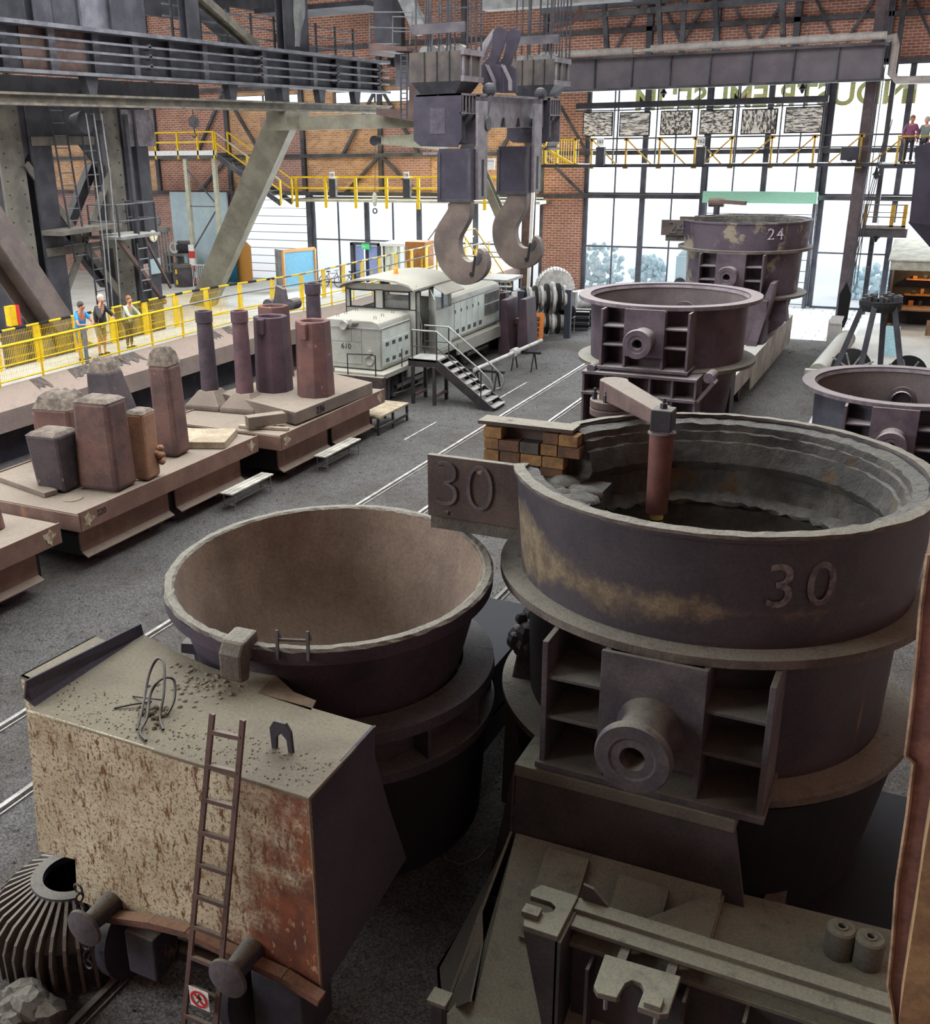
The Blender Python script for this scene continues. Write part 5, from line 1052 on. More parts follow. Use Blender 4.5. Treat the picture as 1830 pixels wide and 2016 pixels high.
for a_, c_ in (((26.6, 7.2), (30.2, 3.0)), ((30.2, 7.2), (26.6, 2.6))): b = MB(); b.bar((-28.2, a_[0], a_[1]), (-28.2, c_[0], c_[1]), .35, .3, (1, 0, 0)); b.build('brace', M_gird, PCn)
for z in (8.1, 4.6): b = MB(); b.box(-27.0, -26.86, 26.2, 29.8, z-.16, z+.12); b.build('cross_plate', M_riv, PCn)
rv = MB()
for y0, y1 in ((25.0, 25.8), (29.7, 30.4)):
    for z in np.arange(.6, 9.2, .42):
        for y in (y0+.08, y1-.08): rv.sph((-26.99, y, z), .03, nu=6, nv=4)
o = stuff(rv.build('rivets', M_gird, PCn))
q = MB(); q.box(-26.9, -26.86, 30.55, 32.25, 7.85, 9.1); tag(q.build('sign_board', steel('board_mauve', (140, 132, 140), None, 3)), 'large plain mauve board high on the portal column', 'sign')
def clock():
    t = thing('wall_clock', 'round cream clock on the portal column', 'clock', (-26.88, 31.6, 4.45))
    MY = Matrix.Rotation(PI/2, 3, 'Y'); b = MB(); b.lathe((-26.9, 31.6, 4.66), [(0, .06), (.2, .06), (.215, .03), (.215, 0)], 28, M=MY); b.build('face', plain('cream', (236, 226, 190)), t)
    b = MB(); b.bar((-26.83, 31.6, 4.66), (-26.83, 31.63, 4.5), .02, .01, (1, 0, 0)); b.bar((-26.83, 31.6, 4.66), (-26.83, 31.66, 4.76), .025, .01, (1, 0, 0)); b.build('hand', M_hole, t)
    b = MB()
    for k in range(12): a_ = k*PI/6; b.box(-26.84, -26.835, 31.6+.165*math.sin(a_)-.008, 31.6+.165*math.sin(a_)+.008, 4.66+.165*math.cos(a_)-.014, 4.66+.165*math.cos(a_)+.014)
    b.build('hour_mark', M_hole, t)
clock()
for k, (a_, c_, m, l) in enumerate((((271, 522), (297, 545), (150, 130, 122), 'small brown blank sign plate on the portal column, left of the pale blue one'), ((293, 511), (318, 537), (150, 172, 178), 'small pale blue sign plate on the portal column, right of the brown one'))):
    p0, p1 = X(a_[0], a_[1], -26.8), X(c_[0], c_[1], -26.8); q = MB(); q.box(-26.82, -26.8, p0.y, p1.y, p1.z, p0.z); tag(q.build('sign_plate', plain('plate%d' % k, m)), l, 'sign')
q = MB(); p0 = X(281, 556, -26.8); q.tube(p0+Vector((0, 0, .2)), p0, .05, 8); q.sph(p0-Vector((0, 0, .05)), .1, .1, .1); tag(q.build('lamp', M_grey), 'small grey lamp fixture below the two sign plates', 'lamp')
# ladders, cage platform and pipes in front of the column
def ladderthing(label, y, x, z0, z1, w=.42, m=M_gir, lean=0, group='steel ladders at the portal column'):
    t = thing('ladder', label, 'ladder', (x, y, z0), group)
    for s in (-w/2, w/2): b = MB(); b.bar((x, y+s, z0), (x, y+s+lean, z1), .05, .04, (1, 0, 0)); b.build('stile', M_gird, t)
    for k in range(int((z1-z0)/.36)): f = (k+.5)/int((z1-z0)/.36); b = MB(); zz = z0+(z1-z0)*f; b.tube((x, y-w/2+lean*f, zz), (x, y+w/2+lean*f, zz), .022, 6); b.build('rung', m, t)
ladderthing('long upper ladder at the left side of the portal column', 27.35, -26.5, 4.2, 9.2, .6, lean=-.3)
ladderthing('lower ladder standing on the floor at the portal column', 27.9, -26.3, 0.0, 4.8, .5)
ladderthing('caged ladder below the small platform on the portal column', 28.9, -25.1, 0, 4.7, .5, M_grey)
ladderthing('short ladder high up beside the round floodlight', 28.4, -26.5, 6.4, 9.1, .6)
PF = thing('column_platform', 'small railed landing half way up the portal column', 'platform', (-26, 29.2, 4.9))
b = MB(); b.box(-26.9, -25.4, 28.2, 30.3, 4.85, 4.95); b.build('deck', M_grey, PF)
for x in (-26.8, -25.5):
    for y in (28.25, 29.25, 30.2): b = MB(); b.tube((x, y, 4.9), (x, y, 6.0), .035, 6); b.build('post', M_gird, PF)
for z in (5.45, 6.0): b = MB(); b.pipe([(-26.8, 28.25, z), (-25.5, 28.25, z), (-25.5, 30.2, z), (-26.8, 30.2, z)], .03, 6); b.build('rail', M_gir, PF)
b = MB(); b.bar((-25.6, 28.3, 4.85), (-25.6, 30.4, 2.4), .14, .12, (1, 0, 0)); b.bar((-25.6, 29.6, 4.85), (-25.6, 30.8, 2.9), .08, .08, (1, 0, 0)); b.build('brace', M_brown, PF)
b = MB(); b.box(-25.95, -25.8, 29.5, 29.65, .2, 8.9); b.build('post', M_gird, PF)
b = MB(); b.prism([(-26.9, 26.1, 5.3), (-26.9, 29.0, 5.35), (-26.9, 29.0, 5.2), (-26.9, 26.1, 5.15)], (.9, 0, 0)); b.build('shelf', M_riv, PF)
tb = MB(); 
for y, yy in ((27.9, 28.0), (28.25, 28.2), (28.6, 28.6)): tb.pipe([(-25.2, y-.9, 8.9), (-25.2, y-.8, 7), (-25.2, yy-.9, 4.6), (-25.2, yy-1, 2.8), (-25.2, yy-1, 0)], .022, 6)
tag(tb.build('conduit', M_grey), 'three thin vertical conduits in front of the portal column', 'pipe')
FL = thing('floodlight', 'round black floodlight hanging below the crane girder', 'floodlight', (-25.9, 29.15, 8.2)); p0 = X(163, 240, -25.7)
b = MB(); b.tube(p0+Vector((-.4, 0, 0)), p0+Vector((.1, 0, 0)), .24, 20, .36); b.build('housing', M_gird, FL, smooth=40); b = MB(); b.tube(p0+Vector((0, 0, .2)), p0+Vector((0, 0, .95)), .05, 6); b.build('bracket', M_gird, FL)
b = MB(); p1 = X(196, 250, -25.9); b.tube(p1+Vector((0, 0, -.2)), p1+Vector((0, 0, .2)), .16, 14); b.box(p1.x-.1, p1.x+.1, p1.y-.14, p1.y+.14, p1.z-1.2, p1.z-.1); tag(b.build('lamp', M_gird), 'black cylindrical lamp on a bracket, right of the round floodlight', 'lamp')
# big buttress struts
M_but = steel('strut_grey', (132, 128, 112), (108, 104, 92), 1, spot=(1.6, .66, (96, 92, 84)), dust=(158, 154, 136), bump=.4)
b = MB(); a_, c_ = Vector((-25.4, 38.9, 9.0)), Vector((-34.3, 43.6, -.1)); dd = (c_-a_).normalized()
b.bar(a_, c_, 1.15, .8, (0, 1, .3)); bt = tag(b.build('buttress_strut', M_but, bev=.03), 'thick slanting grey strut from the crane beam down to the pale floor', 'strut')
b = MB(); b.box(-25.9, -24.9, 38.2, 39.9, 8.35, 9.08); b.box(-25.3, -18.4, 39.1, 39.5, 8.35, 8.9); b.build('head_block', M_but, bt)
for y in (27.3,):
    a_, c_ = X(-60, 395, -25.5), X(112, 650, -24.8); b = MB(); b.ibeam(a_, c_, .9, .95, .06, (1, .2, 0)); tag(b.build('diagonal_strut', steel('strut_brown', (104, 92, 86), (80, 70, 68), 1, spot=(5, .7, (160, 150, 140)), dust=(140, 120, 100))), 'broad dark diagonal beam with chalk marks at the left frame edge', 'strut')
pn = thing('padded_post', 'yellow padded post with a red edge at the left railing', 'post', (-24.4, 21.9, 0)); p0, p1 = X(17, 604, -24.3), X(36, 640, -24.3)
b = MB(); b.box(-24.5, -24.3, p0.y, p1.y, p1.z, p0.z); b.build('pad', M_yel, pn); b = MB(); b.box(-24.5, -24.28, p1.y, p1.y+.12, p1.z, p0.z); b.build('edge', M_red, pn); b = MB(); b.box(-24.45, -24.35, p0.y+.1, p0.y+.25, 0, p1.z); b.build('post', M_brown, pn)
# lattice truss at the far left
LT = thing('lattice_truss', 'tan lattice truss at the left frame edge behind the portal column', 'truss', (-33, 27, 0))
for px in (8, 30): p0 = X(px, 400, -31); b = MB(); b.box(-31.1, -30.9, p0.y-.14, p0.y+.14, 0, 11); b.build('chord', steel('tan_lattice', (168, 142, 116), None, 3) if 'tan_lattice' not in bpy.data.materials else bpy.data.materials['tan_lattice'], LT)
for k in range(6): b = MB(); b.bar((-30.9, 26.6, 1.5+k*1.5), (-30.9, 29.2, 3.2+k*1.5 if k % 2 else .4+k*1.5), .14, .1, (1, 0, 0)); b.build('lacing', bpy.data.materials['tan_lattice'], LT)
# ============================================================ hooks
M_hk = steel('hook_steel', (112, 100, 92), (86, 76, 72), 1.2, spot=(1.6, .64, (140, 122, 98)), dust=(176, 170, 156), bump=.2)
M_blkp = steel('crane_purple', (62, 58, 70), (48, 45, 56), 1.5, bump=.05); M_hbeam = steel('hook_beam_grey', (126, 120, 124), (100, 94, 100), 2, streak=(3, .64, (160, 154, 152)), bump=.1)
Yn = 31.0
def H_(x, y, yy=Yn): return Y(x, y, yy)
SB = thing('spreader_beam', 'dark spreader beam with two boxed ends carrying the ladle hooks', 'crane beam', (-14.2, 33.5, 8))
xr_, xl_ = -13.86, -15.4
def endbox(off):
    f = [H_(*p) for p in ((814, 187), (908, 183), (908, 273), (899, 290), (828, 288), (814, 277))]
    b = MB(); b.prism([p+off for p in f], (0, .06, 0)); bx = b.build('end_plate', M_blkp, SB)
    p = [H_(*q)+off+Vector((0, -.01, 0)) for q in ((846, 213), (876, 213), (876, 264), (846, 264))]; b = MB(); b.prism(p, (0, .01, 0)); b.build('patch', steel('patch_violet', (78, 72, 84), None, 3) if 'patch_violet' not in bpy.data.materials else bpy.data.materials['patch_violet'], bx)
    x = xr_+off.x; y0 = Yn+off.y; zt, zb = 9.2, 7.75; 
    b = MB(); b.box(xl_+off.x, x, y0+1.12, y0+1.18, zb, zt); b.box(xl_+off.x, x, y0, y0+1.18, zt-.03, zt+.03); b.box(xl_+off.x+.2, x, y0, y0+1.18, zb-.28, zb-.2)
    b.prism([(x, y0, zb), (x, y0+1.18, zb), (x-.15, y0+1.1, zb-.28), (x-.15, y0, zb-.28)], (-.04, 0, 0)); b.build('end_frame', M_hbeam, SB)
    b = MB()
    for k in range(5): yy = y0+.1+k*.25; b.box(x-.04, x, yy, yy+.04, zt-.52, zt)
    b.box(x-.06, x+.01, y0, y0+1.18, zt-.56, zt-.52); b.build('grille_bars', M_hbeam, SB)
    b = MB(); b.tube((x-.3, y0+.6, zb+.05), (x-.3, y0+.6, zb+.75), .15, 12); b.sph((x-.25, y0+.6, zb+.85), .2, .22, .14); b.build('swivel', M_frame, SB)
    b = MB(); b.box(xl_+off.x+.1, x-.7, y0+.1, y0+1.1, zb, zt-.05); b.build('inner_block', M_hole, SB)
endbox(Vector((0, 0, 0))); endbox(Vector((.35, 7.0, .02)))
b = MB(); b.box(-14.6, -13.75, Yn+1.18, Yn+7.0, 8.25, 9.2); b.box(-14.7, -13.6, Yn+1.18, Yn+7.0, 9.16, 9.24); b.build('beam', M_hbeam, SB)
b = MB()
for k in range(4): y = Yn+1.7+k*1.35; b.prism([(-13.74, y-.12, 8.27), (-13.74, y+.12, 8.27), (-13.74, y, 8.55)], (.06, 0, 0))
b.build('notch', M_hole, SB)
for y in (Yn+1.55, Yn+6.2):
    b = MB(); b.sph((-13.6, y, 9.35), .22, .22, .22); b.build('clevis', M_gird, SB); b = MB(); b.bar((-13.55, y, 9.3), (-13.5, y-.5, 8.45), .12, .1); b.tube((-13.6, y-.5, 8.35), (-13.4, y-.5, 8.35), .22, 14); b.build('link', M_gird, SB)
# curved centre bracket
cp = [(890, 860), (900, 690), (985, 600), (1010, 490), (1020, 340), (1060, 290), (1110, 280), (1155, 310), (1165, 370), (1130, 500), (1060, 680), (1120, 720), (1130, 980), (960, 980)]
for k, yy in enumerate((33.2, 33.9)):
    b = MB(); b.prism([Y(780+x/5.382, y/5.382, 33.2)+Vector((.18*k, yy-33.2, .0)) for x, y in cp], (0, .12, 0)); b.build('gooseneck_plate', M_blkp, SB, bev=.015)
for x0 in (935, 1105): b = MB(); b.prism([Y(780+x/5.382, y/5.382, 33.1) for x, y in ((x0, 680), (x0+35, 690), (x0+110, 860), (x0+110, 960), (x0+80, 960), (x0+80, 860))], (0, .1, 0)); b.build('rib', M_hbeam, SB)
b = MB(); b.prism([Y(780+x/5.382, y/5.382, 34.4) for x, y in ((830, 560), (1020, 310), (1040, 330), (900, 640), (850, 650))], (0, .3, 0)); b.build('arm', M_hbeam, SB)
# hangers and hooks
def hook(off, label):
    t = thing('ladle_hook', label, 'crane hook', Vector((-13.9, Yn+.3, 3.45))+off, 'ladle hooks')
    out = [(515, 100), (500, 180), (440, 280), (360, 400), (325, 520), (325, 640), (345, 760), (400, 900), (480, 1000), (580, 1080), (680, 1110), (800, 1095), (900, 1030), (960, 940), (975, 850), (960, 760), (920, 690), (870, 655), (850, 690), (835, 760), (800, 820), (740, 830), (680, 790), (640, 720), (625, 640), (630, 540), (680, 450), (740, 340), (765, 250), (765, 100)]
    P = [Y(800+x/6.1, 380+y/6.1, Yn)+off for x, y in out]
    P = [p for i in range(len(P)) for p in ((P[i],) if i in (0, len(P)-1) else (P[i]*.75+P[i-1]*.25, P[i]*.75+P[(i+1) % len(P)]*.25))]
    b = MB(); b.prism(P, (0, .34, 0)); b.build('blade', M_hk, t, bev=.02)
    b = MB(); b.prism([Y(800+x/6.1, 380+y/6.1, Yn)+off+Vector((0, -.02, 0)) for x, y in ((870, 715), (900, 730), (900, 790), (860, 865), (830, 860), (845, 770))], (0, .02, 0)); b.build('tip_plate', M_gird, t)
    b = MB(); b.bar(Y(935, 504, Yn)+off+Vector((0, -.02, 0)), Y(930, 543, Yn)+off+Vector((0, -.02, 0)), .06, .03, (0, 1, 0)); b.tube(Y(928, 540, Yn)+off+Vector((0, -.03, 0)), Y(928, 540, Yn)+off, .07, 12); b.build('latch', M_hole, t)
    b = MB(); p = [Y(*q, Yn)+off+Vector((0, -.03, 0)) for q in ((864, 293), (926, 293), (926, 396), (862, 396))]; b.prism(p, (0, .42, 0)); b.build('hanger_plate', M_blkp, t, bev=.01)
    b = MB(); p = [Y(*q, Yn)+off+Vector((0, -.06, 0)) for q in ((862, 300), (868, 300), (868, 392), (921, 392), (921, 300), (927, 300), (927, 398), (862, 398))]; b.prism(p, (0, .03, 0)); b.build('edge_frame', M_gird, t)
    b = MB(); p0 = Y(928, 190, Yn)+off; b.box(p0.x-.02, p0.x+.08, Yn+off.y+.35, Yn+off.y+1.1, 6.1, 9.0); b.build('side_strap', M_hbeam, t, bev=.02)
    b = MB(); b.box(p0.x+.081, p0.x+.086, Yn+off.y+.62, Yn+off.y+.8, 6.2, 7.3); b.build('slot', M_hole, t)
hook(Vector((0, 0, 0)), 'nearer big laminated ladle hook, left of the pair above the locomotive'); hook(Vector((.17, 4.5, 0)), 'farther big laminated ladle hook, right of the pair beside the brick pier')
# rope blocks
def ropeblock(off, label, k):
    t = thing('rope_block', label, 'rope block', Vector((-14.8, Yn+.6, 9.5))+off, 'rope blocks above the spreader beam')
    x0, x1 = -15.62+off.x, -13.87+off.x; y0 = Yn+off.y; z0, z1 = 9.58+off.z, 10.42+off.z
    b = MB(); b.box(x0, x1, y0, y0+1.4, z0, z1); b.build('housing', steel('block_brown', (84, 76, 70), (60, 56, 56), 1.5, streak=(3, .6, (110, 96, 80))) if 'block_brown' not in bpy.data.materials else bpy.data.materials['block_brown'], t)
    b = MB()
    for i in range(3): b.box(x0+.5+i*.42, x0+.54+i*.42, y0-.02, y0, z0, z1)
    b.build('seam', M_hole, t)
    b = MB(); b.hexa([(x0+.3, y0+.2, z0-.38), (x1-.3, y0+.2, z0-.38), (x1-.2, y0+1.1, z0-.38), (x0+.4, y0+1.1, z0-.38), (x0+.05, y0, z0), (x1, y0, z0), (x1, y0+1.4, z0), (x0+.05, y0+1.4, z0)]); b.build('taper', M_gird, t)
    b = MB()
    for z in (z0, z1-.1): b.box(x1, x1+.1, y0-.05, y0+1.5, z-.02, z+.14)
    for yy in (.02, .55, 1.3): b.box(x1, x1+.06, y0+yy, y0+yy+.1, z0, z1)
    b.build('end_frame', M_hbeam, t)
    b = MB(); b.box(x0+.1, x1+.1, y0, y0+.1, z1+.5, z1+.78); b.build('guide_bar', M_frame, t)
    for i in range(5): b = MB(); b.tube((x0+.25+i*.3, y0+.5, z1+.05), (x0+.25+i*.3, y0+.85, z1+.05), .16, 12); b.build('sheave', M_grey, t)
    rr = random.Random(k)
    for i in range(14):
        x = x0+.1+(x1-x0-.1)*i/13+rr.uniform(-.03, .03); y = y0+rr.choice((.3, .7, 1.1)); b = MB(); b.tube((x, y, z1), (x+.05, y+.1, 16.5), .025, 6); b.build('rope', M_gird, t)
    b = MB()
    for yy in (y0+1.0, y0+1.4): b.tube((x1+.05, yy, z1), (x1+.05, yy, z1+2.2), .03, 6)
    for i in range(7): b.tube((x1+.05, y0+1.0, z1+.2+.3*i), (x1+.05, y0+1.4, z1+.2+.3*i), .02, 5)
    b.pipe([(x1+.05, y0+1.4, z1+2.2), (x0, y0+1.4, z1+2.2)], .03, 6); b.pipe([(x1+.05, y0+1.4, z1+1.3), (x0, y0+1.4, z1+1.3)], .02, 6); b.build('ladder', M_gird, t)
ropeblock(Vector((0, 0, 0)), 'nearer rope block with hoist ropes above the left end of the spreader beam', 1); ropeblock(Vector((.5, 7.0, .1)), 'farther rope block with hoist ropes above the right end of the spreader beam', 2)
b = MB(); a_ = Y(870, 0, 40); b.box(-17.6, -11.5, 40.2, 40.8, 13.6, 14.3); b.box(-17.6, -11.8, 41.2, 42, 12.6, 13.4)
TB = tag(b.build('trolley_beam', M_grey), 'pale perforated beams of the crane trolley above the rope blocks', 'crane beam')
b = MB(); 
for k in range(40):
    for z in (13.8, 14.05): b.box(-17.4+k*.15, -17.34+k*.15, 40.19, 40.2, z, z+.06)
b.build('perforation', M_hole, TB)
# ============================================================ second crane girder at right, post, pipes
G2 = thing('bridge_girder', 'grey plate girder spanning above the window wall', 'crane girder', (-10.4, 49.6, 9.9))
b = MB(); b.prism([(-19, 49.5, 9.92), (-3.3, 49.5, 9.85), (-3.5, 49.5, 11.2), (-19, 49.5, 11.25)], (0, .1, 0)); b.build('web', steel('girder_mauve', (122, 116, 122), (108, 102, 110), 1, bump=.05), G2)
b = MB(); b.box(-4.2, -3.5, 49.62, 50.3, 9.95, 11.1); b.box(-19, -3.3, 49.2, 49.6, 9.82, 9.92); b.box(-19, -3.3, 49.2, 49.6, 11.15, 11.25); b.build('flange', M_girder, G2)
for i in range(9): x = -17.2+i*1.72; b = MB(); b.box(x-.03, x+.03, 49.36, 49.5, 9.9, 11.2); b.build('stiffener', M_girder, G2)
M_ins = steel('insulated_pipe', (196, 190, 184), (170, 164, 160), 3, bump=.2)
b = MB(); b.tube((-18.2, 49.2, 11.42), (-13.7, 49.2, 11.42), .15, 12); b.tube((-12.9, 49.2, 11.46), (-3.4, 49.2, 11.5), .15, 12); b.tube((-13.7, 49.2, 11.4), (-12.9, 49.2, 11.42), .07, 8); tag(b.build('pipe', M_ins, smooth=40), 'lagged pale pipe lying along the top of the bridge girder', 'pipe')
b = MB(); q = [Y(1742, 78, 50), Y(1760, 72, 50), Y(1762, 90, 50), Y(1754, 145, 50), Y(1765, 158, 50), Y(1870, 156, 50)]; b.pipe(q, .16, 10); tag(b.build('pipe', M_ins, smooth=60), 'lagged pale pipe bending down at the right of the tall post', 'pipe')
b = MB(); b.pipe([(-19, 51.8, 13.6), (-14, 51.8, 13.7), (-9, 51.8, 13.85)], .22, 10); b.pipe([(-9, 51.8, 13.85), (-2, 51.8, 13.3), (8, 51.8, 12.9)], .1, 8); tag(b.build('pipe', M_gir, smooth=60), 'dark pipe running along the brick above the bridge girder', 'pipe')
b = MB(); b.pipe([Y(1085, 52, 48), Y(1125, 45, 48), Y(1142, 25, 48), Y(1142, -20, 48)], .1, 8); tag(b.build('pipe', M_rust, smooth=60), 'brown bent pipe beside the rope block ladder', 'pipe')
b = MB()
for z in (13.1,): b.bar((-18, 51, z), (8, 51, z+.4), .2, .25)
for x in (-15.4, -12.9, -10.4, -7.6): b.ibeam((x-.5, 51, 15.5), (x, 51, 11.4), .22, .22, .03, (0, 1, 0))
struct(b.build('trim_3', M_girder))
PT = thing('tall_post', 'tall brown steel post in front of the window wall on the right', 'column', (-3.85, 50.5, 0))
b = MB(); b.ibeam((-3.86, 50.5, 0), (-3.76, 50.5, 14.5), .5, .5, .06, (0, 1, 0)); b.build('shaft', steel('post_brown', (104, 92, 94), (84, 74, 78), 2, bump=.1), PT)
b = MB(); 
for dx in (-.12, 0, .12): b.tube((-3.5+dx, 50.1, 1.6), (-3.5+dx, 50.1, 12.5), .02, 5)
b.build('rope', M_gird, PT)
b = MB(); b.box(-12.1, -11.9, 51, 51.2, 10, 14); b.box(-3.2, -3.0, 52, 52.4, 0, 14); struct(b.build('trim_4', M_girder))
# walkway in front of the windows
M_och = steel('ochre_paint', (206, 164, 60), (176, 138, 50), 3)
WW = thing('window_walkway', 'slim truss walkway with ochre posts crossing in front of the big windows', 'walkway', (-9, 50, 6.5))
b = MB(); b.box(-18.4, 2, 49.7, 50.9, 6.52, 6.66); b.build('deck', M_gird, WW)
for z in (7.78, 7.3): b = MB(); b.tube((-16.4, 49.8, z), (2, 49.8, z), .03, 6); b.build('rail', M_girder, WW)
for i, x in enumerate((-15.6, -13.95, -12.4, -10.8, -9.2, -7.5, -5.75, -3.9, -2.2, -.5)):
    b = MB(); b.box(x-.04, x+.04, 49.78, 49.86, 6.5, 7.8); b.box(x-.12, x+.12, 49.78, 49.84, 7.68, 7.82); b.box(x-.12, x+.12, 49.78, 49.84, 6.45, 6.6); b.build('post', M_och, WW)
    s_ = -1 if i > 3 else 1; b = MB(); b.bar((x, 49.82, 7.75), (x+s_*1.25, 49.82, 6.6), .06, .05, (0, 1, 0)); b.build('brace', M_och, WW)
b = MB()
for x in np.arange(-18.4, -16.2, .12): b.box(x-.008, x+.008, 49.8, 49.82, 6.6, 7.75)
for z in (6.7, 7.0, 7.3, 7.6): b.box(-18.4, -16.3, 49.8, 49.82, z-.008, z+.008)
b.box(-18.4, -16.2, 49.78, 49.84, 7.72, 7.8); b.box(-18.4, -16.2, 49.78, 49.84, 6.56, 6.7); b.bar((-18.3, 49.78, 7.6), (-16.4, 49.78, 6.6), .12, .06, (0, 1, 0))
for x in (-17.9, -17.3, -16.4): b.box(x-.05, x+.05, 49.78, 49.84, 6.5, 7.8)
b.build('mesh_guard', M_yel, WW)
for k, (px, n) in enumerate(((1182, '161'), (1379, '162'))):
    p = Y(px, 305, 49.6); t = thing('control_box', ('dark box tagged 161 at the left end of the window walkway', 'dark box tagged 162 at the middle of the window walkway')[k], 'box', (p.x, 49.6, p.z-.5))
    b = MB(); b.box(p.x-.2, p.x+.2, 49.45, 49.75, 6.6, p.z+.35); b.build('housing', M_gird, t, bev=.02)
    b = MB(); b.box(p.x-.17, p.x+.17, 49.44, 49.46, p.z+.4, p.z+.75); lb = b.build('number_tag', M_white, t); text(n, 'number', M_hole, (p.x, 49.43, p.z+.57), (1, 0, 0), (0, 0, 1), .22, lb, .003)
p = Y(1673, 303, 49.5); t = thing('floodlight', 'square dark floodlight standing on the window walkway left of the tall post', 'floodlight', (p.x, 49.5, 6.66)); b = MB(); b.box(p.x-.36, p.x+.36, 49.3, 49.6, p.z-.25, p.z+.28); b.build('housing', M_gird, t, bev=.03); b = MB(); b.pipe([(p.x-.3, 49.72, p.z-.3), (p.x-.3, 49.72, 6.64), (p.x+.3, 49.72, 6.64), (p.x+.3, 49.72, p.z-.3)], .025, 6); b.box(p.x-.1, p.x+.1, 49.5, 49.75, p.z-.3, p.z); b.build('bracket', M_gird, t)
# posters
def mat_photo(i):
    q = NT('photo_%d' % i); n = q.noise(1.6+.3*i, 3, .6, (1, 1, 2.2)); m = q.n('ShaderNodeTexNoise', i0=q.n('ShaderNodeMapping', i0=q.co, i1=(i*3.1, i, 0), i2=(0, (.5, -.5, .9, -.7, 0, .35)[i], 0), i3=((1.5, 1, 7), (1, 1, 9), (3, 1, 3), (2, 1, 5), (4, 1, 1.5), (1, 1, 8))[i]).outputs[0]); m.inputs['Scale'].default_value = 2.6; m.inputs['Detail'].default_value = 9; m.inputs['Roughness'].default_value = .75
    c = q.mix(q.ramp(m.outputs['Fac'], .47, .53), srgb((34, 32, 32)), srgb((214, 210, 200))); c = q.mix(q.ramp(n, .62, .7), c, srgb((128, 98, 70))); q.t.links.new(c, q.b.inputs['Base Color']); q.b.inputs['Roughness'].default_value = .4; return q.m
rects = ((1148, 221, 1205, 268), (1220, 221, 1278, 268), (1301, 218, 1360, 265.5), (1379, 216.5, 1441, 264), (1461, 215, 1527, 264), (1547, 211, 1617, 261.5))
names = ('leftmost framed steelworks photograph, next to the brick pier', 'second framed steelworks photograph from the left, showing diagonal lines', 'third framed steelworks photograph from the left', 'fourth framed steelworks photograph from the left', 'fifth framed steelworks photograph from the left', 'rightmost framed steelworks photograph in the window row')
for i, r in enumerate(rects):
    p0, p1 = Y(r[0], r[1], 50.3), Y(r[2], r[3], 50.3); t = thing('framed_photograph', names[i], 'picture', ((p0.x+p1.x)/2, 50.3, p1.z), 'photographs hung in the window')
    b = MB(); b.box(p0.x, p1.x, 50.28, 50.34, p1.z, p0.z); b.build('frame', M_hole, t); b = MB(); b.box(p0.x+.05, p1.x-.05, 50.26, 50.28, p1.z+.05, p0.z-.05); b.build('picture', mat_photo(i), t)
    b = MB(); b.tube((p0.x+.1, 50.31, p0.z), (p0.x+.1, 50.31, 9.15), .008, 5); b.tube((p1.x-.1, 50.31, p0.z), (p1.x-.1, 50.31, 9.15), .008, 5); b.build('wire', M_gird, t)
b = MB(); b.box(-16.6, -5.45, 50.3, 50.6, 9.1, 9.36); b.box(-16.6, -5.5, 50.3, 50.36, 8.98, 9.03); tag(b.build('hanging_beam', M_gird), 'dark horizontal bar from which the photographs hang', 'beam')
b = MB()
for x in (-14.75, -12.75, -10.9, -9.2, -7.3, -5.6): b.box(x-.03, x+.03, 50.4, 50.46, 6.6, 10.2)
struct(b.build('trim_5', M_girder))
for k, (px, py, l) in enumerate(((1306, 183, 'small black lantern hanging above the third photograph'), (1579, 174, 'small black lantern hanging above the rightmost photograph'), (1724, 343, 'small black bell lamp hanging right of the tall post, upper one'), (1724, 467, 'small black bell lamp hanging right of the tall post, below the basket'))):
    p = Y(px, py, 50.8); b = MB(); b.tube(p+Vector((0, 0, .25)), p+Vector((0, 0, 2.2 if k < 2 else .9)), .01, 4); b.lathe(p, [(0, .28), (.05, .2), (.08, .1), (.17, -.02), (.1, -.06), (.04, -.2), (0, -.22)], 10); tag(b.build('lantern', M_hole), l, 'lantern')
# railed basket at the window, far right
BK = thing('railed_basket', 'small yellow posted basket platform at the window right of the tall post', 'platform', (-2.5, 51, 4)); p0, p1 = Y(1703, 402, 51), Y(1782, 446, 51)
b = MB(); b.box(p0.x, p1.x, 50.6, 52.2, p1.z-.08, p1.z+.06); b.build('floor', M_grey, BK); b = MB(); b.box(p0.x-.2, p1.x+.1, 50.7, 52.2, p1.z-.45, p1.z-.08); b.build('support_beam', M_girder, BK)
for x in (p0.x+.08, (p0.x+p1.x)/2+.3, p1.x-.08): b = MB(); b.box(x-.08, x+.08, 50.6, 50.7, p1.z, p0.z); b.build('post', M_och, BK)
for z in (p0.z, (p0.z+p1.z)/2-.05): b = MB(); b.tube((p0.x, 50.62, z), (p1.x, 50.62, z), .025, 6); b.tube((p0.x+.1, 52, z+.1), (p1.x, 52, z+.1), .02, 6); b.build('rail', M_girder, BK)
# hopper top right
HP = thing('hopper', 'dark purple steel hopper cut by the right frame edge', 'hopper', (0, 30, 5)); b = MB()
q = [(-1.1, 7.55), (-.6, 7.72), (1.2, 7.72), (1.2, 5.5), (-.98, 5.75), (-1.02, 7.0)]; b.prism([(x, 30, z) for x, z in q], (0, 2, 0)); b.build('bin', M_blkp, HP)
b = MB(); b.hexa([(-.2, 30.3, 4.9), (1.2, 30.3, 4.6), (1.2, 31.5, 4.6), (-.2, 31.5, 4.9), (-1.0, 30, 5.75), (1.2, 30, 5.5), (1.2, 32, 5.5), (-1.0, 32, 5.75)]); b.build('cone', M_blkp, HP)
b = MB(); b.box(.9, 1.1, 30.8, 31.0, 0, 5.2); b.build('leg', M_gird, HP)
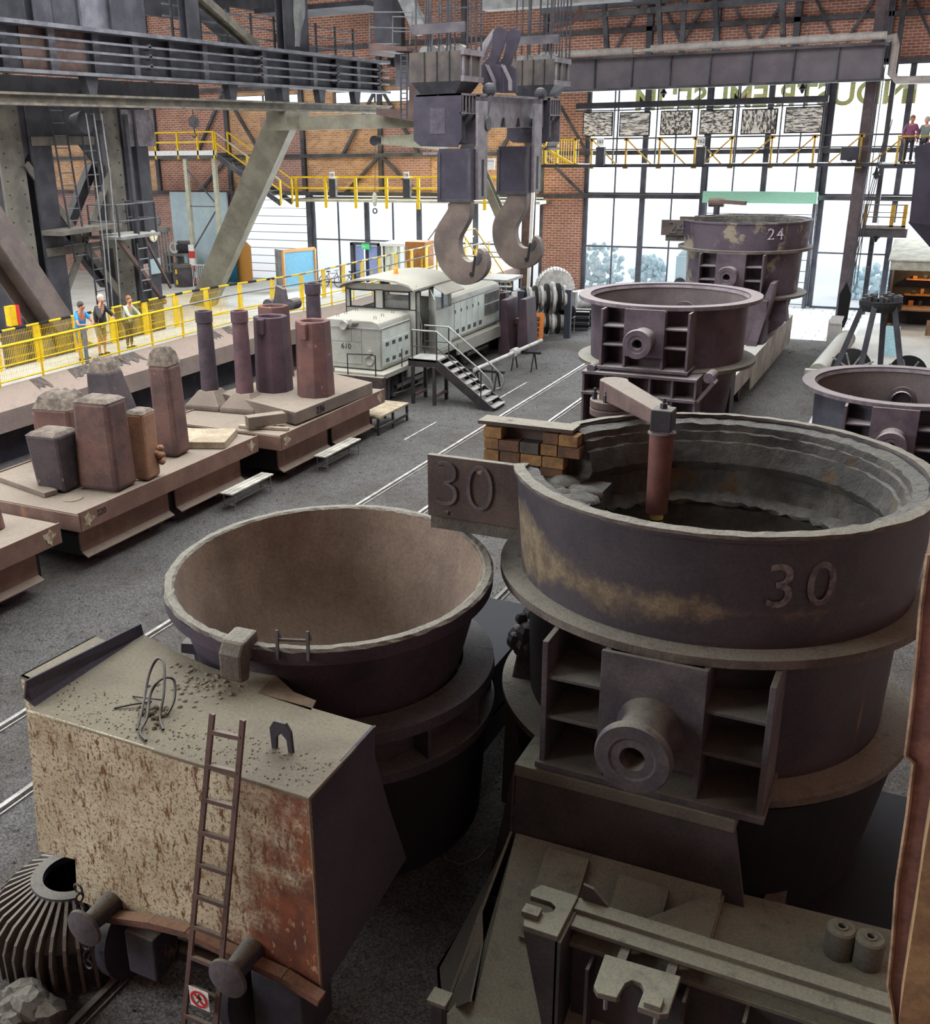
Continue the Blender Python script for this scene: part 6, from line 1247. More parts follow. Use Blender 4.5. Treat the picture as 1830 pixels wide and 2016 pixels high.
# pulley block, bollard and lying pipe
PB = thing('hanging_pulley_block', 'black pointed pulley block hanging on ropes beside the tall post', 'pulley block', (-3.4, 44.8, 1.2)); p = Y(1660, 605, 44.8)
b = MB(); b.prism([p+Vector(v) for v in ((-.22, 0, .5), (0, 0, 1.0), (.22, 0, .5), (.18, 0, -.5), (.1, 0, -.8), (-.1, 0, -.8), (-.2, 0, -.5))], (0, .25, 0)); b.build('block', M_hole, PB, bev=.02)
b = MB(); b.pipe([p+Vector((0, .1, -.8)), p+Vector((-.05, .1, -1.15)), p+Vector((.08, .1, -1.3))], .06, 8); b.build('hook', M_brown, PB)
b = MB(); 
for dx in (-.1, 0, .1): b.tube(p+Vector((dx, .1, .7)), p+Vector((dx*.6+.5, 5.2, 7)), .02, 5)
b.build('rope', M_gird, PB)
b = MB(); p = Y(1640, 625, 44); b.tube((p.x, 44, 0), (p.x, 44, .95), .16, 14); bo = tag(b.build('bollard', plain('bollard_red', (196, 60, 50))), 'red and white bollard at the edge of the paving', 'bollard'); b = MB(); b.sph((p.x, 44, .95), .17, .17, .12); b.tube((p.x, 44, .35), (p.x, 44, .55), .165, 14); b.build('white_cap', M_white, bo)
b = MB(); b.tube((-3.3, 36.6, .34), (-3.05, 43.5, .34), .34, 20); b.box(-3.7, -3.0, 36.3, 36.55, 0, .5); tag(b.build('lying_pipe', M_car, smooth=40), 'thick pale pipe lying on the floor left of the three legged stand', 'pipe')
b = MB(); p = Y(1640, 655, 43.5); b.box(p.x-.2, p.x+.25, 43.4, 43.8, 0, .9); b.prism([(p.x-.2, 43.35, .9), (p.x+.25, 43.35, .9), (p.x+.3, 43.7, 1.15), (p.x-.15, 43.7, 1.15)], (0, 0, .03)); tag(b.build('reading_desk', M_white), 'small white information stand by the paving', 'stand')
# three legged stand
TS = thing('three_legged_stand', 'black three legged stand with a round top full of fittings', 'stand', (-1.5, 35.5, 0)); cx, cy, zr = -1.62, 35.3, 3.02
b = MB(); b.lathe((cx, cy, 0), [(.3, zr), (.62, zr), (.62, zr-.12), (.56, zr-.3), (.3, zr-.3)], 28, close=True); b.build('top_ring', M_hole, TS)
for a_ in (200, 255, 325, 80):
    r_ = math.radians(a_); b = MB(); b.ibeam((cx+.5*math.cos(r_), cy+.5*math.sin(r_), zr-.1), (cx+1.35*math.cos(r_), cy+1.35*math.sin(r_), 0), .16, .2, .03); b.build('leg', M_gird, TS)
rr = random.Random(21); b = MB()
for i in range(24): a_ = rr.uniform(0, 6.28); r_ = rr.uniform(.2, .6); x, y = cx+r_*math.cos(a_), cy+r_*math.sin(a_); b.box(x-.06, x+.06, y-.06, y+.06, zr, zr+rr.uniform(.05, .22))
b.build('fittings', M_gird, TS)
for k, (x, y, s) in enumerate(((-2.3, 36.6, 1), (-.6, 36.4, .95))):
    t = thing('wheel_mechanism', ('black wheeled winch mechanism left of the stand legs', 'black wheeled winch mechanism right of the stand legs')[k], 'machine', (x, y, 0))
    b = MB(); b.lathe((x, y, .62*s), [(0, .12), (.5*s, .12), (.62*s, .1), (.62*s, -.1), (0, -.12)], 24, M=Matrix.Rotation(PI/2.4, 3, 'X')); b.build('drum', M_hole, t, smooth=30)
    for j in range(5): a_ = j*.6; b = MB(); b.bar((x, y-.2, .6*s), (x+.8*math.cos(a_)*s, y-.25, .6*s+.55*math.sin(a_)*s), .06, .05); b.build('spoke', M_grey, t)
    b = MB(); b.box(x-.6, x+.6, y-.3, y+.3, 0, .25); b.build('base', M_gird, t)
b = MB(); p = Z(1745, 705, .02); b.box(p.x-.2, p.x+.3, p.y+.6, p.y+.64, .0, 1.1); tag(b.build('blue_board', plain('blue_board', (170, 214, 226))), 'pale blue board standing on the floor behind the three legged stand', 'board')
# workshop shed
SH = thing('workshop_shed', 'small wooden workshop shed with lamplit shelves at the right edge', 'shed', (-.5, 48.5, 0)); sx0, sx1, sy0, sy1 = -2.0, 2.2, 47.4, 50.0
M_wd = steel('shed_wood', (150, 118, 92), (124, 96, 76), 3, bump=.2); M_roof = steel('shed_roof', (186, 184, 168), (160, 158, 146), 3, streak=(4, .6, (130, 124, 112)))
for q_ in ((sx0, sx0+.1, sy0, sy1, 0, 3.0), (sx0, sx1, sy1-.1, sy1, 0, 3.0), (.1, .5, sy0, sy0+.1, 0, 3)): b = MB(); b.box(*q_); b.build('wall', M_gird, SH)
b = MB(); b.prism([(sx0-.1, sy0-.3, 2.95), (sx1, sy0-.3, 2.95), (sx1, sy1, 3.5), (sx0-.1, sy1, 3.5)], (0, 0, .06)); b.box(sx0, sx1, sy0-.25, sy0-.1, 2.6, 2.95); b.build('roof', M_roof, SH)
b = MB(); b.box(-.25, .4, sy0-.1, sy0, 0.6, 3); b.box(-.35, .6, sy0-.2, sy0+.1, 0, .6); b.build('door_board', M_wd, SH)
M_sh = steel('shelf_orange', (176, 122, 66), (150, 100, 54), 4)
for z in (1.3, 1.95, 2.4): b = MB(); b.box(-1.4, 0, sy1-.6, sy1-.15, z, z+.04); b.build('shelf', M_sh, SH)
b = MB(); b.box(-1.4, 0, sy0+1.0, sy1-.2, .8, .86); b.build('workbench', M_wd, SH)
rr = random.Random(31)
for i in range(12):
    z = (2.44, 1.99, 1.34, .86)[i//3]; x = -1.3+.45*(i % 3)+rr.uniform(0, .2); w = rr.uniform(.08, .2); b = MB(); b.box(x, x+w, sy1-.5, sy1-.3, z, z+rr.uniform(.1, .24)); tag(b.build('workshop_box', M_sh if i % 2 else M_gird), 'small %s item at the %s of the %s in the shed' % (('grey', 'orange')[i % 2], ('left', 'middle', 'right')[i % 3], ('top shelf', 'second shelf', 'third shelf', 'workbench')[i//3]), 'box', 'boxes and tools in the shed')
l = bpy.data.lights.new('shed_lamp', 'POINT'); l.energy = 60; l.color = (1, .6, .25); l.shadow_soft_size = .1; lo = bpy.data.objects.new('shed_lamp', l); COL.objects.link(lo); lo.location = (-.7, 48.8, 2.45)
# ============================================================ people
M_skin = plain('skin', (206, 150, 124), .55); M_skin2 = plain('skin_tan', (190, 128, 100), .55)
def skinmesh(nm, J, E_, mat, par, sub=2):
    me = bpy.data.meshes.new(nm); names = list(J); L = BASE[par.name]
    me.from_pydata([tuple(Vector(J[n][0])-L) for n in names], [(names.index(a), names.index(c)) for a, c in E_], [])
    o = bpy.data.objects.new(nm, me); COL.objects.link(o); o.parent = par; BASE[o.name] = L; me.materials.append(mat)
    m = o.modifiers.new('skin', 'SKIN'); m.use_smooth_shade = True
    if not me.skin_vertices: 
        bm = bmesh.new(); bm.from_mesh(me); bm.verts.layers.skin.verify(); bm.to_mesh(me); bm.free()
    sv = me.skin_vertices[0].data
    for i, n in enumerate(names): sv[i].radius = J[n][1] if isinstance(J[n][1], tuple) else (J[n][1], J[n][1]); sv[i].use_root = (i == 0)
    s = o.modifiers.new('sub', 'SUBSURF'); s.levels = s.render_levels = sub
    return o
def person(label, x, y, z, rz, h, shirt, legs, hair, long_sleeve, shorts, head_turn=0, group=None, lean=1.0, chin=False, seed=0):
    t = thing('person', label, 'person', (x, y, z), group); R = Matrix.Rotation(rz, 3, 'Z'); k = h/1.75; B = Vector((x, y, z))
    P = lambda a, c, d: B+R @ Vector((a*k, c*k, d*k))
    hx = .13*lean
    J = {'pelvis': (P(0, 0, .95), (.15*k, .12*k)), 'waist': (P(.02*lean, 0, 1.08), (.145*k, .11*k)), 'chest': (P(.08*lean, 0, 1.3), (.165*k, .12*k)), 'neck': (P(hx, 0, 1.48), .055*k), 'jaw': (P(hx+.03, 0, 1.56), (.066*k, .075*k)), 'head': (P(hx+.03, 0, 1.66), (.078*k, .09*k)), 'crown': (P(hx+.02, 0, 1.73), .055*k)}
    E_ = [('pelvis', 'waist'), ('waist', 'chest'), ('chest', 'neck'), ('neck', 'jaw'), ('jaw', 'head'), ('head', 'crown')]
    hz = 1.11 if lean else 1.0
    for s, n in ((1, 'L'), (-1, 'R')):
        if chin and s < 0: el, wr, hd = (.34, s*.3, 1.13), (.2, s*.16, 1.42), (.19, s*.1, 1.52)
        elif lean: el, wr, hd = (.3, s*.28, 1.13), (.42, s*.13, 1.13), (.46, s*.06, 1.12)
        else: el, wr, hd = (.02, s*.27, 1.12), (.12, s*.22, .92), (.16, s*.2, .84)
        J.update({'sh'+n: (P(.08*lean, s*.17, 1.41), .062*k), 'el'+n: (P(*el), .042*k), 'wr'+n: (P(*wr), .028*k), 'hd'+n: (P(*hd), (.034*k, .02*k)),
                  'hip'+n: (P(0, s*.09, .9), .09*k), 'kn'+n: (P(.03, s*.11, .5), .055*k), 'ca'+n: (P(-.01, s*.11, .34), .052*k), 'an'+n: (P(-.02, s*.11, .09), .034*k), 'to'+n: (P(.14, s*.13, .03), (.036*k, .03*k))})
        E_ += [('chest', 'sh'+n), ('sh'+n, 'el'+n), ('el'+n, 'wr'+n), ('wr'+n, 'hd'+n), ('pelvis', 'hip'+n), ('hip'+n, 'kn'+n), ('kn'+n, 'ca'+n), ('ca'+n, 'an'+n), ('an'+n, 'to'+n)]
        hp = Vector(hd); dr = (Vector(hd)-Vector(wr)).normalized(); sd = Vector((0, 0, 1)).cross(dr).normalized() if abs(dr.z) < .9 else Vector((0, 1, 0))
        for f in range(5):
            o_ = hp+sd*(.026-.013*f) if f else hp-dr*.02+sd*.034; q = o_+dr*(.045 if f else .02)+sd*(.0 if f else .02); q2 = q+dr*.02-Vector((0, 0, .02))
            J['f%s%d' % (n, f)] = (P(*o_), .009*k); J['g%s%d' % (n, f)] = (P(*q), .009*k); J['h%s%d' % (n, f)] = (P(*q2), .008*k); E_ += [('hd'+n, 'f%s%d' % (n, f)), ('f%s%d' % (n, f), 'g%s%d' % (n, f)), ('g%s%d' % (n, f), 'h%s%d' % (n, f))]
    skinmesh('body', J, E_, M_skin2 if seed == 0 else M_skin, t, 1)
    cl = {n: (J[n][0], tuple(v*1.14+.008 for v in (J[n][1] if isinstance(J[n][1], tuple) else (J[n][1],)*2))) for n in J}
    nn = ['waist', 'pelvis', 'chest', 'shL', 'shR']; ce = [('waist', 'pelvis'), ('waist', 'chest'), ('chest', 'shL'), ('chest', 'shR')]
    cj = {n: cl[n] for n in nn}; cj['col'] = (P(hx-.03, 0, 1.45), .06*k); ce.append(('chest', 'col'))
    for n in 'LR':
        if long_sleeve: cj['el'+n] = (J['el'+n][0], .058*k); cj['wr'+n] = (J['wr'+n][0], .045*k); ce += [('sh'+n, 'el'+n), ('el'+n, 'wr'+n)]
        else: cj['sl'+n] = (J['sh'+n][0].lerp(J['el'+n][0], .6), .068*k); ce.append(('sh'+n, 'sl'+n))
    skinmesh('shirt', cj, ce, shirt, t, 2)
    lj = {'pelvis': (P(0, 0, .96), (.155*k, .125*k))}; le_ = []
    for n, s in (('L', 1), ('R', -1)):
        lj['hip'+n] = (J['hip'+n][0], .108*k); lj['kn'+n] = (J['kn'+n][0]+Vector((0, 0, .02)), (.085 if shorts else .07)*k); le_ += [('pelvis', 'hip'+n), ('hip'+n, 'kn'+n)]
        if not shorts: lj['an'+n] = (J['an'+n][0]+Vector((0, 0, .03)), .055*k); le_.append(('kn'+n, 'an'+n))
    skinmesh('trousers' if not shorts else 'shorts', lj, le_, legs, t, 2)
    b = MB(); b.sph(P(hx+.01, 0, 1.69), .105*k, .095*k, .11*k, 14, 9); hz_ = b
    v = []; hz_.v = [p for p in hz_.v]; hb = hz_.build('hair', hair, t, smooth=60)
    fx = math.cos(head_turn); fy = math.sin(head_turn); F_ = MB()
    def hp_(a, c, d): return P(hx+.03+a*fx-c*fy, a*fy+c*fx, d)
    F_.sph(hp_(.03, 0, 1.62), .075*k, .072*k, .088*k, 12, 8); F_.sph(hp_(.105, 0, 1.61), .016*k, .013*k, .02*k, 6, 5)
    for s in (-1, 1): F_.sph(hp_(.0, s*.09, 1.62), .02*k, .01*k, .03*k, 6, 5)
    fc = F_.build('face', M_skin2 if seed == 0 else M_skin, t, smooth=60)
    b = MB()
    for s in (-1, 1): b.sph(hp_(.1, s*.03, 1.645), .008*k, .01*k, .006*k, 6, 4)
    b.sph(hp_(.1, 0, 1.575), .006*k, .022*k, .005*k, 6, 4); b.build('features', M_hole, fc)
    b = MB()
    for n, s in (('L', 1), ('R', -1)): b.sph(P(.06, s*.12, .045), .14*k, .05*k, .05*k, 10, 6)
    b.build('shoes', M_hole, t)
    return t
M_blue = plain('polo_blue', (30, 140, 214)); M_jack = plain('jacket_black', (34, 36, 40)); M_hood = plain('hoodie_sage', (168, 182, 160)); M_kh = plain('shorts_khaki', (150, 140, 110)); M_jean = plain('shorts_denim', (84, 100, 126)); M_dk = plain('trousers_dark', (44, 42, 52))
M_hg = plain('hair_grey', (186, 178, 166)); M_hd = plain('hair_dark', (70, 54, 46)); M_hb = plain('hair_brown', (140, 96, 64))
person('person in a bright blue polo shirt leaning on the front railing', -22.62, 22.95, 1.9, -.15, 1.72, M_blue, M_jean, M_hd, False, True, .9, seed=0)
person('person with grey hair in a black jacket leaning on the front railing, middle of three', -22.6, 23.75, 1.9, 0, 1.82, M_jack, M_kh, M_hg, True, True, -.3, chin=True, seed=1)
person('person in a pale green hooded top leaning on the railing, right of three', -22.58, 24.95, 1.9, .1, 1.62, M_hood, M_dk, M_hb, True, False, -.4, seed=1)
person('person in a dark magenta shirt on the window walkway at the right edge', -1.98, 48.2, 6.66, -1.57, 1.78, plain('magenta', (120, 60, 96)), M_dk, M_hb, True, False, .3, lean=0, seed=0)
person('person in a grey shirt on the window walkway, right of the one in magenta', -1.45, 48.3, 6.66, -1.9, 1.72, plain('grey_shirt', (110, 124, 122)), M_dk, M_hg, True, False, .3, lean=0, seed=1)
b = MB(); b.box(-3.0, 2, 47.6, 49.75, 6.5, 6.66); RW = tag(b.build('viewing_deck', M_gird), 'small viewing deck with ochre posts at the right edge', 'walkway')
b = MB()
for x in (-2.35, -1.2, 0): b.box(x-.04, x+.04, 47.6, 47.68, 6.6, 7.7)
b.tube((-2.4, 47.64, 7.7), (2, 47.64, 7.7), .035, 6); b.build('rail_post', M_och, RW)
b = MB()
for x in np.arange(-2.3, 1, .1): b.box(x-.006, x+.006, 47.63, 47.65, 6.66, 7.66)
b.build('mesh', M_gird, RW)
# ============================================================ behind the locomotive
mould('upright brown casting mould behind the locomotive, left one', -15.9, 38.6, 1.4, .9, 1.25, .85, 2.2, M_mo1, 0.0, 0, False)
t = thing('casting_mould', 'two tapered brown mould cheeks leaning apart beside the long pipe', 'casting mould', (-14.7, 38.1, 0))
for dx, dy in ((0, 0), (.62, .4)):
    b = MB(); b.prism([(-15.1+dx, 37.2+dy, 0), (-14.6+dx, 37.2+dy, 0), (-14.75+dx, 37.2+dy, 2.1), (-15.0+dx, 37.2+dy, 2.1)], (0, 1.1, 0)); b.build('cheek', M_mo1, t, bev=.02)
b = MB(); b.box(-14.8, -14.2, 37.9, 38.3, 1.1, 1.3); b.build('cross_bar', M_rust, t)
M_roll = steel('roll_steel', (206, 204, 198), (170, 168, 164), 4, bump=.05)
t = thing('roll_rack', 'rack with two ribbed steel rolls beside the brown moulds', 'rolls', (-14.9, 41.3, 0))
ax = Vector((.86, .5, 0))
for z, n in ((1.62, 9), (.62, 8)):
    c0_ = Vector((-15.9, 40.7, z)); b = MB(); b.tube(c0_, c0_+ax*2.4, .3, 20); rl = b.build('roll', M_roll, t, smooth=40)
    for i in range(n):
        p = c0_+ax*(.2+i*.24); r_ = (.42+.08*math.sin(i*1.3)+(.16 if i > 2 else 0)) if z > 1 else .5
        b = MB(); b.tube(p, p+ax*.11, r_, 28); b.build('ring', M_hole if i % 2 else M_roll, rl, smooth=30)
for p in ((-15.55, 40.5), (-13.85, 41.5)): b = MB(); b.box(p[0], p[0]+.26, p[1]-.1, p[1]+.1, 0, 2.0); b.build('stanchion', plain('stanchion', (40, 44, 56)) if 'stanchion' not in bpy.data.materials else bpy.data.materials['stanchion'], t)
p = Z(1052, 672, 0); t = thing('information_board', 'orange brown framed information board leaning at the roll rack', 'board', (p.x, p.y, 0))
b = MB(); b.prism([(p.x-.36, p.y, .05), (p.x+.34, p.y, .05), (p.x+.34, p.y+.15, 1.15), (p.x-.36, p.y+.15, 1.15)], (0, .04, 0)); b.build('panel', plain('board_orange', (206, 120, 50)), t)
b = MB()
for i in range(4):
    for j in range(2): b.box(p.x-.2+j*.22, p.x-.06+j*.22, p.y+.0+.02*i, p.y+.03+.02*i, .2+.22*i, .34+.22*i)
b.build('drawing', M_brown, t)
t = thing('herringbone_gear', 'large pale herringbone gear wheel in front of the brick pier', 'gear', (-17, 49.4, 0)); ax2 = Vector((.5, -.86, 0))
b = MB(); c0_ = Vector((-17.2, 49.6, .95)); b.tube(c0_, c0_+ax2*.7, .86, 40); b.build('hub', M_roll, t, smooth=30)
for i in range(36):
    a_ = 2*PI*i/36; e1 = Vector((0, 0, 1)); e2 = ax2.cross(e1); 
    f_ = lambda aa, s: c0_+ax2*s+(e2*math.cos(aa)+e1*math.sin(aa))*.9
    b = MB(); b.bar(f_(a_, 0), f_(a_+.16, .35), .06, .1); b.bar(f_(a_+.16, .35), f_(a_, .7), .06, .1); b.build('tooth', M_roll, t)
b = MB(); b.tube((-16.4, 47.3, .45), (-14.6, 50.6, .55), .45, 24); b.tube((-16.5, 47.1, .45), (-16.3, 47.5, .45), .3, 20); tag(b.build('lying_roll', M_roll, smooth=40), 'thick white roll lying left of the ladle stand, before the window', 'roll')
b = MB(); b.box(-15.7, -15.2, 47.0, 47.3, 0, 1.1); tag(b.build('bearing_block', M_grey), 'small grey bearing block standing at the lying white roll', 'block')
for k in range(6):
    z = .06+(k//2)*.26; y = 43.2+(k % 2)*.7; b = MB(); b.ibeam((-15.0, y, z+.12), (-13.4, y+.25, z+.12), .3, .24, .04); tag(b.build('steel_section', M_gird), 'dark steel section, %s %s layer of the stack behind the work table' % (('front one in the', 'rear one in the')[k % 2], ('bottom', 'middle', 'top')[k//2]), 'steel section', 'stacked steel sections')
t = thing('work_table', 'thin legged table carrying a black cast part', 'table', (-14.2, 41.6, 0)); b = MB(); b.box(-14.7, -13.7, 41.9, 42.5, .72, .76); b.build('top', M_gird, t)
for x in (-14.65, -13.75):
    for y in (41.95, 42.45): b = MB(); b.tube((x, y, 0), (x, y, .72), .025, 6); b.build('leg', M_grey, t)
b = MB(); b.box(-14.6, -13.9, 42.0, 42.4, .78, 1.15); b.sph((-13.8, 42.2, 1.0), .2, .18, .25); 
for i in range(6): b.sph((-14.55+.13*i, 42.2, 1.18), .06, .06, .08)
tag(b.build('cast_part', M_hole), 'black cast machine part on the thin legged table', 'machine part')
t = thing('drill_rod', 'long pale pipe with a collar resting on two trestles beside the locomotive', 'pipe', (-13, 33.8, .7)); b = MB(); a_, c_ = Vector((-13.35, 30.9, .78)), Vector((-13.1, 36.6, .78)); b.tube(a_, c_, .07, 14); b.build('tube', M_roll, t, smooth=40)
b = MB(); m_ = a_.lerp(c_, .56); d_ = (c_-a_).normalized(); b.tube(m_-d_*.1, m_+d_*.25, .15, 16); b.build('collar', M_roll, t, smooth=40)
for k, y in enumerate((31.4, 34.9)):
    t = thing('trestle', 'small black trestle under the long pipe, '+('nearer the stairs' if k == 0 else 'farther from the stairs'), 'trestle', (-13.1, y, 0)); b = MB(); b.box(-13.75, -12.5, y-.05, y+.05, .62, .7); b.build('top', M_hole, t)
    for x in (-13.5, -12.75):
        for s in (-1, 1): b = MB(); b.bar((x, y+s*.04, .64), (x, y+s*.3, 0), .04, .04); b.build('leg', M_hole, t)
FP = thing('service_platform', 'grey steel service platform with slatted steps behind the locomotive', 'platform', (-18.2, 45, 0))
b = MB(); b.box(-19.4, -17.3, 43.6, 45.6, 1.85, 1.97); b.build('deck', M_grey, FP)
for x in (-19.3, -18.4, -17.4):
    for y in (43.7, 45.5): b = MB(); b.box(x-.05, x+.05, y-.05, y+.05, 0, 1.85); b.build('leg', M_girder, FP)
for k in range(8): b = MB(); b.box(-17.9+.0*k, -17.1, 42.9+.09*k, 43.1+.09*k, .2+.21*k, .25+.21*k); b.build('step', M_roll, FP)
for y in (43.65, 45.5): b = MB(); b.pipe([(-19.35, y, 1.95), (-19.35, y, 2.95), (-17.4, y, 2.95)], .025, 6); b.build('rail', M_grey, FP)
b = MB(); b.ibeam((-18.35, 48.8, 0), (-18.2, 48.8, 9), .5, .5, .06, (0, 1, 0)); tag(b.build('pier_column', steel('col_brown', (104, 84, 76), (76, 62, 60), 2, dust=(150, 140, 120))), 'brown steel column at the left of the brick pier', 'column')
b = MB(); b.ibeam((-20.6, 48.2, 6.6), (-18.9, 48.2, 3.2), .4, .5, .05, (0, 1, 0)); tag(b.build('diagonal_strut', M_but), 'short slanting grey strut behind the hooks, beside the brown column', 'strut')
b = MB(); b.tube((-18.1, 48.4, 0), (-17.9, 48.4, 6.5), .09, 10); tag(b.build('white_pole', M_white), 'tall thin white pole at the brown column', 'pole')
# ============================================================ left background
PL = thing('stilt_platform', 'yellow railed platform on steel stilts against the brick on the left', 'platform', (-39, 49.7, 0))
zd = 7.35; b = MB(); b.box(-43, -37.0, 49.4, 50.9, zd-.25, zd); b.build('deck', M_girder, PL); b = MB(); b.box(-43, -37.0, 49.36, 49.4, zd-.1, zd+.15); b.build('toe_board', M_white, PL)
for x in (-42, -41.2, -39.6, -38.2, -37.1): b = MB(); b.box(x-.05, x+.05, 49.36, 49.46, zd-.3, zd+1.15); b.build('post', M_yel, PL)
for z in (1.12, .6): b = MB(); b.box(-43, -37.0, 49.38, 49.44, zd+z-.04, zd+z+.04); b.build('rail', M_yel, PL)
M_stl = steel('stilt_cream', (196, 196, 176), (170, 170, 152), 2)
for x in (-39.3, -37.3):
    b = MB(); b.box(x-.11, x+.11, 49.5, 49.72, 0, zd-.25); b.build('stilt', M_stl, PL)
b = MB(); b.bar((-39.3, 49.55, 6.6), (-37.3, 49.55, 4.6), .07, .05, (0, 1, 0)); b.bar((-37.3, 49.55, 4.4), (-39.3, 49.55, 2.0), .07, .05, (0, 1, 0)); b.bar((-39.3, 49.55, 4.5), (-37.3, 49.55, 4.5), .05, .05, (0, 1, 0)); b.build('bracing', M_girder, PL)
SS = thing('yellow_stair', 'yellow railed stair from the stilt platform down to the wall walkway', 'stair', (-34.5, 49.7, 4.8))
for y in (49.45, 50.6):
    b = MB(); b.bar((-37.0, y, zd-.15), (-32.9, y, 4.7), .05, .28, (0, 0, 1)); b.build('stringer', M_girder, SS)
    for dz in (1.1, .55): b = MB(); b.bar((-37.0, y, zd+dz), (-32.9, y, 4.85+dz), .06, .06); b.build('handrail', M_yel if y > 50 or dz < 1 else M_stl, SS)
    for f in (0, .5, 1): b = MB(); x = -37+4.1*f; z = zd-2.5*f; b.box(x-.05, x+.05, y-.03, y+.03, z-.2, z+1.1); b.build('post', M_yel, SS)
for k in range(12): f = (k+.5)/12; b = MB(); b.box(-37+4.1*f-.14, -37+4.1*f+.14, 49.5, 50.55, zd-2.5*f-.03, zd-2.5*f); b.build('tread', M_girder, SS)
LW = thing('wall_walkway', 'yellow railed walkway along the brick wall above the left windows', 'walkway', (-26, 51.5, 4.8))
b = MB(); b.box(-33.3, -18.6, 51.2, 52.8, 4.72, 4.86); b.build('deck', M_stl, LW); 
for z in (6.02, 5.45): b = MB(); b.box(-33.3, -18.8, 51.2, 51.26, z-.05, z+.05); b.build('rail', M_yel, LW)
for x in np.arange(-33, -18.6, 1.9): b = MB(); b.box(x-.09, x+.09, 51.18, 51.24, 4.4, 6.05); b.build('post', M_yel, LW)
for k, (px, n) in enumerate(((655, '159'), (801, '156'))):
    p = Y(px, 360, 51.05); t = thing('control_box', ('dark box tagged 159 on the yellow walkway above the left windows', 'dark box tagged 156 on the yellow walkway, nearer the hooks')[k], 'box', (p.x, 51, 5)); b = MB(); b.box(p.x-.2, p.x+.2, 50.95, 51.15, 5.0, 5.95); b.build('housing', M_gird, t); b = MB(); b.box(p.x-.15, p.x+.15, 50.95, 50.97, 5.98, 6.3); lb = b.build('number_tag', M_white, t); text(n, 'number', M_hole, (p.x, 50.94, 6.14), (1, 0, 0), (0, 0, 1), .2, lb, .003)
p0, p1 = Y(947, 312, 51.1), Y(973, 334, 51.1); q = MB(); q.box(p0.x, p1.x, 51.1, 51.15, p1.z, p0.z); q.tube((p0.x+.05, 51.12, 4.8), (p0.x+.05, 51.12, p1.z), .02, 5); ib = tag(q.build('notice_board', M_white), 'small white notice seen between the two hooks', 'sign')
text('Industriemuseum', 'notice_text', plain('ink_blue', (60, 80, 140)), ((p0.x+p1.x)/2, 51.09, p0.z-.12), (1, 0, 0), (0, 0, 1), .1, ib, .002)
# white partition and machines
b = MB(); b.box(-43.2, -38.95, 52.7, 52.85, 0, 5.1); tag(b.build('partition', steel('partition_blue', (196, 216, 222), (180, 202, 212), 1, bump=.02)), 'tall plain pale blue partition below the stilt platform', 'partition')
def mach(name, label, px, w, h, y=49.9, fn=None):
    p = Y(px, 540, y); t = thing(name, label, 'machine', (p.x, y, 0)); fn(t, p.x, y); return t
def m1(t, x, y):
    b = MB(); b.box(x-.7, x+.7, y-.4, y+.4, .0, .7); b.build('base', M_gird, t)
    for i in range(5): b = MB(); b.tube((x-.5+i*.22, y, .7), (x-.5+i*.22, y, 3.1), .05, 8); b.build('column', M_grey, t)
    b = MB(); b.box(x-.6, x+.5, y-.2, y+.2, 3.0, 3.25); b.sph((x-.2, y, 3.6), .16, .16, .3); b.pipe([(x-.7, y, 4.1), (x-.2, y, 4.1), (x-.2, y, 3.7)], .05, 6); b.build('head', M_grey, t)
mach('valve_stand', 'grey machine with slender columns and a valve head beside the portal column', 327, 1, 1, fn=m1)
def m2(t, x, y):
    b = MB(); b.box(x-1.0, x+.9, y-.4, y+.4, 1.5, 1.65); b.box(x-1.0, x+.9, y-.4, y+.4, .9, 1.0); b.build('table', M_grey, t)
    for dx in (-.95, -.1, .8): b = MB(); b.box(x+dx, x+dx+.1, y-.35, y+.35, 0, 1.5); b.build('leg', M_grey, t)
    b = MB(); b.tube((x+.0, y-.1, 2.0), (x+.9, y+.2, 2.0), .38, 16); b.build('drum', M_gird, t, smooth=40)
    b = MB(); b.lathe((x-.1, y-.3, 2.0), [(.22, 0), (.34, 0), (.34, .1), (.22, .1)], 18, M=MX, close=True); b.build('ring', M_white, t)
mach('motor_table', 'grey machine table with a dark drum and a white ring', 358, 1, 1, 51.2, m2)
def m3(t, x, y):
    b = MB(); b.lathe((x, y, 0), [(0, 0), (.55, 0), (.62, .5), (.6, 1.15), (0, 1.15)], 24); b.build('vessel', M_frame, t, smooth=40)
    for z in (.2, .8): b = MB(); b.box(x-.05, x+.05, y-.66, y-.6, z, z+.26); b.build('yellow_stripe', M_yel, t)
mach('vessel', 'squat grey barrel with two yellow marks', 361, 1, 1, 49.0, m3)
t = thing('padded_stilt_guard', 'red and white striped guard around the left stilt', 'guard', (-39.3, 49.4, 0))
for k in range(6): b = MB(); b.box(-39.48, -39.12, 49.38, 49.48, .1+k*.38, .46+k*.38); b.build('stripe', M_white if k % 2 else M_red, t)
t = thing('barrier', 'white tube barrier with a small white notice between the stilts', 'barrier', (-38.3, 49.1, 0)); b = MB(); b.pipe([(-39.1, 49.1, 0), (-39.1, 49.1, 1.25), (-37.4, 49.5, 1.25), (-37.4, 49.5, 0)], .035, 6)
for k in range(14): x = -39.0+k*.12; b.tube((x, 49.12+.03*k*.7, .15), (x, 49.12+.03*k*.7, 1.25), .012, 5)
b.build('tubes', M_white, t); b = MB(); b.box(-38.0, -37.6, 49.2, 49.22, .65, 1.1); b.build('notice', M_white, t)
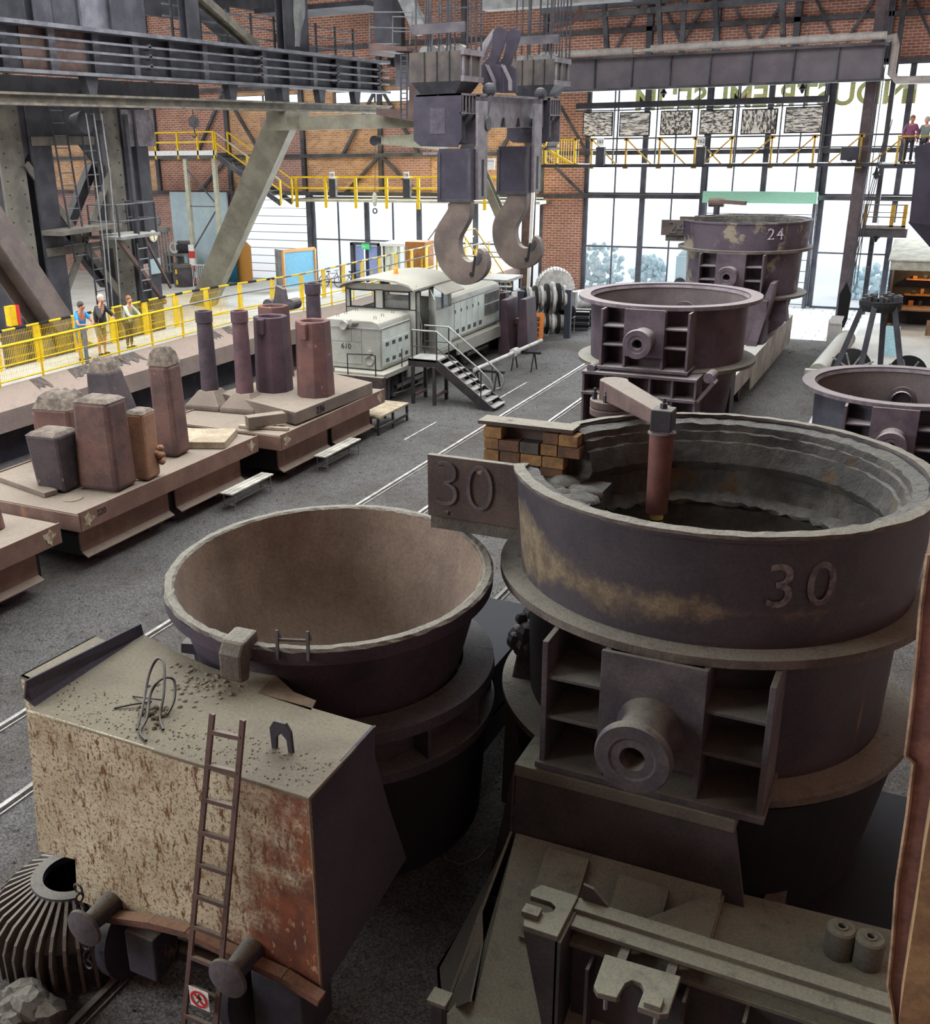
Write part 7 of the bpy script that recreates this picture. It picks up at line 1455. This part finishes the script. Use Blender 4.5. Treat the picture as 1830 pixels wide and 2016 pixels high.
b = MB(); b.prism([(-38.9, 51.9, 0), (-36.9, 51.9, 0), (-36.9, 51.9, 2.1), (-37.2, 51.9, 2.35), (-38.6, 51.9, 2.45), (-38.9, 51.9, 2.3)], (0, .08, 0)); tag(b.build('plywood_board', plain('plywood', (196, 140, 66))), 'orange plywood board with rounded corner leaning behind the barrier', 'board')
b = MB(); b.box(-38.6, -37.7, 51.5, 51.6, 0, 2.1); tag(b.build('teal_board', plain('teal', (20, 96, 120))), 'dark teal board leaning in front of the plywood', 'board')
for k, x in enumerate((-38.6, -37.95)): b = MB(); b.tube((x, 50.6, 0), (x, 50.6, 1.0), .2, 14); tag(b.build('drum', M_gird), 'small grey drum behind the barrier, '+('left one' if k == 0 else 'right one'), 'drum')
t = thing('display_case', 'tall display panel with an orange wooden frame and blue glass', 'display', (-33.6, 50.3, 0)); p0, p1, p2 = Y(540, 490, 49.2), Y(556, 493, 48.6), Y(618, 480, 50.5)
b = MB(); b.prism([(p0.x, 49.2, 0.02), (p1.x, 48.6, .02), (p1.x, 48.6, p1.z), (p0.x, 49.2, p0.z)], (.03, .03, 0)); b.build('side', M_grey, t)
b = MB(); a_ = Vector((p1.x, 48.6, 0)); c_ = Vector((p2.x, 50.5, 0)); up_ = Vector((0, 0, p1.z-.05))
b.bar(a_+up_, c_+up_, .1, .16); b.bar(a_, a_+up_, .14, .1, (0, 1, 0)); b.bar(c_, c_+up_, .14, .1, (0, 1, 0)); b.build('frame', plain('frame_orange', (206, 150, 90)), t)
b = MB(); b.prism([a_+Vector((0, 0, .3)), c_+Vector((0, 0, .3)), c_+up_, a_+up_], (.01, .03, 0)); b.build('glass', plain('blue_pane', (120, 176, 206), .2), t)
def bike(label, x, y):
    t = thing('bicycle', label, 'bicycle', (x, y, 0), 'parked bicycles')
    for dx in (-.5, .5): b = MB(); b.lathe((x+dx, y, .34), [(.31, -.015), (.345, -.015), (.345, .015), (.31, .015)], 20, M=MX, close=True); b.build('wheel', M_hole, t)
    b = MB(); P = lambda a, c: (x+a, y, c)
    for q in ((P(-.5, .34), P(-.1, .34)), (P(-.1, .34), P(.38, .8)), (P(-.1, .34), P(-.2, .85)), (P(-.2, .78), P(.36, .82)), (P(-.5, .34), P(-.2, .75)), (P(.5, .34), P(.36, .95))): b.tube(q[0], q[1], .018, 5)
    b.build('frame', M_brown, t); b = MB(); b.box(x-.3, x-.1, y-.05, y+.05, .86, .92); b.build('saddle', M_hole, t); b = MB(); b.tube((x+.34, y-.25, .98), (x+.34, y+.25, .98), .015, 5); b.build('handlebar', M_hole, t)
bike('parked bicycle before the left windows, nearer the display case', -31.2, 51.6); bike('parked bicycle before the left windows, right of the other one', -29.9, 51.9)
DR = thing('exit_doorway', 'open blue door with a green exit sign in the left window wall', 'door', (-27.9, 52.4, 0)); p0, p1 = Y(692, 478, 52.3), Y(748, 478, 52.3)
b = MB(); b.box(p0.x, p1.x, 52.1, 52.4, p0.z-.1, p0.z+.05); b.box(p0.x, p0.x+.2, 52.1, 52.4, 0, p0.z); b.box(p1.x-.1, p1.x, 52.1, 52.4, 0, p0.z); b.build('frame', M_girder, DR)
xm = (p0.x+p1.x)/2; b = MB(); b.box(p0.x+.25, xm-.15, 52.25, 52.3, 0, p0.z-.15); b.box(xm+.2, p1.x-.1, 52.25, 52.3, 0, p0.z-.15); b.build('leaf', plain('door_blue', (140, 156, 206)), DR)
b = MB(); b.box(xm-.12, xm+.38, 52.0, 52.05, p0.z-.3, p0.z); es = b.build('exit_sign', plain('exit_green', (60, 180, 110), emit=.4), DR); b = MB(); b.bar((xm, 51.99, p0.z-.15), (xm+.2, 51.99, p0.z-.15), .01, .04); b.prism([(xm-.08, 51.99, p0.z-.15), (xm, 51.99, p0.z-.08), (xm, 51.99, p0.z-.22)], (0, .005, 0)); b.build('arrow', M_white, es)
KI = thing('kiosk', 'small glazed wooden kiosk before the left windows', 'kiosk', (-24.7, 49.8, 0)); p0, p1 = Y(754, 482, 49), Y(812, 474, 49); x0, x1, zt = p0.x, p1.x, p0.z
b = MB(); b.box(x0-.15, x1+.3, 48.9, 50.6, zt-.05, zt+.1); b.build('roof', M_white, KI); b = MB()
for x in np.linspace(x0, x1, 5): b.box(x-.07, x+.07, 49, 49.1, 0, zt)
b.box(x0, x1, 49, 49.08, 0, 1.0); b.box(x0, x0+.08, 49, 50.5, 0, zt); b.build('frame', M_stl, KI); b = MB(); b.box(x0, x1, 49.04, 49.06, 1, zt-.05); b.build('glass', M_glass, KI)
b = MB(); p = Y(822, 500, 47.5); b.box(p.x-.6, p.x+.5, 47.3, 48.3, 0, p.z+.6); tag(b.build('crate', steel('crate_wood', (176, 122, 70), (146, 98, 58), 4)), 'brown wooden crate stack right of the kiosk', 'crate')
t = thing('metal_stair', 'thin grey metal stair frame right of the kiosk', 'stair', (-22.6, 48.5, 0)); b = MB(); p0, p1 = Y(840, 520, 48.5), Y(868, 440, 48.5); b.pipe([Y(850, 560, 48.5), Y(830, 490, 48.5), Y(866, 440, 48.5), Y(905, 430, 48.5)], .035, 6); b.pipe([Y(880, 470, 48.5), Y(882, 435, 48.5)], .03, 6); b.pipe([Y(862, 475, 48.5), Y(905, 465, 48.5)], .025, 6); b.build('rail', M_grey, t)
# exhibition panels at the far left
for k, (px0, px1, y, l) in enumerate(((-30, 30, 40.5, 'grey exhibition panel with small pictures at the left frame edge'), (36, 64, 39.0, 'grey exhibition panel with small pictures, right of the first one at the left edge'))):
    p0, p1 = Y(px0, 455, y), Y(px1, 455, y); t = thing('exhibition_panel', l, 'display', ((p0.x+p1.x)/2, y, 0)); b = MB(); b.box(p0.x, p1.x, y, y+.15, 0, p0.z); b.box(p0.x-.1, p1.x+.1, y-.1, y+.3, p0.z, p0.z+.3); b.build('panel', steel('panel_grey', (166, 186, 188), None, 2, bump=.02) if not k else bpy.data.materials['panel_grey'], t)
    for i in range(3):
        for j in range(3): w = (p1.x-p0.x)/4; x = p0.x+w*(.5+i*1.1); b = MB(); b.box(x, x+w*.9, y-.02, y, 1.2+j*.7, 1.75+j*.7); b.build('picture', M_gird, t)
# jib and small hoists
JB = thing('jib_arm', 'pale tapered jib arm with a dark end roller behind the spreader beam', 'crane jib', (-20.5, 40, 7.8)); b = MB(); b.prism([Y(750, 270, 40), Y(870, 258, 40), Y(870, 295, 40), Y(830, 292, 40), Y(750, 284, 40)], (0, .5, 0)); b.build('arm', M_stl, JB)
b = MB(); p = Y(738, 277, 40); b.tube(p+Vector((0, -.1, 0)), p+Vector((0, .5, 0)), .2, 14); b.build('roller', M_gird, JB); b = MB(); b.tube(p, Y(738, 382, 40), .012, 5); b.build('cable', M_gird, JB)
t = thing('small_hook', 'small hook with a counterweight hanging on a thin cable before the left windows', 'hook', Y(737, 410, 40)); p = Y(737, 385, 40); b = MB(); b.sph(p-Vector((0, 0, .15)), .12, .1, .3); b.build('weight', M_stl, t); b = MB(); b.lathe(p-Vector((0, 0, .62)), [(.07, -.02), (.12, -.02), (.12, .02), (.07, .02)], 12, M=MX, close=True); b.build('ring', M_gird, t)
t = thing('pulley_hook', 'round pulley with a hook hanging before the stilt platform', 'hook', Y(381, 265, 47)); p = Y(381, 240, 47); b = MB(); b.lathe(p, [(0, .1), (.28, .1), (.3, .03), (.3, -.1), (0, -.1)], 20, M=MX); b.build('sheave', M_frame, t); b = MB(); b.tube(p, (p.x, p.y, 18.6), .03, 6); b.pipe([p-Vector((0, 0, .3)), p-Vector((.0, 0, .5)), p-Vector((-.12, 0, .66)), p-Vector((0, 0, .78)), p-Vector((.14, 0, .68))], .035, 6); b.build('hook', M_gird, t)
